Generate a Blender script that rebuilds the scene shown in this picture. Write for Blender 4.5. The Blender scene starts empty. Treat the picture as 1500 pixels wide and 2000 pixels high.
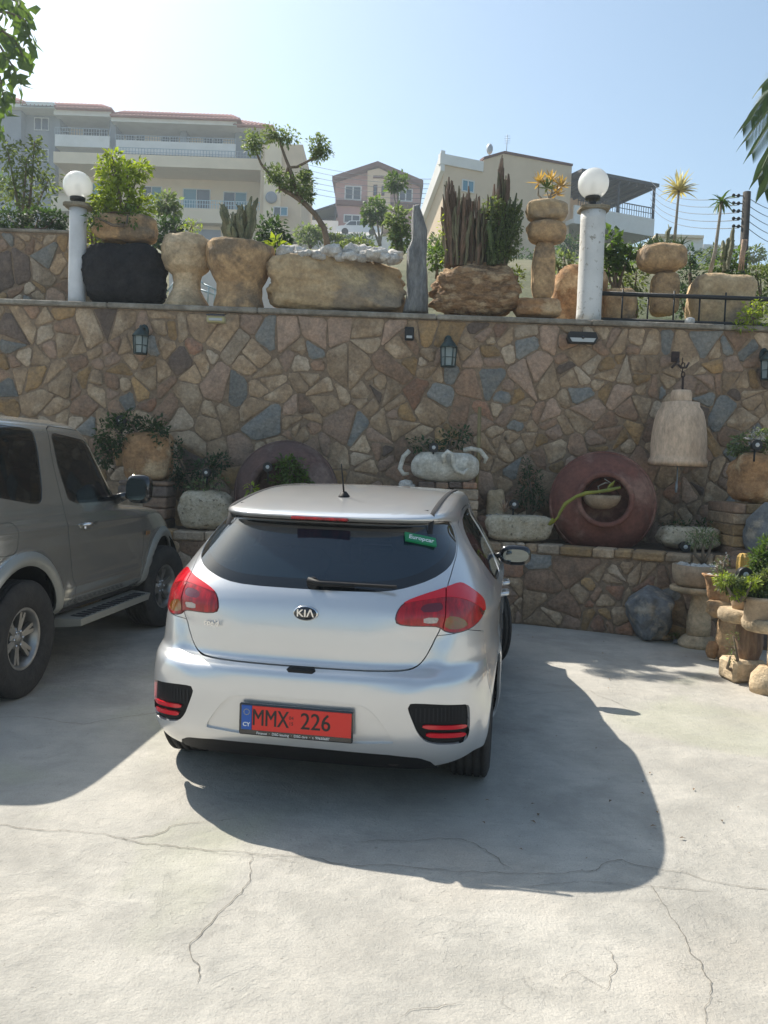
import bpy, bmesh, math, random
import numpy as np
from mathutils import Vector, Matrix, noise, Euler
from math import sin, cos, pi, radians as RAD

# ------------------------------------------------------------------ camera, light, exposure
F, PITCH, ROLL, CAMH = 1620.0, 0.055, 0.036, 1.615
SC = bpy.context.scene
COL = SC.collection
cam_data = bpy.data.cameras.new('camera')
cam = bpy.data.objects.new('camera', cam_data)
COL.objects.link(cam)
cam_data.sensor_fit = 'VERTICAL'
cam_data.sensor_height = 24.0
cam_data.lens = F / 2000.0 * 24.0
cam_data.clip_start = 0.05
cam_data.clip_end = 3000
cam.location = (0, 0, CAMH)
_fwd = Vector((0, cos(PITCH), -sin(PITCH)))
_up0 = Vector((0, sin(PITCH), cos(PITCH)))
_rt0 = Vector((1, 0, 0))
# picture axes turned by the roll
_rt = _rt0 * cos(ROLL) - _up0 * (-sin(ROLL))
_up = _up0 * cos(ROLL) - _rt0 * sin(ROLL)
_M = Matrix((( _rt.x, _up.x, -_fwd.x), (_rt.y, _up.y, -_fwd.y), (_rt.z, _up.z, -_fwd.z)))
cam.rotation_euler = _M.to_euler()
SC.camera = cam

SUNV = Vector((-0.66, 0.66, 1.0)).normalized()          # towards the sun
world = bpy.data.worlds.new('World')
SC.world = world
world.use_nodes = True
wn = world.node_tree.nodes
wn.clear()
_sky = wn.new('ShaderNodeTexSky')
_sky.sky_type = 'NISHITA'
_sky.sun_disc = False
_sky.sun_elevation = math.asin(SUNV.z)
_sky.sun_rotation = math.atan2(SUNV.x, SUNV.y)
_sky.altitude = 100
_sky.air_density = 1.0
_sky.dust_density = 2.0
_sky.ozone_density = 0.8
_bg = wn.new('ShaderNodeBackground')
_bg.inputs['Strength'].default_value = 0.11
_out = wn.new('ShaderNodeOutputWorld')
_tint = wn.new('ShaderNodeVectorMath')
_tint.operation = 'MULTIPLY'
_tint.inputs[1].default_value = (.95, 1.03, .99)      # pale Mediterranean air
world.node_tree.links.new(_sky.outputs[0], _tint.inputs[0])
world.node_tree.links.new(_tint.outputs[0], _bg.inputs[0])
world.node_tree.links.new(_bg.outputs[0], _out.inputs[0])
sl = bpy.data.lights.new('sun', 'SUN')
sl.energy = 5.0
sl.angle = RAD(0.5)
sl.color = (1.0, 0.94, 0.84)
sun = bpy.data.objects.new('sun', sl)
COL.objects.link(sun)
sun.rotation_euler = SUNV.to_track_quat('Z', 'Y').to_euler()
sun.location = (-20, 20, 30)
SC.view_settings.view_transform = 'Standard'
SC.view_settings.look = 'None'
SC.view_settings.gamma = 1.0
SC.view_settings.exposure = 0.74
SC.view_settings.use_curve_mapping = False


def at(px, py, Y):
    """point of the place that lies at depth Y on the line of sight through a photo pixel"""
    dx, dy = px - 750.0, py - 1000.0
    a = (dx * cos(ROLL) + dy * sin(ROLL)) / F
    b = (-dx * sin(ROLL) + dy * cos(ROLL)) / F
    r = (a, cos(PITCH) - b * sin(PITCH), -sin(PITCH) - b * cos(PITCH))
    t = Y / r[1]
    return Vector((r[0] * t, Y, CAMH + r[2] * t))


def ground_at(px, py, z=0.0):
    p = at(px, py, 1.0)
    d = p - Vector((0, 0, CAMH))
    t = (z - CAMH) / d.z
    return Vector((d.x * t, d.y * t, z))


# ------------------------------------------------------------------ materials
def _n(nt, t, **kw):
    n = nt.nodes.new(t)
    for k, v in kw.items():
        setattr(n, k, v)
    return n


def mat(name, col, rough=0.7, metal=0.0, col2=None, scale=6.0, detail=6.0, bump=0.0, bscale=None, coat=0.0,
        alpha=None, rnd=0.0, island=0.0, col3=None, scale3=1.2, spec=None, sub=0.0, trans=0.0, stretch=None, bdist=0.02,
        speck=None, speck_scale=60, emis=None, coatr=0.03):
    m = bpy.data.materials.new(name)
    m.use_nodes = True
    nt = m.node_tree
    b = nt.nodes['Principled BSDF']
    L = nt.links.new
    c4 = lambda c: (c[0], c[1], c[2], 1.0)
    b.inputs['Base Color'].default_value = c4(col)
    b.inputs['Roughness'].default_value = rough
    b.inputs['Metallic'].default_value = metal
    if spec is not None:
        b.inputs['Specular IOR Level'].default_value = spec
    if coat:
        b.inputs['Coat Weight'].default_value = coat
        b.inputs['Coat Roughness'].default_value = coatr
    if alpha is not None:
        b.inputs['Alpha'].default_value = alpha
    if trans:
        b.inputs['Transmission Weight'].default_value = trans
    if emis:
        b.inputs['Emission Color'].default_value = c4(emis[0])
        b.inputs['Emission Strength'].default_value = emis[1]
    tc = _n(nt, 'ShaderNodeTexCoord')
    vec = tc.outputs['Object']
    if rnd:
        oi = _n(nt, 'ShaderNodeObjectInfo')
        mm = _n(nt, 'ShaderNodeVectorMath', operation='SCALE')
        cm = _n(nt, 'ShaderNodeCombineXYZ')
        for i in range(3):
            L(oi.outputs['Random'], cm.inputs[i])
        L(cm.outputs[0], mm.inputs[0])
        mm.inputs['Scale'].default_value = 37.0
        ad = _n(nt, 'ShaderNodeVectorMath', operation='ADD')
        L(vec, ad.inputs[0])
        L(mm.outputs[0], ad.inputs[1])
        vec = ad.outputs[0]
    if stretch:
        mp = _n(nt, 'ShaderNodeMapping')
        mp.inputs['Scale'].default_value = stretch
        L(vec, mp.inputs['Vector'])
        vec = mp.outputs[0]
    cur = None

    def noise_tex(s, d=detail, r=0.6):
        t = _n(nt, 'ShaderNodeTexNoise')
        t.inputs['Scale'].default_value = s
        t.inputs['Detail'].default_value = d
        t.inputs['Roughness'].default_value = r
        L(vec, t.inputs['Vector'])
        return t.outputs['Fac']

    def ramp(f, lo, hi):
        r = _n(nt, 'ShaderNodeMapRange')
        r.inputs['From Min'].default_value = lo
        r.inputs['From Max'].default_value = hi
        L(f, r.inputs['Value'])
        return r.outputs[0]

    def mix(f, a, bb, mode='MIX'):
        x = _n(nt, 'ShaderNodeMix', data_type='RGBA', blend_type=mode)
        if isinstance(f, float):
            x.inputs[0].default_value = f
        else:
            L(f, x.inputs[0])
        for s, v in ((6, a), (7, bb)):
            if isinstance(v, (tuple, list)):
                x.inputs[s].default_value = c4(v)
            else:
                L(v, x.inputs[s])
        return x.outputs[2]
    cur = tuple(col)
    if col2 is not None:
        cur = mix(ramp(noise_tex(scale), 0.35, 0.65), cur, tuple(col2))
    if col3 is not None:
        cur = mix(ramp(noise_tex(scale3, 5), 0.5, 0.62), cur, tuple(col3))
    if bump and col2 is not None and not metal and scale >= 4:
        mo = _n(nt, 'ShaderNodeMapRange')
        for kk_, vv_ in (('From Min', .3), ('From Max', .7), ('To Min', .66), ('To Max', 1.30)):
            mo.inputs[kk_].default_value = vv_
        L(noise_tex(scale * 4.3, 9, .72), mo.inputs['Value'])
        ms_ = _n(nt, 'ShaderNodeVectorMath', operation='SCALE')
        L(cur, ms_.inputs[0])
        L(mo.outputs[0], ms_.inputs['Scale'])
        cur = ms_.outputs[0]
    if speck is not None:
        cur = mix(ramp(noise_tex(speck_scale, 3), 0.6, 0.68), cur, tuple(speck))
    if rnd:
        oi2 = _n(nt, 'ShaderNodeObjectInfo')
        mr = _n(nt, 'ShaderNodeMapRange')
        mr.inputs['To Min'].default_value = 1 - rnd
        mr.inputs['To Max'].default_value = 1 + rnd
        L(oi2.outputs['Random'], mr.inputs['Value'])
        sc_ = _n(nt, 'ShaderNodeVectorMath', operation='SCALE')
        if isinstance(cur, tuple):
            sc_.inputs[0].default_value = cur
        else:
            L(cur, sc_.inputs[0])
        L(mr.outputs[0], sc_.inputs['Scale'])
        cur = sc_.outputs[0]
    if island:
        ge = _n(nt, 'ShaderNodeNewGeometry')
        mr = _n(nt, 'ShaderNodeMapRange')
        mr.inputs['To Min'].default_value = 1 - island
        mr.inputs['To Max'].default_value = 1 + island
        L(ge.outputs['Random Per Island'], mr.inputs['Value'])
        sc_ = _n(nt, 'ShaderNodeVectorMath', operation='SCALE')
        if isinstance(cur, tuple):
            sc_.inputs[0].default_value = cur
        else:
            L(cur, sc_.inputs[0])
        L(mr.outputs[0], sc_.inputs['Scale'])
        cur = sc_.outputs[0]
    if not isinstance(cur, tuple):
        L(cur, b.inputs['Base Color'])
    if sub:   # thin leaf: some light comes through
        tr = _n(nt, 'ShaderNodeBsdfTranslucent')
        if isinstance(cur, tuple):
            tr.inputs[0].default_value = c4([min(1, c * 1.6) for c in cur])
        else:
            s2 = _n(nt, 'ShaderNodeVectorMath', operation='MULTIPLY')
            L(cur, s2.inputs[0])
            s2.inputs[1].default_value = (2.0, 1.9, 0.9)
            L(s2.outputs[0], tr.inputs[0])
        ms = _n(nt, 'ShaderNodeMixShader')
        ms.inputs[0].default_value = sub
        L(b.outputs[0], ms.inputs[1])
        L(tr.outputs[0], ms.inputs[2])
        L(ms.outputs[0], nt.nodes['Material Output'].inputs[0])
    if bump:
        bp = _n(nt, 'ShaderNodeBump')
        bp.inputs['Strength'].default_value = bump
        bp.inputs['Distance'].default_value = bdist
        L(noise_tex(bscale or scale * 3, 8, 0.65), bp.inputs['Height'])
        L(bp.outputs[0], b.inputs['Normal'])
    return m


M = {}


def defmats():
    # pale, mid and dark stones of the walls
    st = dict(rough=0.88, scale=7, bump=1.0, bscale=16, rnd=0.22, bdist=0.035)
    M['stone_tan'] = mat('stone_tan', (0.421, 0.295, 0.181), col2=(0.280, 0.195, 0.124), col3=(0.485, 0.365, 0.246), scale3=3, **st)
    M['stone_ochre'] = mat('stone_ochre', (0.434, 0.272, 0.124), col2=(0.280, 0.189, 0.106), **st)
    M['stone_cream'] = mat('stone_cream', (0.510, 0.402, 0.293), col2=(0.358, 0.272, 0.187), **st)
    M['stone_blue'] = mat('stone_blue', (.185, .188, .180), col2=(.25, .235, .205), **st)
    M['stone_dark'] = mat('stone_dark', (0.181, 0.132, 0.101), col2=(0.129, 0.096, 0.078), **st)
    M['stone_brown'] = mat('stone_brown', (0.341, 0.213, 0.137), col2=(0.223, 0.151, 0.102), **st)
    M['stone_rust'] = mat('stone_rust', (0.359, 0.187, 0.110), col2=(0.239, 0.156, 0.110), **st)
    M['stone_pink'] = mat('stone_pink', (0.421, 0.284, 0.199), col2=(0.306, 0.218, 0.158), **st)
    M['mortar'] = mat('mortar', (0.300, 0.219, 0.146), 0.95, col2=(0.213, 0.151, 0.102), scale=5, bump=0.9, bscale=50)
    M['coping'] = mat('coping', (.32, .29, .24), 0.95, col2=(.18, .155, .12), scale=4, bump=0.8, bscale=30)
    # concrete yard
    M['carve'] = mat('carve', (0.540, 0.358, 0.188), 0.9, col2=(0.324, 0.204, 0.107), scale=6, bump=1.0, bscale=11, col3=(0.230, 0.167, 0.107), scale3=3.0, bdist=.05)
    M['carve_pale'] = mat('carve_pale', (0.634, 0.495, 0.323), 0.9, col2=(0.432, 0.309, 0.183), scale=5, bump=0.9, bscale=14, bdist=.035, col3=(0.337, 0.260, 0.167), scale3=3.5)
    M['carve_orange'] = mat('carve_orange', (0.473, 0.266, 0.124), 0.9, col2=(0.256, 0.143, 0.070), scale=7, bump=1.0, bscale=10, col3=(0.540, 0.384, 0.226), scale3=3, bdist=.05)
    M['porous'] = mat('porous', (0.413, 0.250, 0.131), 0.95, col2=(0.163, 0.100, 0.056), scale=9, bump=1.0, bscale=12, bdist=.06, col3=(0.525, 0.375, 0.225), scale3=5, stretch=(1, 1, 2.2))
    M['pitted'] = mat('pitted', (0.575, 0.500, 0.375), 0.95, col2=(0.425, 0.350, 0.237), scale=8, bump=1.0, bscale=26, bdist=.03, speck=(0.150, 0.125, 0.088), speck_scale=30)
    M['trough'] = mat('trough', (0.553, 0.415, 0.248), 0.9, col2=(0.391, 0.266, 0.140), scale=4, bump=0.9, bscale=9, col3=(0.297, 0.235, 0.167), scale3=2.0, bdist=.045)
    M['basalt'] = mat('basalt', (.012, .012, .015), 0.85, col2=(.028, .026, .028), scale=6, bump=1.0, bscale=9, bdist=.06, spec=.25)
    M['grey_rock'] = mat('grey_rock', (.20, .205, .205), 0.85, col2=(.12, .125, .13), scale=5, bump=0.8, bscale=12, bdist=.03, col3=(.33, .29, .23), scale3=6)
    M['silver_stone'] = mat('silver_stone', (.36, .36, .35), 0.6, col2=(.17, .17, .17), scale=4, bump=1.0, bscale=4, bdist=.16, stretch=(3.5, 3.5, .7))
    M['white_rock'] = mat('white_rock', (.62, .60, .56), 0.9, col2=(.42, .38, .33), scale=14, bump=0.8, bscale=30, rnd=.2)
    M['gravel'] = mat('gravel', (.45, .42, .37), 0.9, col2=(.22, .19, .16), scale=30, island=.35)
    M['soil'] = mat('soil', (.10, .07, .045), 0.95, col2=(.16, .12, .08), scale=12, bump=.8)
    M['terracotta'] = mat('terracotta', (.19, .072, .050), 0.85, col2=(.12, .048, .036), scale=4, bump=0.5, bscale=25, col3=(.27, .15, .11), scale3=2.0, bdist=.01)
    M['jar_dusty'] = mat('jar_dusty', (.14, .08, .066), 0.9, col2=(.085, .055, .05), scale=4, bump=.5, bscale=25, col3=(.20, .14, .115), scale3=2)
    M['clay_pot'] = mat('clay_pot', (.40, .30, .20), 0.85, col2=(.28, .20, .13), scale=5, bump=.3, bscale=30)
    M['white_pot'] = mat('white_pot', (0.650, 0.625, 0.550), 0.75, col2=(0.425, 0.388, 0.312), scale=7, bump=.3, bscale=20)
    M['bell'] = mat('bell', (.64, .47, .33), 0.85, col2=(.50, .36, .25), scale=5, bump=.7, bscale=24, bdist=.02, stretch=(1, 1, .4))
    M['pillar_white'] = mat('pillar_white', (.66, .66, .64), 0.65, col2=(.55, .55, .53), scale=3, bump=.3, bscale=25, speck=(.34, .32, .28), speck_scale=16)
    M['pillar_clean'] = mat('pillar_clean', (.64, .65, .66), 0.6, col2=(.52, .53, .54), scale=3, bump=.2, bscale=20)
    M['cap_stone'] = mat('cap_stone', (.30, .26, .19), 0.9, col2=(.2, .17, .12), bump=.5)
    M['black_metal'] = mat('black_metal', (.014, .015, .016), 0.45, bump=.2, bscale=40, spec=.4)
    M['bronze_green'] = mat('bronze_green', (.05, .08, .075), 0.5, metal=.4, col2=(.03, .04, .04), scale=20)
    M['rust'] = mat('rust', (.055, .032, .025), 0.8, col2=(.03, .02, .02), scale=30, bump=.6)
    M['brass'] = mat('brass', (.06, .05, .035), .5, metal=.6)
    M['lantern_glass'] = mat('lantern_glass', (.35, .42, .42), 0.15, alpha=.55)
    M['lens'] = mat('lens', (.42, .43, .42), 0.25, coat=.5)
    M['solar_panel'] = mat('solar_panel', (.015, .02, .05), 0.15, coat=.5)
    M['cream_plastic'] = mat('cream_plastic', (.42, .38, .20), 0.5)
    M['white_plastic'] = mat('white_plastic', (.62, .62, .58), 0.4)
    # vegetation
    lf = dict(rough=.55, island=.45, sub=.42)
    M['leaf_green'] = mat('leaf_green', (.065, .115, .024), **lf)
    M['leaf_lime'] = mat('leaf_lime', (.19, .25, .025), **lf)
    M['leaf_dark'] = mat('leaf_dark', (.030, .060, .020), **lf)
    M['leaf_olive'] = mat('leaf_olive', (.10, .135, .05), **lf)
    M['leaf_grey'] = mat('leaf_grey', (.12, .165, .085), **lf)
    M['leaf_bluegreen'] = mat('leaf_bluegreen', (.036, .072, .040), **lf)
    M['blade_green'] = mat('blade_green', (.06, .11, .03), rough=.5, rnd=.3, island=.3, sub=.2)
    M['blade_yellow'] = mat('blade_yellow', (.44, .40, .25), rough=.5, rnd=.3, island=.3, sub=.25)
    M['blade_orange'] = mat('blade_orange', (.38, .25, .08), rough=.5, rnd=.3, island=.35, sub=.25)
    M['stem_yellow'] = mat('stem_yellow', (.26, .25, .03), rough=.7, col2=(.15, .16, .03), scale=9)
    M['cactus_grey'] = mat('cactus_grey', (.13, .145, .075), 0.8, col2=(.20, .19, .12), scale=14, bump=.8, bscale=40, rnd=.35)
    M['cactus_brown'] = mat('cactus_brown', (.13, .085, .06), 0.85, col2=(.17, .11, .07), scale=12, bump=.9, bscale=35, rnd=.42, stretch=(1, 1, .3))
    M['cactus_olive'] = mat('cactus_olive', (.12, .115, .065), 0.85, col2=(.17, .15, .09), scale=12, bump=.9, bscale=35, rnd=.4, stretch=(1, 1, .3))
    M['dry_leaf'] = mat('dry_leaf', (.16, .10, .05), .8, island=.5)
    M['cactus_green'] = mat('cactus_green', (.055, .085, .028), 0.8, col2=(.09, .11, .045), scale=12, bump=.8, bscale=35, rnd=.4)
    M['cactus_yellow'] = mat('cactus_yellow', (.50, .30, .06), 0.7, col2=(.38, .25, .06), scale=20, bump=.5)
    M['bark'] = mat('bark', (.20, .155, .11), 0.9, col2=(.12, .09, .065), scale=12, bump=.9, bscale=25, stretch=(1, 1, .3))
    M['bark_pale'] = mat('bark_pale', (.30, .27, .22), 0.9, col2=(.18, .155, .12), scale=12, bump=.8, bscale=25)
    M['timber_dark'] = mat('timber_dark', (.06, .05, .042), 0.9, col2=(.035, .03, .026), scale=10, bump=.6)
    M['bamboo'] = mat('bamboo', (.28, .22, .10), 0.7, col2=(.2, .15, .07), scale=9)
    M['wood_grain'] = mat('wood_grain', (.28, .19, .12), 0.85, col2=(.13, .08, .055), scale=5, bump=.8, bscale=14, stretch=(3, 3, .35), bdist=.02)
    M['hill'] = mat('hill', (.17, .15, .085), 0.95, col2=(.07, .09, .035), scale=.25, bump=.6, bscale=2, bdist=.3)
    # buildings
    b = dict(rough=.9, scale=.8, bump=.25, bscale=12)
    M['wall_cream'] = mat('wall_cream', (.80, .66, .49), col2=(.74, .61, .45), **b)
    M['wall_grey'] = mat('wall_grey', (.27, .29, .33), col2=(.24, .26, .30), **b)
    M['wall_beige'] = mat('wall_beige', (.68, .53, .38), col2=(.62, .48, .34), **b)
    M['wall_pink'] = mat('wall_pink', (.46, .27, .26), col2=(.41, .24, .23), **b)
    M['wall_white'] = mat('wall_white', (.78, .76, .74), col2=(.70, .68, .65), **b)
    M['roof_tile'] = mat('roof_tile', (.47, .21, .18), 0.85, col2=(.39, .18, .15), scale=3, bump=.3, bscale=8)
    M['roof_brown'] = mat('roof_brown', (.13, .05, .045), 0.8)
    M['win_frame'] = mat('win_frame', (.62, .62, .62), 0.5)
    M['win_glass'] = mat('win_glass', (.035, .05, .075), 0.08, spec=.6)
    M['win_blue'] = mat('win_blue', (.06, .22, .32), 0.4)
    M['rail_metal'] = mat('rail_metal', (.34, .38, .42), 0.5, metal=.3)
    M['rail_blue'] = mat('rail_blue', (.45, .6, .68), 0.5)
    M['pergola'] = mat('pergola', (.028, .028, .036), 0.6)
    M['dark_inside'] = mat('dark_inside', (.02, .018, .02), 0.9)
    M['wire'] = mat('wire', (.10, .11, .13), 0.7)
    # cars
    M['paint_silver'] = mat('paint_silver', (.62, .625, .63), 0.28, metal=.58, coat=.9)
    M['paint_champagne'] = mat('paint_champagne', (.40, .395, .36), 0.25, metal=.72, coat=.8, col2=(.36, .355, .325), scale=2.5, coatr=.06)
    M['cladding'] = mat('cladding', (.30, .30, .27), 0.5, metal=.4, coat=.2)
    M['car_white'] = mat('car_white', (.75, .76, .78), 0.3, coat=.8)
    M['car_glass'] = mat('car_glass', (.010, .022, .034), 0.02, alpha=.93, spec=.6, coat=.35)
    M['car_glass_side'] = mat('car_glass_side', (.005, .007, .008), 0.03, alpha=.86, spec=.5)
    M['frit'] = mat('frit', (.006, .008, .010), 0.03, coat=.3, spec=.6)
    M['black_plastic'] = mat('black_plastic', (.012, .012, .013), 0.6, spec=.25, bump=.15, bscale=200)
    M['grey_plastic'] = mat('grey_plastic', (.03, .03, .032), 0.7, spec=.15)
    M['gloss_black'] = mat('gloss_black', (.008, .008, .009), 0.08, coat=.8)
    M['cabin'] = mat('cabin', (.035, .035, .037), 0.85)
    M['seat_cloth'] = mat('seat_cloth', (.05, .052, .056), 0.9, bump=.3, bscale=60)
    M['tyre'] = mat('tyre', (.021, .020, .019), 0.85, col2=(.035, .032, .029), scale=8, bump=.3, bscale=60)
    M['rim'] = mat('rim', (.38, .37, .35), 0.35, metal=.75, col2=(.27, .26, .24), scale=10)
    M['rim_dark'] = mat('rim_dark', (.03, .03, .03), 0.6)
    M['chrome'] = mat('chrome', (.72, .72, .72), 0.12, metal=1)
    M['lamp_red'] = mat('lamp_red', (.48, .004, .010), 0.12, coat=.35, col2=(.18, .002, .005), scale=14, stretch=(2.2, 1, .35), bump=.5, bscale=40, bdist=.004)
    M['lamp_red_deep'] = mat('lamp_red_deep', (.11, .002, .006), 0.12, coat=1)
    M['lamp_red_bright'] = mat('lamp_red_bright', (.60, .008, .018), 0.12, coat=.4)
    M['lamp_amber'] = mat('lamp_amber', (.17, .085, .006), 0.15, coat=1, col2=(.24, .06, .008), scale=50)
    M['lamp_clear'] = mat('lamp_clear', (.50, .44, .40), 0.2, coat=1, col2=(.35, .30, .28), scale=90)
    M['mirror_glass'] = mat('mirror_glass', (.16, .18, .18), 0.02, metal=1)
    M['plate_red'] = mat('plate_red', (.66, .022, .012), 0.45, coat=.1)
    M['plate_blue'] = mat('plate_blue', (.012, .09, .38), 0.4)
    M['ink_black'] = mat('ink_black', (.012, .010, .010), 0.5)
    M['ink_white'] = mat('ink_white', (.72, .74, .74), 0.5)
    M['ink_yellow'] = mat('ink_yellow', (.6, .5, .05), 0.5)
    M['sticker_green'] = mat('sticker_green', (.005, .20, .075), 0.35)
    M['exhaust'] = mat('exhaust', (.12, .11, .10), 0.4, metal=.9)
    M['crack'] = mat('crack', (.17, .155, .13), 1.0)


defmats()


def glass_globe_mat():
    m = bpy.data.materials.new('globe_glass')
    m.use_nodes = True
    nt = m.node_tree
    b = nt.nodes['Principled BSDF']
    b.inputs['Base Color'].default_value = (.86, .87, .86, 1)
    b.inputs['Roughness'].default_value = .25
    b.inputs['Transmission Weight'].default_value = .12
    b.inputs['Coat Weight'].default_value = .6
    tr = nt.nodes.new('ShaderNodeBsdfTranslucent')
    tr.inputs[0].default_value = (.8, .8, .78, 1)
    mx = nt.nodes.new('ShaderNodeMixShader')
    mx.inputs[0].default_value = .45
    nt.links.new(b.outputs[0], mx.inputs[1])
    nt.links.new(tr.outputs[0], mx.inputs[2])
    tp = nt.nodes.new('ShaderNodeBsdfTransparent')
    m2 = nt.nodes.new('ShaderNodeMixShader')
    m2.inputs[0].default_value = .12
    nt.links.new(mx.outputs[0], m2.inputs[1])
    nt.links.new(tp.outputs[0], m2.inputs[2])
    nt.links.new(m2.outputs[0], nt.nodes['Material Output'].inputs[0])
    return m


M['globe_glass'] = glass_globe_mat()


def concrete_mat():
    m = bpy.data.materials.new('yard_concrete')
    m.use_nodes = True
    nt = m.node_tree
    b = nt.nodes['Principled BSDF']
    b.inputs['Roughness'].default_value = .88
    b.inputs['Specular IOR Level'].default_value = .25
    L = nt.links.new
    tc = nt.nodes.new('ShaderNodeTexCoord')

    def nz(s, d=8, r=.6, dist=0, st=None):
        t = nt.nodes.new('ShaderNodeTexNoise')
        t.inputs['Scale'].default_value = s
        t.inputs['Detail'].default_value = d
        t.inputs['Roughness'].default_value = r
        t.inputs['Distortion'].default_value = dist
        if st:
            mp = nt.nodes.new('ShaderNodeMapping')
            mp.inputs['Scale'].default_value = st
            L(tc.outputs['Object'], mp.inputs['Vector'])
            L(mp.outputs[0], t.inputs['Vector'])
        else:
            L(tc.outputs['Object'], t.inputs['Vector'])
        return t.outputs['Fac']

    def mr(f, a, c, lo=0., hi=1.):
        r = nt.nodes.new('ShaderNodeMapRange')
        r.inputs['From Min'].default_value = a
        r.inputs['From Max'].default_value = c
        r.inputs['To Min'].default_value = lo
        r.inputs['To Max'].default_value = hi
        L(f, r.inputs['Value'])
        return r.outputs[0]

    def mix(f, a, c, mode='MIX'):
        x = nt.nodes.new('ShaderNodeMix')
        x.data_type = 'RGBA'
        x.blend_type = mode
        if isinstance(f, float):
            x.inputs[0].default_value = f
        else:
            L(f, x.inputs[0])
        for s, v in ((6, a), (7, c)):
            if isinstance(v, tuple):
                x.inputs[s].default_value = (*v, 1)
            else:
                L(v, x.inputs[s])
        return x.outputs[2]

    def math_(op, a, c):
        x = nt.nodes.new('ShaderNodeMath')
        x.operation = op
        for i, v in enumerate((a, c)):
            if isinstance(v, (int, float)):
                x.inputs[i].default_value = v
            else:
                L(v, x.inputs[i])
        return x.outputs[0]
    c = mix(mr(nz(.7, 6), .35, .65), (.50, .475, .425), (.42, .395, .35))
    c = mix(mr(nz(3.2, 9, .7), .42, .66), c, (.37, .355, .32))
    # worn flakes: plateaus with ragged rims
    fl = nz(2.1, 10, .62, .6)
    flake = mr(fl, .565, .575)
    c = mix(math_('MULTIPLY', flake, .28), c, (.35, .335, .30))
    # warm stain and greenish damp patches
    c = mix(math_('MULTIPLY', mr(nz(.42, 3), .52, .66), .35), c, (.46, .37, .28))
    c = mix(math_('MULTIPLY', mr(nz(1.1, 8, .68, .4), .46, .64), .62), c, (.25, .24, .215))
    c = mix(math_('MULTIPLY', mr(nz(.6, 3, .5, 1.), .56, .66), .4), c, (.36, .37, .26))
    # brushed streaks
    c = mix(math_('MULTIPLY', mr(nz(9, 5, .6, .3, (.5, 2.6, 1)), .5, .7), .35), c, (.33, .32, .29))
    # dark specks
    c = mix(math_('MULTIPLY', mr(nz(38, 4, .7), .63, .70), .75), c, (.19, .18, .155))
    c = mix(mr(nz(130, 2, .6), .45, .8, 0, .5), c, (.25, .24, .21))
    L(c, b.inputs['Base Color'])
    bp = nt.nodes.new('ShaderNodeBump')
    bp.inputs['Strength'].default_value = 1.0
    bp.inputs['Distance'].default_value = .012
    h = math_('ADD', math_('MULTIPLY', flake, -.10), nz(14, 10, .7))
    h = math_('ADD', h, math_('MULTIPLY', nz(90, 4, .7), .35))
    L(h, bp.inputs['Height'])
    L(bp.outputs[0], b.inputs['Normal'])
    return m


M['yard_concrete'] = concrete_mat()


# ------------------------------------------------------------------ objects
def tag(o, label=None, cat=None, group=None, kind=None):
    if label:
        o['label'] = label
    if cat:
        o['category'] = cat
    if group:
        o['group'] = group
    if kind:
        o['kind'] = kind
    return o


def thing(name, label, cat, loc=(0, 0, 0), rz=0.0, group=None):
    o = bpy.data.objects.new(name, None)
    COL.objects.link(o)
    o.location = loc
    o.rotation_euler = (0, 0, rz)
    o.empty_display_size = .1
    return tag(o, label, cat, group)


def copy_tree(o, parent=None):
    c = o.copy()
    COL.objects.link(c)
    if parent is not None:
        c.parent = parent
    for ch in list(o.children):
        copy_tree(ch, c)
    return c


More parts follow.
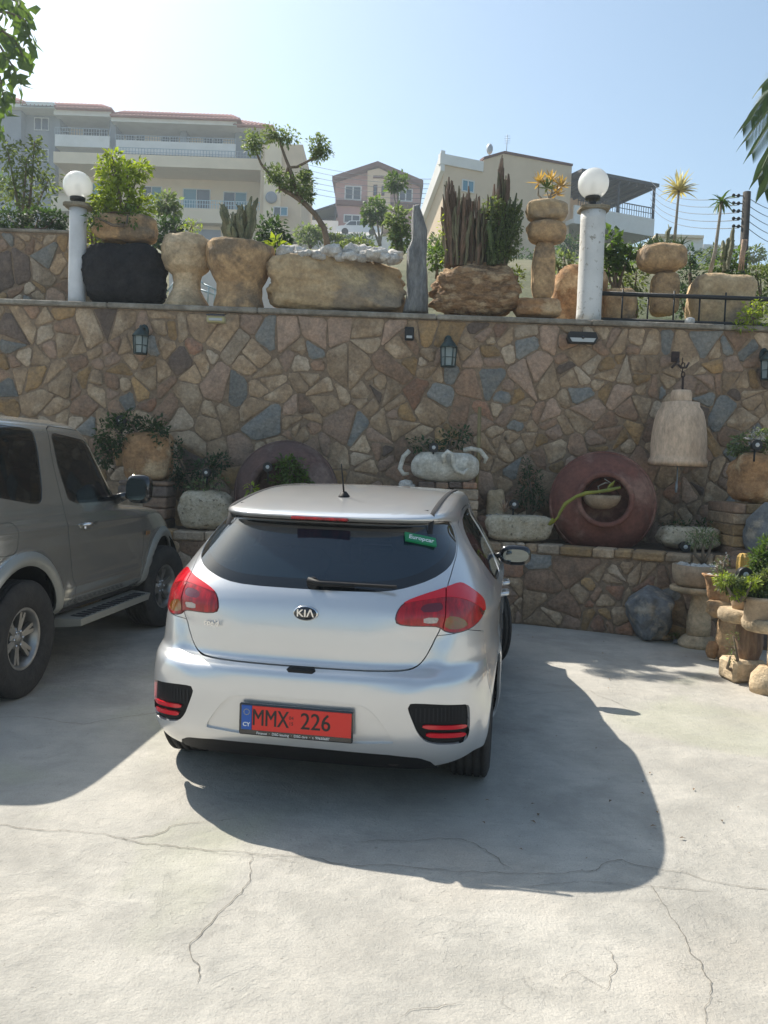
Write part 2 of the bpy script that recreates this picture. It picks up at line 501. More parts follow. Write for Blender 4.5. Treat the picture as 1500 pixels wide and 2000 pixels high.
class MB:
    """collects polygons, then links them as one mesh object"""

    def __init__(s):
        s.v = []
        s.f = []
        s.sm = []

    def add(s, vs, fs, smooth=False):
        k = len(s.v)
        s.v += [tuple(v) for v in vs]
        s.f += [tuple(i + k for i in f) for f in fs]
        s.sm += [smooth] * len(fs)
        return s

    def box(s, c, d, rz=0.0, bev=0.0):
        hx, hy, hz = d[0] / 2, d[1] / 2, d[2] / 2
        if bev:
            b = min(bev, hx * .9, hy * .9, hz * .9)
            vs = []
            for sx in (-1, 1):
                for sy in (-1, 1):
                    for sz in (-1, 1):
                        vs += [(sx * hx, sy * (hy - b), sz * (hz - b)), (sx * (hx - b), sy * hy, sz * (hz - b)), (sx * (hx - b), sy * (hy - b), sz * hz)]
            bm = bmesh.new()
            for v in vs:
                bm.verts.new(v)
            bmesh.ops.convex_hull(bm, input=bm.verts)
            bm.verts.index_update()
            V = [v.co.copy() for v in bm.verts]
            Fs = [[v.index for v in f.verts] for f in bm.faces]
            bm.free()
        else:
            V = [Vector((sx * hx, sy * hy, sz * hz)) for sx in (-1, 1) for sy in (-1, 1) for sz in (-1, 1)]
            Fs = [(0, 1, 3, 2), (4, 6, 7, 5), (0, 4, 5, 1), (2, 3, 7, 6), (0, 2, 6, 4), (1, 5, 7, 3)]
        if rz:
            R = Matrix.Rotation(rz, 3, 'Z')
            V = [R @ v for v in V]
        c = Vector(c)
        return s.add([v + c for v in V], Fs)

    def slab(s, x0, x1, y0, y1, z0, z1, bev=0.0):
        return s.box(((x0 + x1) / 2, (y0 + y1) / 2, (z0 + z1) / 2), (abs(x1 - x0), abs(y1 - y0), abs(z1 - z0)), 0, bev)

    def lathe(s, prof, c=(0, 0, 0), n=28, axis='Z', wob=0.0, seed=0, rot=None, sx=1.0, sy=1.0, cap=True):
        vs = []
        c = Vector(c)
        for (r, z) in prof:
            for i in range(n):
                a = 2 * pi * i / n
                rr = r
                if wob and r > 0:
                    rr = r * (1 + wob * noise.noise(Vector((cos(a) * 1.5 + seed, sin(a) * 1.5, z * 3 + seed))))
                v = Vector((rr * cos(a) * sx, rr * sin(a) * sy, z))
                if axis == 'Y':
                    v = Vector((v.x, -v.z, v.y))
                elif axis == 'X':
                    v = Vector((v.z, v.x, v.y))
                if rot is not None:
                    v = rot @ v
                vs.append(v + c)
        fs = []
        for j in range(len(prof) - 1):
            for i in range(n):
                a, b = j * n + i, j * n + (i + 1) % n
                fs.append((a, b, b + n, a + n))
        s.add(vs, fs, True)
        if cap and prof[0][0] > 1e-4:
            k = len(s.v) - len(vs)
            s.f.append(tuple(k + i for i in reversed(range(n))))
            s.sm.append(False)
        if cap and prof[-1][0] > 1e-4:
            k = len(s.v) - n
            s.f.append(tuple(k + i for i in range(n)))
            s.sm.append(False)
        return s

    def tube(s, pts, r, n=8, cap=True, ribs=0, ribd=0.0):
        pts = [Vector(p) for p in pts]
        if not isinstance(r, (list, tuple)):
            r = [r] * len(pts)
        elif len(r) == 2 and len(pts) != 2:
            r = [r[0] + (r[1] - r[0]) * i / (len(pts) - 1) for i in range(len(pts))]
        t0 = (pts[1] - pts[0]).normalized()
        u = t0.orthogonal().normalized()
        vs = []
        for i, p in enumerate(pts):
            t = (pts[min(i + 1, len(pts) - 1)] - pts[max(i - 1, 0)]).normalized()
            u = (u - t * u.dot(t)).normalized()
            w = t.cross(u)
            for k in range(n):
                a = 2 * pi * k / n
                rr = r[i] * (1 + (ribd if (ribs and k % 2) else 0))
                vs.append(p + (u * cos(a) + w * sin(a)) * rr)
        fs = []
        for j in range(len(pts) - 1):
            for k in range(n):
                a, b = j * n + k, j * n + (k + 1) % n
                fs.append((a, b, b + n, a + n))
        s.add(vs, fs, True)
        if cap:
            k0 = len(s.v) - len(vs)
            s.f.append(tuple(k0 + i for i in reversed(range(n))))
            s.f.append(tuple(len(s.v) - n + i for i in range(n)))
            s.sm += [False, False]
        return s

    def prism(s, poly, axis, d0, d1):
        """poly 2-D points; axis 'Y': (x,z) extruded d0..d1 along y; 'X': (y,z); 'Z': (x,y)"""
        def pt(a, b, d):
            return (a, d, b) if axis == 'Y' else ((d, a, b) if axis == 'X' else (a, b, d))
        n = len(poly)
        vs = [pt(a, b, d0) for a, b in poly] + [pt(a, b, d1) for a, b in poly]
        fs = [tuple(range(n)), tuple(reversed(range(n, 2 * n)))] + [(i, i + n, (i + 1) % n + n, (i + 1) % n) for i in range(n)]
        return s.add(vs, fs)

    def leaf(s, p, d, up, L, W, fold=.25, bend=.3):
        """a pointed folded leaf"""
        d = d.normalized()
        w = d.cross(up)
        if w.length < 1e-3:
            w = d.orthogonal()
        w.normalize()
        nrm = w.cross(d)
        m = p + d * (L * .5) + nrm * (L * bend * .25)
        e = p + d * L - nrm * (L * bend * .35)
        k = len(s.v)
        s.v += [tuple(p), tuple(m + w * W * .5 + nrm * fold * W), tuple(e), tuple(m - w * W * .5 + nrm * fold * W), tuple(m)]
        s.f += [(k, k + 1, k + 4), (k + 1, k + 2, k + 4), (k, k + 4, k + 3), (k + 4, k + 2, k + 3)]
        s.sm += [False] * 4
        return s

    def blade(s, p, d, up, L, W, droop=.4, n=4, thick=.0):
        """a long strap leaf that tapers to a point"""
        d = Vector(d).normalized()
        w = d.cross(up)
        if w.length < 1e-3:
            w = d.orthogonal()
        w.normalize()
        k = len(s.v)
        cur = Vector(p)
        dd = d.copy()
        for i in range(n + 1):
            t = i / n
            ww = W * .5 * (1 - t) ** .6 * (0.6 + .8 * min(1, t * 3)) if t < 1 else 0.0005
            s.v += [tuple(cur - w * ww), tuple(cur - Vector(up) * ww * .5), tuple(cur + w * ww)]
            dd = (dd - Vector((0, 0, 1)) * droop / n).normalized()
            cur = cur + dd * (L / n)
        for i in range(n):
            a = k + 3 * i
            s.f += [(a, a + 1, a + 4, a + 3), (a + 1, a + 2, a + 5, a + 4)]
            s.sm += [True, True]
        return s

    def build(s, name, m, parent=None, loc=None, rz=0.0, smooth=None, auto=None):
        me = bpy.data.meshes.new(name)
        me.from_pydata(s.v, [], s.f)
        me.materials.append(m if not isinstance(m, str) else M[m])
        sm = s.sm if smooth is None else [smooth] * len(s.f)
        me.polygons.foreach_set('use_smooth', sm)
        me.update()
        o = bpy.data.objects.new(name, me)
        COL.objects.link(o)
        if parent is not None:
            o.parent = parent
        if loc is not None:
            o.location = loc
            o.rotation_euler = (0, 0, rz)
        return o


def rock_mb(size, seed=0, sub=3, rough=.16, box=2.6, freq=1.6, fine=.04, cuts=0, flat_bottom=.0, top_flat=None, strata=0.0):
    """boulder: a rounded block (box = exponent) with noise; sits on z=0"""
    bm = bmesh.new()
    bmesh.ops.create_icosphere(bm, subdivisions=sub, radius=1)
    rng = random.Random(seed)
    off = Vector((seed * 3.1, seed * 1.7, seed * 2.3))
    planes = []
    for i in range(cuts):
        n = Vector((rng.uniform(-1, 1), rng.uniform(-1, 1), rng.uniform(-.6, 1))).normalized()
        planes.append((n, rng.uniform(.62, .85)))
    for v in bm.verts:
        p = v.co.normalized()
        r = (abs(p.x) ** box + abs(p.y) ** box + abs(p.z) ** box) ** (-1 / box)
        q = p * r
        q *= 1 + rough * noise.noise(p * freq + off) + fine * noise.fractal(p * freq * 4 + off, 1.0, 2.0, 4)
        if strata:
            q *= 1 + strata * noise.noise(Vector((p.x * 1.5, p.y * 1.5, p.z * 11)) + off)
        for n, d in planes:
            h = q.dot(n)
            if h > d:
                q -= n * (h - d) * .92
        v.co = q
    zs = [v.co.z for v in bm.verts]
    lo, hi = min(zs), max(zs)
    xs = [v.co.x for v in bm.verts]
    ys = [v.co.y for v in bm.verts]
    mb = MB()
    V = []
    for v in bm.verts:
        x = (v.co.x - (min(xs) + max(xs)) / 2) / (max(xs) - min(xs)) * size[0]
        y = (v.co.y - (min(ys) + max(ys)) / 2) / (max(ys) - min(ys)) * size[1]
        t = (v.co.z - lo) / (hi - lo)
        if flat_bottom:
            t = max(0, (t - flat_bottom) / (1 - flat_bottom))
        if top_flat:
            t = min(t, top_flat) / top_flat
        V.append((x, y, t * size[2]))
    bm.verts.index_update()
    Fs = [[v.index for v in f.verts] for f in bm.faces]
    bm.free()
    mb.add(V, Fs, True)
    return mb


def rect_from_px(x0, y0, x1, y1, Y):
    """world x0,x1,z0,z1 of an upright rectangle at depth Y drawn by two pixel corners"""
    xm, ym = (x0 + x1) / 2, (y0 + y1) / 2
    a, b = at(x0, ym, Y), at(x1, ym, Y)
    c, d = at(xm, y1, Y), at(xm, y0, Y)
    return a.x, b.x, c.z, d.z


def text_mesh(body, size, extrude=.001, align='CENTER', shear=0.0, bold=0.0, spacing=1.0):
    cu = bpy.data.curves.new('lettering', 'FONT')
    cu.body = body
    cu.size = size
    cu.extrude = extrude
    cu.align_x = align
    cu.align_y = 'CENTER'
    cu.shear = shear
    cu.offset = bold
    cu.space_character = spacing
    cu.resolution_u = 3
    o = bpy.data.objects.new('lettering', cu)
    COL.objects.link(o)
    dg = bpy.context.evaluated_depsgraph_get()
    me = bpy.data.meshes.new_from_object(o.evaluated_get(dg))
    bpy.data.objects.remove(o)
    bpy.data.curves.remove(cu)
    return me


def mesh_part(name, me, m, parent, mw=None):
    me.materials.clear()
    me.materials.append(M[m])
    if mw is not None:
        me.transform(mw)
    o = bpy.data.objects.new(name, me)
    COL.objects.link(o)
    o.parent = parent
    return o

# ------------------------------------------------------------------ car bodies
def catmull(keys, n):
    """keys: list of tuples; returns n interpolated tuples (monotone-ish cubic)"""
    K = np.array(keys, float)
    m = len(K)
    t = np.linspace(0, m - 1, n)
    out = []
    for x in t:
        i = min(int(x), m - 2)
        u = x - i
        p0, p1, p2, p3 = K[max(i - 1, 0)], K[i], K[i + 1], K[min(i + 2, m - 1)]
        a = .5 * ((2 * p1) + (-p0 + p2) * u + (2 * p0 - 5 * p1 + 4 * p2 - p3) * u * u + (-p0 + 3 * p1 - 3 * p2 + p3) * u ** 3)
        out.append(a)
    return np.array(out)


def car_shell(keys, nlev, ymid, nr_=6.0, nf=4.0, crown=None, per=(80, 34)):
    """keys: (z, Rear, Front, W, bow). Returns P (nlev, N, 3), A (nlev, N) arc length along the contour from the rear centre"""
    L = catmull(keys, nlev)
    nR, nF = per
    rowsP, rowsA = [], []
    for z, R, Fr, W, bow in L:
        nr = nr_ if not callable(nr_) else nr_(z)
        W = max(W, .002)
        th = np.linspace(0, pi / 2, 700)
        x = W * np.sin(th) ** (2 / nr)
        Lr = ymid - R
        y = R + bow * (x / W) ** 2 + (Lr - bow) * (1 - np.cos(th) ** (2 / nr))
        s = np.concatenate([[0], np.cumsum(np.hypot(np.diff(x), np.diff(y)))])
        # denser near the rear, in arc length
        q = np.linspace(0, 1, nR) ** 1.25 * s[-1]
        xr, yr = np.interp(q, s, x), np.interp(q, s, y)
        x2 = W * np.sin(th) ** (2 / nf)
        y2 = Fr - (Fr - ymid) * (1 - np.cos(th) ** (2 / nf))
        x2, y2 = x2[::-1], y2[::-1]
        s2 = np.concatenate([[0], np.cumsum(np.hypot(np.diff(x2), np.diff(y2)))])
        q2 = np.linspace(0, 1, nF)[1:] * s2[-1]
        xs = np.concatenate([xr, np.interp(q2, s2, x2)])
        ys = np.concatenate([yr, np.interp(q2, s2, y2)])
        aa = np.concatenate([q, s[-1] + q2])
        # mirrored half
        X = np.concatenate([-xs[::-1], xs[1:]])
        Y = np.concatenate([ys[::-1], ys[1:]])
        Aa = np.concatenate([-aa[::-1], aa[1:]])
        Z = np.full_like(X, z)
        if crown:
            Z = Z + crown(z, X, Y, W)
        rowsP.append(np.stack([X, Y, Z], -1))
        rowsA.append(Aa)
    return np.array(rowsP), np.array(rowsA)


class Skin:
    """polygon soup with arc-length coordinate; can be split exactly along the zero line of a field"""

    def __init__(s, P=None, A=None):
        s.V, s.F = [], []
        if P is not None:
            nl, nc = A.shape
            V = np.concatenate([P, A[..., None]], -1).reshape(-1, 4)
            s.V = V
            F = []
            for j in range(nl - 1):
                for i in range(nc - 1):
                    a = j * nc + i
                    F.append((a, a + 1, a + 1 + nc, a + nc))
            s.F = F

    def split(s, field):
        """field(V)->d, negative inside. returns inside Skin, outside Skin"""
        V = np.asarray(s.V)
        D = field(V)
        D = np.where(np.abs(D) < 1e-7, 1e-7, D)
        ins, outs = Skin(), Skin()
        newV = [tuple(v) for v in V]
        cache = {}
        fi, fo = [], []

        def cross(a, b):
            k = (min(a, b), max(a, b))
            if k not in cache:
                t = D[a] / (D[a] - D[b])
                v = V[a] + (V[b] - V[a]) * t
                cache[k] = len(newV)
                newV.append(tuple(v))
            return cache[k]
        sgn = D < 0
        for f in s.F:
            k = [sgn[i] for i in f]
            if all(k):
                fi.append(f)
            elif not any(k):
                fo.append(f)
            else:
                a_in, a_out = [], []
                n = len(f)
                for q in range(n):
                    i, j = f[q], f[(q + 1) % n]
                    (a_in if sgn[i] else a_out).append(i)
                    if sgn[i] != sgn[j]:
                        c = cross(i, j)
                        a_in.append(c)
                        a_out.append(c)
                if len(a_in) > 2:
                    fi.append(tuple(a_in))
                if len(a_out) > 2:
                    fo.append(tuple(a_out))
        NV = np.array(newV)
        for S, fl in ((ins, fi), (outs, fo)):
            used = sorted({i for f in fl for i in f})
            mp = {o: n for n, o in enumerate(used)}
            S.V = NV[used] if used else np.zeros((0, 4))
            S.F = [tuple(mp[i] for i in f) for f in fl]
        return ins, outs

    def obj(s, name, m, parent, offset=0.0, flange=0.012, only=None, dz=0.0):
        bm = bmesh.new()
        vs = [bm.verts.new(v[:3]) for v in s.V]
        for f in s.F:
            if len(set(f)) > 2:
                try:
                    bm.faces.new([vs[i] for i in f])
                except ValueError:
                    pass
        bmesh.ops.remove_doubles(bm, verts=bm.verts, dist=2e-4)
        bmesh.ops.dissolve_degenerate(bm, edges=bm.edges, dist=1e-5)
        bm.normal_update()
        if offset:
            for v in bm.verts:
                v.co += v.normal * offset
        nrm = {v: v.normal.copy() for v in bm.verts}
        if flange:
            be = [e for e in bm.edges if e.is_boundary]
            r = bmesh.ops.extrude_edge_only(bm, edges=be)
            nv = [g for g in r['geom'] if isinstance(g, bmesh.types.BMVert)]
            # new verts sit on the old ones: find the normal by position
            pos = {}
            for v, n in nrm.items():
                pos[tuple(round(c, 5) for c in v.co)] = n
            for v in nv:
                n = pos.get(tuple(round(c, 5) for c in v.co), Vector((0, 0, 1)))
                v.co -= n * flange
            ne = [g for g in r['geom'] if isinstance(g, bmesh.types.BMFace)]
        me = bpy.data.meshes.new(name)
        for f in bm.faces:
            f.smooth = True
        if flange:
            for f in ne:
                f.smooth = False
            for e in bm.edges:
                if len(e.link_faces) == 2 and (e.link_faces[0].smooth != e.link_faces[1].smooth):
                    e.smooth = False
        bm.to_mesh(me)
        bm.free()
        me.materials.append(M[m])
        o = bpy.data.objects.new(name, me)
        COL.objects.link(o)
        o.parent = parent
        return o


def chaikin(poly, n=2, closed=True, r=.22):
    p = [Vector(q) for q in poly]
    for _ in range(n):
        o = []
        for i in range(len(p)):
            a, b = p[i], p[(i + 1) % len(p)]
            o += [a.lerp(b, r), a.lerp(b, 1 - r)]
        p = o
    return [tuple(q) for q in p]


def poly_sdf(poly, X, Y):
    P = np.array(poly, float)
    n = len(P)
    d = np.full(X.shape, 1e9)
    ins = np.zeros(X.shape, bool)
    for i in range(n):
        a, b = P[i], P[(i + 1) % n]
        e = b - a
        wx, wy = X - a[0], Y - a[1]
        t = np.clip((wx * e[0] + wy * e[1]) / max(e @ e, 1e-12), 0, 1)
        dx, dy = wx - e[0] * t, wy - e[1] * t
        d = np.minimum(d, dx * dx + dy * dy)
        c = (a[1] > Y) != (b[1] > Y)
        with np.errstate(divide='ignore', invalid='ignore'):
            xi = a[0] + (Y - a[1]) / (b[1] - a[1] if b[1] != a[1] else 1e-12) * e[0]
        ins ^= c & (X < xi)
    d = np.sqrt(d)
    return np.where(ins, -d, d)


def f_rear(poly, both=False, smooth=2, off=0.0, ymax=1.9, r=.22, ylim=None):
    """polygon in (arc, z) of the tail; both = use |arc|"""
    pl = chaikin(poly, smooth, r=r) if smooth else poly

    def fn(V):
        X = np.abs(V[:, 3]) if both else V[:, 3]
        d = poly_sdf(pl, X, V[:, 2]) - off
        return d
    return fn


def f_side(poly, sign=0, smooth=1, off=0.0, r=.2, xmin=.3):
    pl = chaikin(poly, smooth, r=r) if smooth else poly

    def fn(V):
        d = poly_sdf(pl, V[:, 1], V[:, 2]) - off
        side = V[:, 0] if sign > 0 else (-V[:, 0] if sign < 0 else np.abs(V[:, 0]))
        return np.maximum(d, xmin - side)
    return fn


def f_circle(y, z, r, xmin=.4, zcut=-1):
    def fn(V):
        d = np.hypot(V[:, 1] - y, V[:, 2] - z) - r
        return np.maximum(d, xmin - np.abs(V[:, 0]))
    return fn


def shift(fn, off):
    return lambda V: fn(V) - off


def wheel(parent, c, r, width, rimr, side=1, spokes=5, tread=5, rim_m='rim', nuts=5, detail=True, steer=0.0, parts=True):
    """wheel with its axle along x; outer face towards side"""
    R = Matrix.Rotation(steer, 4, 'Z')
    T = Matrix.Translation(Vector(c)) @ R
    w = width / 2
    prof = []
    # tyre profile across x with grooves
    side_p = [(rimr, w * .78), (rimr + .012, w * .90), ((rimr + r) / 2, w * 1.02), (r - .035, w * .98), (r - .012, w * .90), (r, w * .80)]
    prof += [(a, -b) for a, b in side_p]
    if tread:
        for k in range(tread):
            x = -w * .8 + (k + .5) * 1.6 * w / tread
            g = .0045
            prof += [(r, x - g - .003), (r - .009, x - g), (r - .009, x + g), (r, x + g + .003)]
    prof += [(a, b) for a, b in reversed(side_p)]
    ty = MB()
    ty.lathe([(a, b) for a, b in prof], n=56, axis='X', cap=False)
    ty.lathe([(rimr, -w * .78), (rimr, w * .78)], n=56, axis='X', cap=False)
    ty.sm = [True] * len(ty.f)
    me_t = ty
    root = bpy.data.objects.new('wheel', None)
    COL.objects.link(root)
    root.parent = parent
    root.matrix_local = T
    t = me_t.build('tyre', 'tyre', root)
    for f, poly in zip(range(len(t.data.polygons)), t.data.polygons):
        poly.use_smooth = True
    # rim
    rm = MB()
    x0 = side * w * .62
    sgn = side
    rm.lathe([(rimr + .004, sgn * w * .80), (rimr - .006, sgn * w * .84), (rimr - .02, sgn * w * .74), (rimr - .035, sgn * w * .3), (rimr - .05, -sgn * w * .5)], n=48, axis='X', cap=False)
    hub = [(0.001, sgn * w * .60), (.03, sgn * w * .60), (.034, sgn * w * .52), (.075, sgn * w * .47), (.085, sgn * w * .30)]
    rm.lathe(hub, n=24, axis='X')
    for k in range(spokes):
        a = 2 * pi * k / spokes + .3
        for da in ((-.13, .13) if detail else (0,)):
            c0, s0 = cos(a + da * .35), sin(a + da * .35)
            c1, s1 = cos(a + da), sin(a + da)
            p0 = Vector((sgn * w * .50, .05 * c0, .05 * s0))
            p1 = Vector((sgn * w * .60, (rimr - .03) * c1, (rimr - .03) * s1))
            d = (p1 - p0)
            tn = Vector((0, -s1, c1))
            ww0, ww1 = .017, .012
            dep = Vector((-sgn * .03, 0, 0))
            q = [p0 - tn * ww0, p0 + tn * ww0, p1 + tn * ww1, p1 - tn * ww1]
            q2 = [v + dep for v in q]
            rm.add(q + q2, [(0, 1, 2, 3), (7, 6, 5, 4), (0, 4, 5, 1), (1, 5, 6, 2), (2, 6, 7, 3), (3, 7, 4, 0)])
    rm.build('rim', rim_m, root)
    bk = MB()
    bk.lathe([(0.001, sgn * w * .12), (rimr - .03, sgn * w * .12)], n=32, axis='X')
    bk.lathe([(0.001, -sgn * w * .6), (rimr - .01, -sgn * w * .6)], n=32, axis='X')
    bk.build('brake_disc', 'rim_dark', root)
    if nuts:
        nb = MB()
        for k in range(nuts):
            a = 2 * pi * k / nuts
            nb.lathe([(.010, 0), (.010, .014), (.0, .016)], c=(sgn * w * .46, .052 * cos(a), .052 * sin(a)), n=6, axis='X')
        nb.build('wheel_nut', 'chrome', root)
    return root


def seats(parent, rows, m='seat_cloth'):
    for (x, y, z, hw, ht) in rows:
        b = MB()
        b.box((x, y, z + ht * .4), (hw * 2, .13, ht * .8), bev=.05)
        b.box((x, y, z + ht * .93), (hw * .95, .10, ht * .22), bev=.04)
        b.build('seat', m, parent)


def on_plane(me, c, ux, uz, nrm):
    """place lettering lying in its own xy plane onto a plane with axes ux (right), uz (up)"""
    ux, uz, nrm = Vector(ux).normalized(), Vector(uz).normalized(), Vector(nrm).normalized()
    Mx = Matrix(((ux.x, uz.x, nrm.x, c[0]), (ux.y, uz.y, nrm.y, c[1]), (ux.z, uz.z, nrm.z, c[2]), (0, 0, 0, 1)))
    return Mx


# ---- silver hatchback -------------------------------------------------------
HKEYS = [  # z, rear y, front y, half width, bow
    (.19, .18, 4.10, .845, .05), (.24, .12, 4.20, .872, .05), (.30, .06, 4.26, .884, .05), (.36, .03, 4.29, .889, .045),
    (.45, .012, 4.31, .888, .045), (.55, .0, 4.31, .890, .045), (.625, .0, 4.30, .889, .045), (.66, .012, 4.28, .887, .045),
    (.685, .05, 4.27, .885, .045), (.71, .078, 4.25, .884, .05), (.78, .078, 4.17, .882, .05), (.86, .080, 4.02, .879, .05),
    (.94, .095, 3.75, .872, .055), (.99, .118, 3.42, .858, .06), (1.03, .145, 3.22, .838, .07), (1.08, .185, 3.08, .812, .085),
    (1.15, .245, 2.95, .772, .10), (1.24, .325, 2.78, .716, .11), (1.30, .378, 2.66, .672, .11), (1.325, .395, 2.60, .655, .11),
    (1.338, .375, 2.57, .650, .11), (1.350, .335, 2.54, .645, .12), (1.364, .335, 2.52, .640, .12), (1.380, .40, 2.50, .634, .10),
    (1.400, .56, 2.46, .625, .09), (1.418, .76, 2.42, .614, .06), (1.433, .96, 2.38, .600, .04), (1.445, 1.15, 2.33, .575, .03), (1.4535, 1.32, 2.27, .525, .02),
    (1.459, 1.46, 2.20, .45, .01), (1.4635, 1.59, 2.12, .34, .01), (1.467, 1.71, 2.03, .20, .0), (1.469, 1.80, 1.96, .08, .0), (1.4695, 1.86, 1.91, .003, .0)]


def hatch_crown(z, X, Y, W):
    g = np.clip((z - 1.30) / .12, 0, 1)
    h = 1 - ((Y - 1.9) / 1.6) ** 2
    out = g * .018 * np.clip(h, -1, 1)
    # belt line sinks towards the nose
    b = np.clip((z - .8) / .2, 0, 1) * np.clip((1.4 - z) / .3, 0, 1)
    return out - b * .05 * np.clip((Y - 1.2) / 2.0, 0, 1)


def hatch_body():
    P, A = car_shell(HKEYS, 150, 1.9, nr_=lambda z: 5.2 + 1.1 * float(np.clip((.90 - z) / .45, 0, 1)), nf=3.6, crown=hatch_crown, per=(105, 40))
    x, y, z = P[..., 0], P[..., 1], P[..., 2]
    # recessed field round the number plate
    trap = chaikin([(-.44, .375), (-.34, .545), (.34, .545), (.44, .375)], 2)
    d = poly_sdf(trap, A, z)
    k = np.clip(-d / .012, 0, 1)
    k = k * k * (3 - 2 * k)
    # the tailgate sits a little deeper than the shoulders of the bumper that wrap round it
    gp = [(0, .60), (.48, .62), (.60, .74), (.655, .88), (.67, 1.0), (.0, 1.0)]
    gp = [(-a, b) for a, b in gp[:0:-1]] + gp
    dg = poly_sdf(gp, A, z)
    kk = np.clip(1 - dg / .075, 0, 1)
    kk = kk * kk * (3 - 2 * kk) * np.clip((.93 - z) / .10, 0, 1) * np.clip((z - .60) / .08, 0, 1) * (y < 1.0)
    y += kk * .022 * (np.abs(A) > .3) * np.clip((np.abs(A) - .3) / .3, 0, 1)
    x -= np.sign(x) * kk * .020 * np.clip((np.abs(A) - .4) / .2, 0, 1)
    # shoulder crease along the flank and a slight hollow in the doors
    fl = np.exp(-((z - .91) / .035) ** 2) * np.clip((y - .3) / .5, 0, 1) * np.clip((3.8 - y) / .6, 0, 1)
    x += np.sign(x) * fl * .012
    ho = np.exp(-((z - .66) / .14) ** 2) * np.clip((y - 1.1) / .3, 0, 1) * np.clip((3.1 - y) / .3, 0, 1)
    x -= np.sign(x) * ho * .018
    # flared wheel arches
    for wy in (.77, 3.42):
        rr = np.hypot(y - wy, z - .32)
        fl = np.exp(-((rr - .37) / .05) ** 2)
        x += np.sign(x) * fl * .014 * (np.abs(x) > .6)
    return P, A


